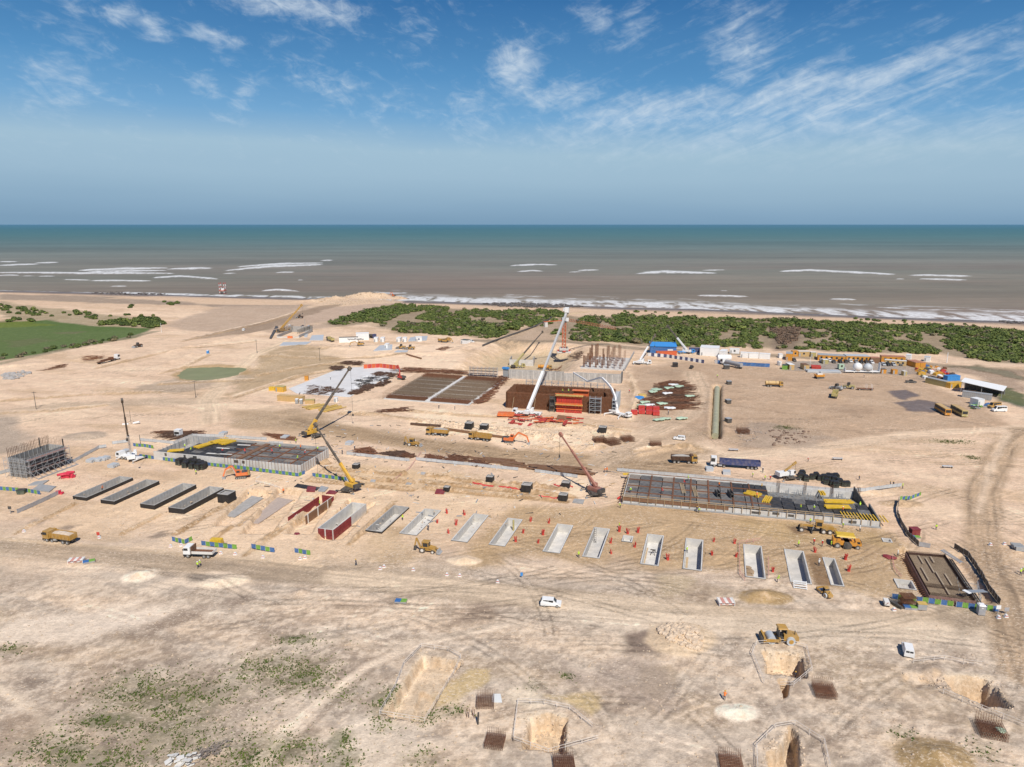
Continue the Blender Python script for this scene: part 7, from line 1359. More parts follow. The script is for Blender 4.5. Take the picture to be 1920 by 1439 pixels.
RW=mat('rail_red',(.62,.30,.27),.6);rails('red and white rail round the trough with earth on its floor',[(1396,1090),(1387,1078),(1386,1022),(1426,1016)],RW,1.1,2);rails('red and white rail along the right of the trough with earth',[(1440,1050),(1441,1088)],RW,1.1,2);rails('thin white rail near the orange vested worker below the left deck',[(480,905),(505,911),(530,915)],'white',.9,2.4);rails('thin red and white line of posts across the earth ridges',[(735,905),(768,880),(790,850)],RW,.8,3);rails('thin rail of red tape left of the rebar slab',[(1672,1044),(1676,1068),(1690,1086)],RW,.9,1.6)
t=thing('steps','white wooden steps at the near end of a wide trough','steps',P(1500,1102),SITE);objs('tread',MB().box(-1.4,1.4,-.9,-.6,.2,.3).box(-1.4,1.4,-.4,-.1,.5,.6).box(-1.4,1.4,.1,.4,.8,.9).box(-1.4,1.4,.6,.9,1.1,1.2),'white',t);objs('stringer',MB().beam((-1.4,-1,.1),(-1.4,1,1.2),.12).beam((1.4,-1,.1),(1.4,1,1.2),.12),'white',t)
def barrier_stack(label,px,py,n=5,rz=0):
 t=thing('barrier_stack',label,'barriers',on(P(px,py)),rz);mb=MB();mb2=MB()
 for k in range(n):
  for q in range(5):(mb if q%2 else mb2).box(-1.8+q*.72,-1.8+(q+1)*.72-.03,-.9+k*.4,-.84+k*.4,.75,.95);(mb2 if q%2 else mb).box(-1.8+q*.72,-1.8+(q+1)*.72-.03,-.9+k*.4,-.84+k*.4,.35,.5)
  mb2.box(-1.7,-1.6,-1.0+k*.4,-.7+k*.4,0,1);mb2.box(1.6,1.7,-1.0+k*.4,-.7+k*.4,0,1)
 objs('red_rail',mb,RW,t);objs('white_rail',mb2,'white',t)
barrier_stack('row of red and white barriers on the tan ground left of the brown sand heap',1361,1133,6);barrier_stack('row of red and white barriers at the left below the main dirt road',144,1054,5,.2);barrier_stack('small red and white barrier stack at the foot of the left deck',367,865,3,-.1)
def flat_panels(label,px,py,rz=0,n=4):
 t=thing('panel_stack',label,'panel stack',on(P(px,py)),rz)
 for k in range(n):obj('panel',MB().box(-1.3,0,-.7,.7,.1+k*.12,.2+k*.12),'blue' if k==n-1 else 'plastic_grey',t);obj('panel',MB().box(.02,1.3,-.7,.7,.1+k*.12,.2+k*.12),'green' if k==n-1 else 'plastic_grey',t)
flat_panels('flat stack of blue and green panels on the near verge of the dirt road',752,1129,-.1);flat_panels('flat blue and green panel stack right of the red and white barriers, lower left',167,1055,.5);flat_panels('blue and green panel stack in front of the lower right fence',1706,1142,-.15,5);flat_panels('blue and green panels lying under a maroon box on the bank',1715,1008,-.2,3)
o=obj('maroon_box',MB().box(-1.1,1.1,-.9,.9,0,1.7).box(-1.2,1.2,-1,1,1.7,1.85),'maroon');o.location=on(P(1714,1002));tag(o,'maroon box on the bank beside the dark curved fence','box')
# ------------------------------------------------------------------ rebar cages in the foreground
def cage(w=1.5,d=1.5,h=1.0,up=.8):
 r=thing('column_base_cage','','rebar cage');mb=MB();n=11
 for i in range(n):
  a=-w+2*w*i/(n-1);b=-d+2*d*i/(n-1)
  for z in(.1,h*.55,h):mb.bar((a,-d,z),(a,d,z),.024);mb.bar((-w,b,z),(w,b,z),.024)
  for s in(-1,1):mb.bar((a,s*d,0),(a,s*d,h+(up if s>0 else .2)),.026);mb.bar((s*w,b,0),(s*w,b,h),.026)
  for j in range(0,n,2):mb.bar((a,-d+2*d*j/(n-1),.1),(a,-d+2*d*j/(n-1),h),.02)
 o=obj('bars',mb,'rust',r);o['kind']='stuff';return r
KC=Kind(cage)
for x,y,rz,s,l in((910,1320,0,1,'rebar cage with a grey plate leaning on its right side'),(928,1394,-10,1,'rebar cage below and left of the square pit'),(1057,1436,2,1.05,'rebar cage at the bottom edge below the square pit'),(1370,1436,-8,1.1,'rebar cage at the bottom edge right of centre'),(1545,1300,-8,1.15,'rebar cage right of the roller pit'),(1858,1374,-18,1.25,'rebar cage with a pale green cloth at the right edge'),(1700,1136,-4,.95,'tall brown rebar cage standing at the lower right fence'),(1393,812,-6,1.5,'brown mesh box on the ground right of the pipe trench'),(1229,836,-8,1.4,'brown mesh cage near the rock edge above the junction'),(1124,828,10,1.5,'brown mesh cage in the dug hollow, left one'),(1176,826,15,1.5,'brown mesh cage in the dug hollow, right one'),(1148,832,30,1.7,'bent brown mesh heap between two cages in the dug hollow')):
 c=KC(on(P(x,y)),R(rz),l,'square rebar cages',s)
 if 'tall' in l:c.scale=(.95,.8,2.6)
o=obj('steel_plate',MB().add([(-.9,-.5,0),(1.0,-.5,0),(.7,.7,.9),(-.6,.7,.9),(-.9,-.45,-.05),(1.0,-.45,-.05),(.7,.75,.85),(-.6,.75,.85)],[(0,1,2,3),(7,6,5,4),(0,4,5,1),(1,5,6,2),(2,6,7,3),(3,7,4,0)]),'lightgrey');o.location=on(P(931,1314));tag(o,'pale grey plate leaning beside a rebar cage in the foreground','plate')
o=obj('green_cloth',MB().rock((0,0,.9),.9,rg,.4),'mint');o.location=on(P(1876,1378));tag(o,'pale green cloth on the corner of a rebar cage at the right edge','cloth')
for k,(x,y)in enumerate(((875,1345),(879,1346),(886,1342),(889,1347),(896,1358))):
 o=obj('steel_stake',MB().tube((0,0,0),(.1,.1,1.7 if k<4 else 2.2),.05 if k<4 else .16,None,6),'rust' if k<4 else 'dark');o.location=on(P(x,y));tag(o,'thin rusty stake, one of four in a row left of the rebar cage' if k<4 else 'thick dark post standing right of four thin stakes','stake','thin stakes in the foreground' if k<4 else None)
 # red capped bar bundles along the troughs
def bundle():
 r=thing('bar_bundle','','bar bundle');g=random.Random(8);mb=MB()
 for k in range(9):
  a=g.uniform(0,6.28);q=Vector((math.cos(a)*.25,math.sin(a)*.25,0));t=Vector((math.cos(a)*g.uniform(.2,.8),math.sin(a)*g.uniform(.2,.8),g.uniform(1.0,1.9)));m_=(q+t)/2+Vector((0,0,.3));mb.beam(q,m_,.13);mb.beam(m_,t,.13)
 objs('red_tube',mb,'bright_red',r);obj('wrap',MB().tube((0,0,0),(0,0,.6),.42,.3,8),'red',r);return r
KB=Kind(bundle);g=random.Random(3)
for x,y,l in((838,963,'red bar bundle, upper left of the group of five between two troughs'),(871,966,'red bar bundle, upper right of the group of five between two troughs'),(820,981,'red bar bundle, middle left of the group of five between two troughs'),(855,985,'red bar bundle, middle right of the group of five between two troughs'),(841,1000,'lowest red bar bundle of the group of five, lying on its side'),(995,978,'top left red bar bundle of the group of six right of a piped trough'),(1029,981,'top right red bar bundle of the group of six right of a piped trough'),(981,1000,'middle left red bar bundle of the group of six'),(1018,1003,'middle right red bar bundle of the group of six'),(967,1016,'lower left red bar bundle of the group of six'),(1009,1019,'lower right red bar bundle of the group of six'),(1145,1018,'red bar bundle close to the right side of the laddered trough'),(1146,1038,'broad red bar bundle below the tiny square pit'),(1190,1026,'small red bar bundle just below the tiny square pit'),(1196,999,'tall bent red bar bundle above the tiny square pit'),(1161,997,'red bar bundle beside a worker above the tiny square pit'),(1177,1001,'thin red bars standing behind the tiny square pit'),(1252,1050,'red bar bundle between two troughs with dark right walls'),(1338,1016,'upper left red bar bundle of four left of the railed trough'),(1335,1041,'lower left red bar bundle of four left of the railed trough'),(1377,1020,'upper right red bar bundle of four left of the railed trough'),(1380,1045,'lower right red bar bundle of four left of the railed trough'),(1449,1073,'red bar bundle between the railed trough and the stepped trough'),(1528,1036,'red bar bundle above the brown strip of fill'),(1585,1050,'red bar bundle right of the rightmost trough, upper one'),(1591,1072,'red bar bundle right of the rightmost trough, lower one')):
 KB(on(P(x,y)),g.uniform(0,6),l,'red capped bar bundles',g.uniform(.65,1.0))
def netting(label,px,m='bright_red'):
 W=[on(P(*p))for p in px];mb=MB();o0=W[0];vs=[];q=random.Random(len(label))
 for a,b in zip(W[:-1],W[1:]):
  for k in range(6):c=a+(b-a)*k/6-o0;w=q.uniform(.15,.8);vs+=[(c.x,c.y-w,c.z+.05),(c.x,c.y,c.z+q.uniform(.2,.6)),(c.x,c.y+w,c.z+.05)]
 n=len(vs)//3;mb.add(vs,[(3*k+e,3*k+3+e,3*k+4+e,3*k+1+e)for k in range(n-1)for e in(0,1)])
 o=obj('red_netting',mb,m);o.location=o0;tag(o,label,'netting')
netting('long red netting strip along the earth ridge left of the large black box',[(886,906),(910,911),(940,913),(972,918),(982,921)]);netting('red netting strip leading to the black box near the pale slab',[(1010,931),(1030,934),(1050,937)]);netting('red netting at the foot of the black box with bars',[(1038,909),(1048,913),(1056,912)]);netting('short red netting right of the black box with bars',[(1066,911),(1076,915)]);netting('red netting scrap at the left foot of the right deck',[(1157,936),(1164,932),(1163,940)])
# stacks of black formwork drums
def drum():
 r=thing('black_crate','','crate');obj('body',MB().prism([(-.8,0),(.8,0),(.8,1.7),(.4,2.0),(-.6,1.9),(-.8,1.6)],-.75,.75),'black',r);objs('rib',MB().box(-.82,.82,-.78,-.74,.3,.45).box(-.82,.82,-.78,-.74,1.0,1.15).box(-.5,-.4,-.79,-.75,0,1.7).box(.4,.5,-.79,-.75,0,1.7),'dark_green',r);return r
KD=Kind(drum)
for k,(x,y)in enumerate(((1501,899),(1508,900),(1504,894),(1511,902),(1522,899),(1530,897),(1537,901),(1545,902),(1552,903),(1558,902),(1564,905),(1570,907),(1553,897),(1560,899),(1567,900),(1574,910),(1582,912),(1589,912),(1549,908),(1560,911),(1567,914))):
 KD(on(P(x,y)),SITE+g.uniform(-.1,.1),'black ribbed crate in the cluster behind the right deck fence','black crates behind the right deck',g.uniform(.9,1.15))
for k,(x,y)in enumerate(((337,872),(344,870),(351,873),(358,871),(365,874),(371,873),(377,876),(383,877),(348,877),(360,879),(372,881),(380,880))):KD(on(P(x,y)),SITE+g.uniform(-.1,.1),'black ribbed crate in the cluster before the left deck','black crates before the left deck',g.uniform(1.0,1.25))
def bundle_stack(label,x,y,m='lightgrey',w=2.4,h=1.2):stack('steel_bundle',label,'steel bundle',on(P(x,y)),SITE+.1,5,w,.4,.35,m,3,.05)
for x,y,l in((172,866,'left one of three grey steel bundles right of the scaffolded tank'),(187,864,'middle one of three grey steel bundles right of the scaffolded tank'),(197,862,'right one of three grey steel bundles right of the scaffolded tank'),(213,876,'low grey steel bundle alone below the white crane'),(236,849,'grey steel bundle behind the white crane'),(1330,882,'grey block bundle in front of the white tractor lorry'),(1362,888,'stack of grey tubes behind the right deck fence'),(535,822,'grey bundle near the yellow crane outriggers'),(419,815,'grey bundle behind the left deck wall'),(655,833,'grey bundle hanging at the hook near the haul road'),(1908,1030,'dark grey scrap bundle at the right edge')):bundle_stack(l,x,y,'lightgrey' if 'scrap' not in l else 'grey')
for px,l in(([(60,918),(92,922),(105,912),(75,908)],'grey formwork panel lying flat in front of the scaffolded tank'),([(52,910),(80,908),(92,900),(66,903)],'second grey formwork panel lying behind the first')):o=slab(px,l,.35,'grey','formwork_sheet',0);o['category']='formwork'
t=thing('red_roll_pile','pile of red rolled sheets in front of the scaffolded tank','pile',on(P(126,896)),.2);mb=MB()
for k in range(22):mb.tube((g.uniform(-2.6,2.6),g.uniform(-1.2,1.2),.3+.55*(k%3)),(g.uniform(-2.6,2.6),g.uniform(-1.2,1.2),.35+.55*(k%3)),.42,None,8)
objs('roll',mb,'pink_red',t);t=thing('red_roll_pile','small red roll pile at the end of the long low grey barrier','pile',on(P(112,927)),.2);mb=MB()
for k in range(8):mb.tube((g.uniform(-.9,.9),g.uniform(-.6,.6),.3+.5*(k%2)),(g.uniform(-.9,.9),g.uniform(-.6,.6),.35+.5*(k%2)),.38,None,8)
objs('roll',mb,'pink_red',t);t=thing('waste_bin','dark green bin at the gap in the fence at the left edge','bin',on(P(41,926)),.1);obj('body',MB().prism([(-1,0),(1,0),(1.2,1.4),(-1.2,1.4)],-.8,.8),'dark_green',t);obj('lid',MB().box(-1.25,1.25,-.85,.85,1.4,1.5),'dark',t)
o=obj('red_sheet',MB().rock((0,0,.2),1.4,rg,.25).rock((1.2,-.6,.2),1.0,rg,.25),'maroon');o.location=on(P(1664,1046));tag(o,'crumpled red sheet on the tan fill left of the rebar slab','sheet');o=obj('red_sheet',MB().rock((0,0,.2),1.2,rg,.25),'maroon');o.location=on(P(557,1001));tag(o,'crumpled dark red heap between the formwork trenches','heap')
for x,y,l in((1345,795,'a'),):pass
t=thing('compressor','small yellow machine behind the middle blue and green fence piece','machine',on(P(406,1022)),0);obj('housing',MB().prism([(-1.7,.4),(1.7,.4),(1.5,1.7),(-1.3,1.8)],-.8,.8),'bright_yellow',t);wheels(t,(-.6,.6),.35,.25,.8);obj('drawbar',MB().beam((1.7,0,.6),(2.8,0,.4),.12),'dark',t)
t=thing('generator','grey generator with a yellow top in front of the lower right fence','generator',on(P(1727,1143)),-.15);obj('housing',MB().box(-.9,.9,-.6,.6,.2,1.5),'grey',t);obj('lid',MB().box(-.95,.95,-.65,.65,1.5,1.65),'yellow_wood',t);obj('skid',MB().box(-.9,.9,-.6,.6,0,.2),'dark',t)
t=thing('welder_cart','small white and red cart left of the lower right fence','cart',on(P(1661,1136)),1.3);obj('body',MB().box(-1,1,-.5,.5,.5,1.3),'offwhite',t);obj('handle',MB().beam((-1,0,1),(-1.6,0,1.5),.1),'red',t);wheels(t,(-.5,.5),.3,.15,.5);o=obj('plank_stack',MB().box(-.35,.35,-2.0,2.0,0,.7),'dark');o.location=on(P(1677,1135));o.rotation_euler=(0,0,.3);tag(o,'dark plank pack leaning left of the lower right fence','planks')
# posts, poles, signs, markers
def pole(label,px,py,top,m='dark',r=.14,arm=False,name='utility_pole',cat='pole'):
 c=at(px,py);h=aim(c,math.degrees(math.atan2(c.x,c.y)),px,top).z-c.z if False else(P(px,py).length*0+(py-top)/FPX*(c.y*CP+(CAMH-c.z)*SP)/math.cos(R(6)))
 t=thing(name,label,cat,c);obj('shaft',MB().tube((0,0,0),(0,0,h),r,r*.7,8),m,t)
 if arm:obj('crossarm',MB().box(-.9,.9,-.08,.08,h-.5,h-.35),m,t)
 return t
for a in(('thin wooden pole at the far left above the haul track',68,768,734),('thin wooden pole below the green pond',367,746,714),('thin pole left of the slab on the headland',482,663,637),('thin pole below the headland trench',600,678,652),('tall dark lamp post behind the white crane',264,838,815)):pole(*a,arm='lamp' not in a[0])
pole('white mast with a small box at the field corner by the scrub',303,624,606,'white');pole('white mast at the corner of the machinery yard',1775,681,661,'white',.25);pole('white flag pole in front of the site offices',1519,682,668,'white',.12);pole('thin white pole beside the round tanks',1635,700,682,'white',.14);pole('thin mast on the headland by the concrete box',572,612,598,'grey',.15)
for k,(x,y)in enumerate(((180/4,998),(320,1026),(340,1024),(414,1039),(441,1041),(493,1047),(563,1050),(572,1048),(713,1068),(720,1064),(775,1071),(838,1080),(862,1081),(933,1093),(1676,1146),(1872,1160),(1886,1158),(1857,1023),(1883,1022),(186,1010))):
 t=thing('road_marker','small white marker block standing along the dirt roads','marker',on(P(x,y)),0,'white marker blocks along the roads');obj('block',MB().prism([(-.45,0),(.45,0),(.2,.7),(-.2,.7)],-.25,.25),'white',t);obj('stripe',MB().box(-.3,.3,-.27,-.2,.35,.5),'red',t)
def sign(label,px,py,m,h=1.6,w=.7,rz=0):
 t=thing('sign_board',label,'sign',on(P(px,py)),rz);obj('post',MB().box(-.05,.05,-.05,.05,0,h),'grey',t);obj('board',MB().box(-w,w,-.09,-.05,h-.2,h+.7),m,t)
sign('dark sign board on a post at the left edge',20,964,'dark',1.6,.5);sign('white sign board at the right end of the lower right fence',1870,1152,'white',1.4,.5);sign('red and white sign on the main road right of the ochre dump truck',185,1008,'red',.8,.4);sign('round pale mesh sign at the far right end of the lower right fence',1886,1152,'plastic_grey',.9,.5);sign('small bright blue sign on the verge above the dirt road',978,1083,'light_blue',.7,.3)
for x,y,l in((1570,863,'small pale trestle table lying alone on the right hand sand, left one'),(1776,878,'small pale trestle table lying alone on the right hand sand, right one'),(1375,846,'small pale table near the white tractor lorry')):
 t=thing('trestle_table',l,'table',on(P(x,y)),R(-8));obj('top',MB().box(-1.7,1.7,-.5,.5,.7,.8),'lightgrey',t);objs('leg',MB().box(-1.5,-1.4,-.4,.4,0,.7).box(1.4,1.5,-.4,.4,0,.7),'dark',t)
 # hoisted bundles at the white upright crane
ch=aim(KE.location,-28,246,796);t=thing('hoisted_bundle','white wrapped bundles hanging beside the white upright crane','bundle',ch,.15);objs('bundle',MB().tube((-3.4,0,.1),(-1.0,0,.1),.45).tube((.8,0,.4),(3.4,0,.9),.45),'white',t);obj('sling',MB().bar((0,0,6),(0,0,.4),.08).bar((0,0,1.6),(2,0,.8),.06).bar((0,0,1.6),(-2,0,.3),.06),'dark',t)
# jack-up platform off the beach
b=P(418,551,SEA_Z);t=thing('jack_up_platform','small jack up platform with red and white legs standing in the sea','platform',b,0)
lg=MB();lw=MB()
for x in(-2.7,2.7):
 for y in(-2.7,2.7):
  for k in range(7):(lg if k%2==0 else lw).tube((x,y,-1+k*2.1),(x,y,1.1+k*2.1),.36,None,8)
objs('red_leg_section',lg,'bright_red',t);objs('white_leg_section',lw,'white',t);obj('hull',MB().box(-3.4,3.4,-3.4,3.4,3.2,4.3),mat('hull_red',(.45,.13,.09),.6),t);obj('deck_house',MB().box(-1.2,1.8,-1.5,1.5,4.3,6.4),'white',t);obj('crane_arm',MB().beam((2,0,7),(4.5,0,10),.5),'lightgrey',t)
# ------------------------------------------------------------------ rock
def rocks(px,n,smin,smax,seed,flat=.7,zoff=0.0,pw=1.0):
 W=[P(*p)for p in px];g=random.Random(seed);poly=[(w.x,w.y)for w in W];mb=MB();k=0;c=sum(W,Vector())/len(W);c.z=0
 while k<n:
  x,y=g.uniform(min(p[0]for p in poly),max(p[0]for p in poly)),g.uniform(min(p[1]for p in poly),max(p[1]for p in poly))
  if not inpoly((x,y),poly):continue
  s=smin+(smax-smin)*g.random()**2.2;mb.rock((x-c.x,y-c.y,gz(x,y)+s*.2+zoff),s,g,flat);k+=1
 return mb,c
STONE=mat('limestone',(.58,.45,.32),.9,0,.35,.1)
mb,c=rocks([(1232,1186),(1255,1170),(1290,1176),(1318,1200),(1310,1222),(1285,1218),(1250,1205)],420,.18,.75,5);o=obj('rubble_heap',mb,STONE);o.location=c;tag(o,'heap of broken cream limestone in the right foreground','rubble heap')
mb,c=rocks([(592,570),(612,560),(680,552),(740,552),(760,560),(700,568),(640,574)],520,.35,1.3,6);o=obj('spit_rocks',mb,STONE,kind='stuff');o.location=c
mb,c=rocks([(768,786),(850,790),(1000,806),(1060,812),(1040,826),(950,818),(800,800)],1100,.12,.5,7);o=obj('strip_rubble',mb,STONE,kind='stuff');o.location=c
mb,c=rocks([(1000,800),(1150,800),(1180,815),(1080,850),(1010,832)],420,.12,.5,8);o=obj('hollow_rubble',mb,STONE,kind='stuff');o.location=c
mb,c=rocks([(0,712),(5,702),(40,697),(60,700),(30,712)],160,.4,1.5,9);o=obj('grey_rubble_heap',mb,mat('grey_rock',(.38,.37,.36),.9));o.location=c;tag(o,'grey rubble heap at the left edge near the rod heaps','rubble heap')
mb,c=rocks([(-300,1100),(1000,1130),(2100,1190),(1700,1470),(-100,1470)],2600,.06,.26,10);o=obj('field_stones',mb,STONE,kind='stuff');o.location=c
mb,c=rocks([(0,880),(600,900),(1100,960),(700,1050),(100,1010)],1300,.08,.35,11);o=obj('site_stones',mb,STONE,kind='stuff');o.location=c
mb,c=rocks([(1380,805),(1410,798),(1440,812),(1400,832),(1382,825)],120,.2,.7,13);o=obj('yard_rubble',mb,mat('brown_rock',(.32,.25,.2),.9),kind='stuff');o.location=c
mb,c=rocks([(1440,808),(1480,804),(1530,812),(1510,832),(1450,836)],70,.3,1.0,14,.5);o=obj('soil_clods',mb,mat('clod',(.17,.10,.07),.95),kind='stuff');o.location=c
mb,c=rocks([(200,543),(300,543),(320,551),(240,553),(165,549)],200,.6,2.2,15,.35,.3);o=obj('shore_rocks',mb,mat('wet_rock',(.07,.065,.065),.5),kind='stuff');o.location=c
mb,c=rocks([(900,569),(960,565),(1060,568),(1100,575),(1020,578),(940,575)],380,.6,2.6,16,.35,.3);o=obj('reef_rocks',mb,'wet_rock',kind='stuff');o.location=c
mb,c=rocks([(1870,600),(1930,600),(1930,606),(1890,606)],60,.6,2.0,17,.35,.3);o=obj('reef_rocks',mb,'wet_rock',kind='stuff');o.location=c
for k_,q in enumerate(([(700,1345),(740,1280),(785,1218),(870,1240),(830,1310),(800,1360)],[(970,1406),(985,1338),(1070,1342),(1068,1412)],[(1424,1218),(1512,1224),(1516,1276),(1436,1270)],[(1690,1262),(1860,1268),(1905,1332),(1840,1335),(1780,1300)],[(1430,1400),(1480,1360),(1505,1372),(1510,1450),(1430,1450)])):
 mb,c=rocks(q,230,.07,.32,40+k_);o=obj('pit_rubble',mb,STONE,kind='stuff');o.location=c
mb=MB();W=[P(*p)for p in((560,800),(1000,780),(1180,800),(1160,960),(700,1000),(430,960))];poly=[(w.x,w.y)for w in W];k=0;g=random.Random(77)
while k<420:
 x,y=g.uniform(-90,60),g.uniform(150,340)
 if not inpoly((x,y),poly):continue
 z=gz(x,y);a=g.uniform(0,3.1);l=g.uniform(.2,1.3);d=Vector((math.cos(a),math.sin(a),g.uniform(-.05,.1)))*l;mb.cur=k%4;mb.beam(Vector((x,y,z+.1))-d,Vector((x,y,z+.12))+d,g.uniform(.08,.4),g.uniform(.06,.25));k+=1
obj('site_litter',mb,['wood','dark','galv','offwhite'],kind='stuff')
t=thing('debris_heap','pale broken slabs heaped at the bottom left','debris',on(P(333,1428)),0);g=random.Random(2);mb=MB()
for k in range(26):a=g.uniform(0,3);x,y,z=g.uniform(-2.2,2.2),g.uniform(-1.2,1.2),g.uniform(0,.6);mb.beam((x,y,z),(x+g.uniform(.4,1.2),y+g.uniform(-.6,.6),z+g.uniform(-.2,.4)),g.uniform(.3,.9),.12)
objs('slab',mb,'offwhite',t);t=thing('debris_heap','grey tangle of dry branches and rags at the bottom left','debris',on(P(395,1412)),.6);mb=MB()
for k in range(130):x,y,z=g.gauss(0,1.5),g.gauss(0,.6),g.uniform(.05,.6);mb.bar((x,y,z),(x+g.uniform(-1.2,1.2),y+g.uniform(-1,1),z+g.uniform(-.2,.4)),g.uniform(.02,.06))
o=obj('branches',mb,mat('dry_branch',(.26,.22,.2),.9),t);o['kind']='stuff'
# ------------------------------------------------------------------ people
def person_mesh(name,pose,vest,trous):
# joints of one body; lean and stride vary with the pose
 st,ln,arm=pose;J={'pel':(0,0,.95),'chest':(ln*.35,0,1.32),'neck':(ln*.5,0,1.50),'head':(ln*.56+.02,0,1.66)}
 E=[('pel','chest'),('chest','neck'),('neck','head')]
 for s,n in((1,'l'),(-1,'r')):
  J['hip'+n]=(0,.10*s,.90);J['knee'+n]=(st*s*.5+.03,.11*s,.50);J['ank'+n]=(st*s,.11*s,.08);J['toe'+n]=(st*s+.18,.12*s,.04)
  J['sh'+n]=(ln*.42,.20*s,1.42);J['elb'+n]=(ln*.42+arm*.12,.27*s,1.14);J['wri'+n]=(ln*.42+arm*.36,.22*s,1.14-.22+arm*.22)
  E+=[('pel','hip'+n),('hip'+n,'knee'+n),('knee'+n,'ank'+n),('ank'+n,'toe'+n),('chest','sh'+n),('sh'+n,'elb'+n),('elb'+n,'wri'+n)]
 K=list(J);me=bpy.data.meshes.new(name);me.from_pydata([J[k]for k in K],[(K.index(a),K.index(b))for a,b in E],[])
 o=bpy.data.objects.new(name,me);COL.objects.link(o);m=o.modifiers.new('skin','SKIN');RAD={'pel':.17,'che':.19,'nec':.07,'hea':.115,'hip':.11,'kne':.075,'ank':.055,'toe':.045,'shl':.085,'shr':.085,'elb':.055,'wri':.04}
 for k,v in zip(K,me.skin_vertices[0].data):q=RAD[k[:3]];v.radius=(q,q*.8 if k in('pel','chest')else q);v.use_root=k=='pel'
 sb=o.modifiers.new('sub','SUBSURF');sb.levels=1
 dg=bpy.context.evaluated_depsgraph_get();me2=bpy.data.meshes.new_from_object(o.evaluated_get(dg));bpy.data.objects.remove(o);me2.name=name
 for x in('skin',vest,trous,'dark'):me2.materials.append(MATS[x])
 for p in me2.polygons:
  c=p.center;z=c.z
  p.material_index=3 if z<.12 else 2 if z<.93 and abs(c.y)<.2 else 0 if z>1.53 else 1 if(z>1.12 and abs(c.y)<.30)or abs(c.y)<.2 else 0
  p.use_smooth=True
 return me2
PM={};HM=MB().sphere((0,0,0),.15,10,5,.85,0).tube((0,0,-.02),(0,0,.01),.185,.17,12).mesh('helmet');FM=MB().box(.10,.125,-.05,.05,-.05,.0).mesh('face')
def worker(px,py,label,vest='lime',hat='white',pose=0,rz=None,z=None):
 poses=[(.12,.0,.3),(.22,.1,.6),(.05,.55,.9)];key=(pose,vest)
 if key not in PM:PM[key]=person_mesh('body',poses[pose],vest,'trousers')
 c=on(P(px,py))if z is None else P(px,py,z);t=thing('person',label,'person',c,g.uniform(0,6.28)if rz is None else rz,'workers on the site')
 o=bpy.data.objects.new('body',PM[key]);COL.objects.link(o);o.parent=t;ln=poses[pose][1];hx=bpy.data.objects.new('helmet',HM);COL.objects.link(hx);hx.parent=t;hx.location=(ln*.56+.02,0,1.72)
 if not HM.materials:HM.materials.append(MATS['white'])
 hx.material_slots[0].link='OBJECT';hx.material_slots[0].material=MATS[hat];return t
g=random.Random(21)
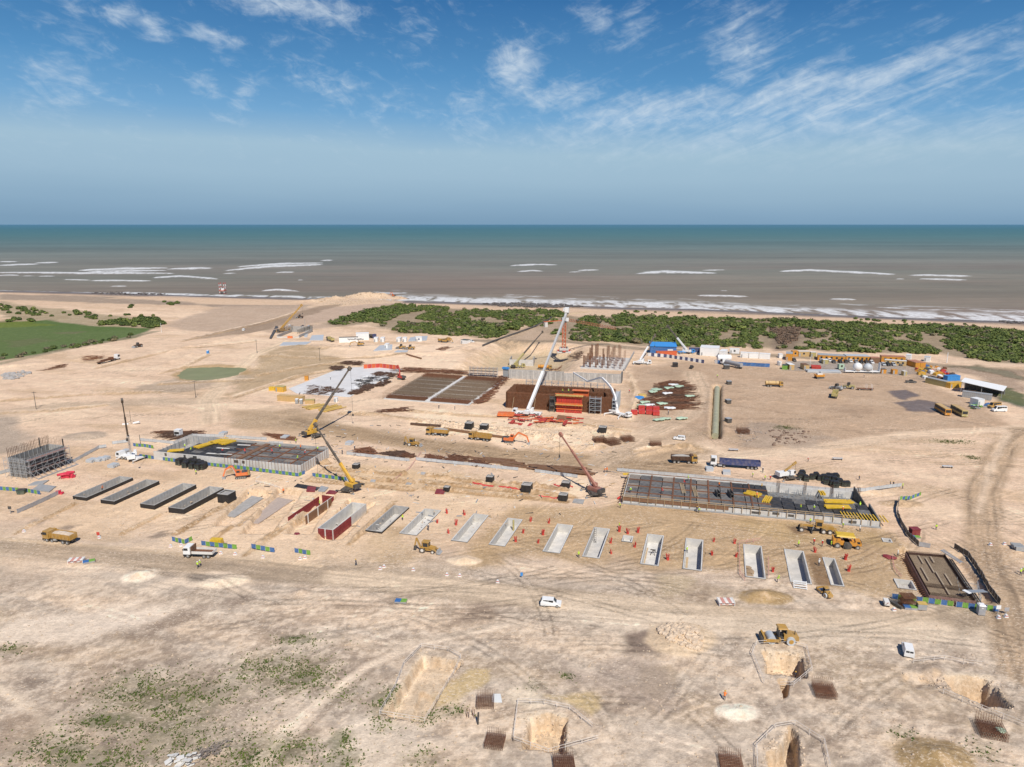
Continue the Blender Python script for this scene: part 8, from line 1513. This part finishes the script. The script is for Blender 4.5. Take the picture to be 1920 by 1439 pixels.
for a in((1358,1314,'worker in an orange vest and yellow helmet alone in the right foreground','vest_orange','yellow',2),(371,1066,'left worker of a lime vested pair crossing the road at the white tipper','lime','white',0),(376,1063,'right worker of a lime vested pair crossing the road at the white tipper','lime','white',1),(668,1061,'worker in dark clothes and yellow helmet on the road verge','trousers','yellow',1),(755,976,'worker in a lime vest beside the black edged trough','lime','yellow',1),(803,995,'dark dressed worker between a trough and red bundles','trousers','white',0),(531,917,'worker in an orange suit below the left deck','vest_orange','vest_orange',1),(599,940,'lime vested worker guiding the load above the maroon formwork','lime','lime',0),(368,890,'worker in lime trousers walking in front of the black crates','lime','white',1),(1085,1046,'lime vested worker left of the laddered trough','lime','lime',0),(1161,991,'lime vested worker above the red bars at the tiny square pit','lime','yellow',0),(1288,1037,'lime vested worker inside the left edge of the planked trough','lime','white',0),(1163,953,'lime vested worker bending at the left foot of the right deck','lime','white',2),(1305,961,'worker bending at the front foot of the right deck, left one','trousers','yellow',2),(1310,962,'worker bending at the front foot of the right deck, right one','lime','white',2),(1369,955,'worker in a red vest on the white ladder at the right deck','vest_red','lime',1),
(1755,994,'worker in a lime vest alone on the sandy slope at right','lime','dark',0),(1580,991,'lime vested worker right of the grader cab in front of the deck','lime','white',0),(1561,981,'lime vested worker behind the grader','lime','lime',0),(1519,983,'worker on the left part of the grader front','lime','yellow',0),(1612,997,'worker with a white helmet right of the yellow roofed machine','offwhite','white',0),(1526,1021,'left one of two red vested workers left of the yellow roofed machine','vest_red','white',0),(1541,1025,'right one of two red vested workers left of the yellow roofed machine','vest_red','white',1),(1497,1026,'lime vested worker at the corner of the stepped trough','lime','lime',0),(1558,1027,'lime vested worker beside the rear wheel of the yellow roofed machine','lime','lime',0),(1609,1026,'lime vested worker at the front of the yellow roofed machine','lime','lime',1),(1457,1092,'lime vested worker between the railed and the stepped trough','lime','lime',2),(1683,1044,'worker in cream clothes left of the rebar slab','offwhite','white',0),(1535,1062,'worker bending on the brown strip of fill','offwhite','white',2),(1913,1079,'left one of two lime vested workers at the right edge','lime','white',0),(1918,1076,'right one of two lime vested workers at the right edge','lime','white',0),
(1692,917,'lime vested worker at the upturned end of the longest grey fence','lime','lime',0),(1669,912,'left one of two dark workers left of the upturned fence end','trousers','yellow',1),(1675,913,'right one of two dark workers left of the upturned fence end','trousers','yellow',1),(1611,901,'dark worker walking alone between the black crates and fence end','trousers','yellow',1),(1515,866,'worker in a red vest alone behind the black crates','vest_red','white',1),(1430,886,'worker walking right of the long blue trailer','trousers','white',1),(1411,895,'lime vested worker behind the fence left of the small crane','lime','white',0),(1434,901,'lime vested worker just behind the fence left of the small crane','lime','yellow',0),(1444,901,'red vested worker just behind the fence left of the small crane','vest_red','white',0),(1498,892,'yellow vested worker between the small crane and black crates','yellow','yellow',0),(1138,886,'right one of two orange workers at the left end of the longest grey fence','vest_orange','vest_orange',0),(1133,886,'left one of two orange workers at the left end of the longest grey fence','vest_orange','white',2),(665,844,'dark worker above the first grey fence','trousers','white',0),(642,852,'dark worker at the back right corner of the left deck','trousers','yellow',0),(823,766,'left one of two dark workers in front of the rebar field','trousers','white',0),(853,768,'right one of two dark workers in front of the rebar field','trousers','white',0),(1345,708,'lime vested worker near the top end of the pipe trench','lime','white',0),(620,713,'dark worker alone on the white slab','trousers','white',0),(1620,708,'dark worker walking before the white round tanks','trousers','white',1),(1180,737,'worker in red beside the sandy bank left of the rebar yard','vest_red','white',0),(1253,778,'dark worker below the rebar yard','trousers','white',0),(192,921,'worker in pale red at the side of the first black sided trough','vest_orange','vest_orange',2),(160,657-0,'a','lime','white',0)):
 if a[2]=='a':continue
 worker(*a)
for a in((417,850,'worker in a red and white vest on the dark part of the left deck','vest_red','white',2),(460,851,'red vested worker on the middle of the left deck','vest_red','vest_red',2),(525,842,'lime vested worker on the brown strip of the left deck','lime','white',0),(511,851,'red vested worker left of the brown strip on the left deck','vest_red','vest_red',2),(564,843,'orange vested worker at the back of the left deck','vest_orange','vest_orange',0),(571,854,'red vested worker bending near the right of the left deck','vest_red','white',2),(596,846,'lime vested worker near the back right of the left deck','lime','white',0),(557,864,'worker with a lime helmet near the front of the left deck','lime','lime',2),(357,848,'lime vested worker bending near the yellow beams on the left deck','lime','lime',2),(347,841,'lime vested worker near the propped wall of the left deck','lime','white',0),(555,832,'lime vested worker at the back fence of the left deck','lime','lime',0)):worker(*a,z=3.0)
for a in((1284,910,'red vested worker bending on the grey part of the right deck','vest_red','vest_red',2),(1290,902,'lime vested worker by the wooden ladder on the right deck','lime','lime',0),(1243,926,'red vested worker kneeling on the grey part of the right deck','vest_red','vest_red',2),(1182,924,'lime vested worker at the front left of the right deck','lime','white',2),(1419,934,'worker in pale orange bending at the yellow fan of beams','vest_orange','offwhite',2),(1348,914,'worker in orange at the two wooden crates on the right deck','vest_orange','yellow',0)):worker(*a,z=2.3)
for a in((1501,957,'lime and orange dressed worker near the front rail of the right deck','lime','yellow',0),(1526,958,'lime vested worker on the black part of the right deck','lime','white',0),(1580,961,'orange vested worker right of the lower yellow stack','vest_orange','white',0),(1612,953,'lime vested worker bending in front of the dark end wall','lime','lime',2),(1428,917,'yellow vested worker at the back edge of the right deck','yellow','yellow',0)):worker(*a,z=1.6)
worker(1494,1240,'worker with a yellow helmet standing deep in the roller pit','trousers','yellow',0);worker(1066,737,'yellow vested worker on top of the red wall formwork, right one','lime','white',0,None,7.95);worker(1055,737,'yellow vested worker on top of the red wall formwork, left one','lime','yellow',0,None,7.95)
# ------------------------------------------------------------------ vegetation
def leafmat(name,c,v=.45):
 m=bpy.data.materials.new(name);m.use_nodes=True;t=m.node_tree;b=t.nodes['Principled BSDF'];b.inputs['Roughness'].default_value=.75;b.inputs['Specular IOR Level'].default_value=.2
 co=t.nodes.new('ShaderNodeNewGeometry');n=t.nodes.new('ShaderNodeTexNoise');n.inputs['Scale'].default_value=.35;n.inputs['Detail'].default_value=5;t.links.new(co.outputs['Position'],n.inputs[0]);oi=t.nodes.new('ShaderNodeObjectInfo');ri=co.outputs['Random Per Island']
 r=t.nodes.new('ShaderNodeValToRGB');e=r.color_ramp.elements;e[0].position=.25;e[0].color=tuple(x*(1-v)for x in c)+(1,);e[1].position=.8;e[1].color=(c[0]*1.9,c[1]*1.5,c[2]*1.2,1)
 a=t.nodes.new('ShaderNodeMath');a.operation='MULTIPLY_ADD';t.links.new(ri,a.inputs[0]);a.inputs[1].default_value=.35;t.links.new(n.outputs[0],a.inputs[2]);q=t.nodes.new('ShaderNodeMath');q.operation='MULTIPLY_ADD';t.links.new(oi.outputs['Random'],q.inputs[0]);q.inputs[1].default_value=.22;t.links.new(a.outputs[0],q.inputs[2]);s=t.nodes.new('ShaderNodeMath');s.operation='SUBTRACT';t.links.new(q.outputs[0],s.inputs[0]);s.inputs[1].default_value=.28
 t.links.new(s.outputs[0],r.inputs[0]);t.links.new(r.outputs[0],b.inputs['Base Color']);MATS[name]=m;return m
leafmat('scrub_leaf',(.115,.165,.050));leafmat('dark_leaf',(.080,.125,.042));leafmat('grey_leaf',(.15,.15,.10),.3);leafmat('weed_leaf',(.07,.115,.025))
def shrub_mb(seed,leaves=150,lobes=5):
 g=random.Random(seed);mb=MB();L=[]
 for k in range(lobes):a=g.uniform(0,6.28);d=g.uniform(.1,.62)if k else 0;L.append((math.cos(a)*d,math.sin(a)*d,g.uniform(.28,.5),g.uniform(.38,.58)if k else .62))
 for k in range(leaves):
  x,y,z,r=g.choice(L);a=g.uniform(0,6.28);e=math.asin(g.uniform(-.35,1));n=Vector((math.cos(a)*math.cos(e),math.sin(a)*math.cos(e),math.sin(e)));c=Vector((x,y,z*.9))+Vector((n.x*r,n.y*r,n.z*r*.75))*g.uniform(.8,1.08)
  if c.z<.02:c.z=.02
  n=(n+Vector((g.uniform(-.6,.6),g.uniform(-.6,.6),g.uniform(-.2,.8)))).normalized();u=n.orthogonal().normalized();w=n.cross(u);s=g.uniform(.07,.17);mb.add([c-u*s-w*s*.7,c+u*s-w*s*.7,c+u*s*.8+w*s,c-u*s*.8+w*s],[(0,1,2,3)])
 core=MB()
 for x,y,z,r in L:mb.rock((x,y,z*.8),r*.80,g,.72)
 return mb
def shrub_thing(seed,leaf,trunk=True):
 r=thing('shrub','','shrub');obj('crown',shrub_mb(seed),leaf,r)
 if trunk:obj('trunk',MB().tube((0,0,-.1),(.04,0,.35),.05,.03,5),'brown_ply',r)
 return r
KS=[Kind(lambda s=s,l=l:shrub_thing(s,l))for s,l in((1,'scrub_leaf'),(2,'scrub_leaf'),(3,'dark_leaf'),(4,'scrub_leaf'),(5,'grey_leaf'),(6,'dark_leaf'))]
g=random.Random(33);cand=[]
sw=W2(SCRUB);xs=[p[0]for p in sw];ys=[p[1]for p in sw]
GAPS=[[P(*p)[:2]for p in q]for q in([(705,612),(760,590),(820,580),(780,600),(720,622)],[(1000,612),(1055,592),(1100,588),(1062,638),(960,640)],[(1130,590),(1150,586),(1140,618),(1120,620)],[(1446,618),(1500,614),(1492,644),(1458,650)],[(880,596),(960,600),(940,612),(870,604)],[(1500,640),(1560,634),(1580,645),(1530,652)],[(1350,625),(1400,622),(1380,640),(1340,642)],[(1725,630),(1770,628),(1765,646),(1730,648)])]
gs=np.random.default_rng(77);CX,CY=gs.uniform(min(xs),max(xs),60000),gs.uniform(min(ys),max(ys),60000);ok=inside(CX,CY,sw)
for q in GAPS:ok&=~(inside(CX,CY,q)&(gs.random(60000)<.93))
dn=fbm(CX/26,CY/40,3,200);ok&=dn>.27
cand=[(float(x),float(y),g.uniform(1.7,4.4)*(.95+.8*(float(d)-.4)),float(d))for x,y,d in zip(CX[ok],CY[ok],dn[ok])][:6200]
cand.sort(key=lambda c:-c[2]/math.hypot(c[0],c[1]))
near=cand[:95];rest=cand[95:];g.shuffle(rest)
for x,y,s,d in near:
 k=g.choice((0,0,1,1,3,3,2,4));r=KS[k]((x,y,gz(x,y)-.1),g.uniform(0,6.28),'greyish dry shrub in the coastal scrub belt' if k==4 else 'dark green shrub in the coastal scrub belt' if k==2 else 'green rounded shrub in the coastal scrub belt between beach and site',('grey shrubs' if k==4 else 'dark green shrubs' if k==2 else 'green shrubs')+' of the coastal scrub',s*1.05)
def joined(name,items,protos,leaf):
 vs=[];fs=[];off=0;PR=[(np.array(p.v),p.f)for p in protos];LI=[];LS=[];n=0
 for x,y,s,*_ in items:
  v,f=g.choice(PR);a=g.uniform(0,6.28);ca,sa=math.cos(a),math.sin(a);w=v*s;q=np.stack([w[:,0]*ca-w[:,1]*sa+x,w[:,0]*sa+w[:,1]*ca+y,w[:,2]*g.uniform(.7,1.0)+gz(x,y)-.1],1);vs.append(q);fs.append((f,off));off+=len(v)
 me=bpy.data.meshes.new(name);me.from_pydata(np.concatenate(vs).tolist(),[],[[k+o for k in q]for f,o in fs for q in f]);return obj(name,me,leaf,kind='stuff')
joined('coastal_scrub',rest[5400:],[shrub_mb(17,54,4)],'grey_leaf');rest=rest[:5400]
joined('coastal_scrub',[c for c in rest if c[3]<.56],[shrub_mb(s,54,4)for s in(11,12,13)],'scrub_leaf');joined('coastal_scrub',[c for c in rest if c[3]>=.56],[shrub_mb(s,54,4)for s in(14,15)],'dark_leaf')
dry=[(float(x),float(y),g.uniform(1.6,3.2))for x,y in zip(CX,CY)if inpoly((x,y),GAPS[3])][:170];joined('dry_scrub',dry,[shrub_mb(16,54,4)],leafmat('purple_leaf',(.15,.12,.095),.3))
def scatter(px,n,smin,smax,label,group,kinds=(2,5,0)):
 W=W2(px);k=0
 while k<n:
  x,y=g.uniform(min(p[0]for p in W),max(p[0]for p in W)),g.uniform(min(p[1]for p in W),max(p[1]for p in W))
  if inpoly((x,y),W):KS[g.choice(kinds)]((x,y,gz(x,y)-.1),g.uniform(0,6.28),label,group,g.uniform(smin,smax));k+=1
scatter([(205,604),(290,598),(308,606),(290,616),(230,612),(170,612)],64,3.0,4.8,'dark tree in the small dense wood behind the green field','trees of the wood behind the green field');scatter([(140,585),(185,586),(180,600),(145,596)],9,2.5,4,'dark shrub in the clump between the field and beach','shrubs of the clump between field and beach');scatter([(-20,570),(60,580),(110,594),(50,592),(-20,588)],34,2.2,4.0,'dark shrub in the band on the dunes at the left edge','shrubs on the dunes at the left edge');scatter([(-20,598),(60,600),(70,606),(-20,605)],8,2.5,3.6,'dark shrub at the upper edge of the green field','shrubs at the upper edge of the green field');scatter([(0,668),(60,660),(150,646),(250,628),(255,632),(150,652),(0,676)],34,1.6,3.0,'low dark shrub in the hedge below the green field','shrubs of the hedge below the green field',(2,4,5));scatter([(60,582),(300,592),(290,600),(60,592)],12,1.6,2.8,'lone dark shrub on the pale dunes behind the wood','lone shrubs on the dunes');scatter([(284,569),(300,566),(358,572),(330,575)],9,2,3.6,'dark shrub in the row on the beach crest','shrubs in the row on the beach crest');scatter([(234,574),(258,574),(258,578),(234,578)],3,2.5,3.4,'dark shrub in the small group left of the beach crest row','small group of shrubs on the beach');scatter([(1150,584),(1260,584),(1300,590),(1160,590)],12,1.8,3.2,'dark shrub at the sandy front edge of the scrub','shrubs at the sandy front edge of the scrub');scatter([(1600,598),(1700,602),(1860,610),(1840,614),(1600,604)],14,1.6,3.0,'small dark shrub at the beach edge on the right','shrubs at the beach edge on the right')
# weeds: tufts of leaves on the soil patches
wv=[];wf=[];gg=np.random.default_rng(4);off=0
for(x,y,a,b,am)in WEEDS:
 c=P(x,y);n=int(a*max(b,1)*62*am)
 for _ in range(n):
  u,v=gg.normal(0,.5,2);px_,py_=c.x+u*a,c.y+v*max(b*1.4,1)
  if float(fbm(np.array([px_/1.3]),np.array([py_/1.3]),3,90)[0])<.45:continue
  z=gz(px_,py_);s=gg.uniform(.07,.22)
  for q in range(3):
   t_=gg.uniform(0,6.28);d=np.array([math.cos(t_),math.sin(t_)]);p=np.array([-d[1],d[0]])*s*.45
   wv+=[(px_-p[0],py_-p[1],z-.02),(px_+p[0],py_+p[1],z-.02),(px_+d[0]*s+p[0]*.6,py_+d[1]*s+p[1]*.6,z+s*gg.uniform(.5,1.1)),(px_+d[0]*s-p[0]*.6,py_+d[1]*s-p[1]*.6,z+s*gg.uniform(.4,1.0))];wf.append([off,off+1,off+2,off+3]);off+=4
me=bpy.data.meshes.new('weeds');me.from_pydata(wv,[],wf);obj('weeds',me,'weed_leaf',kind='stuff')
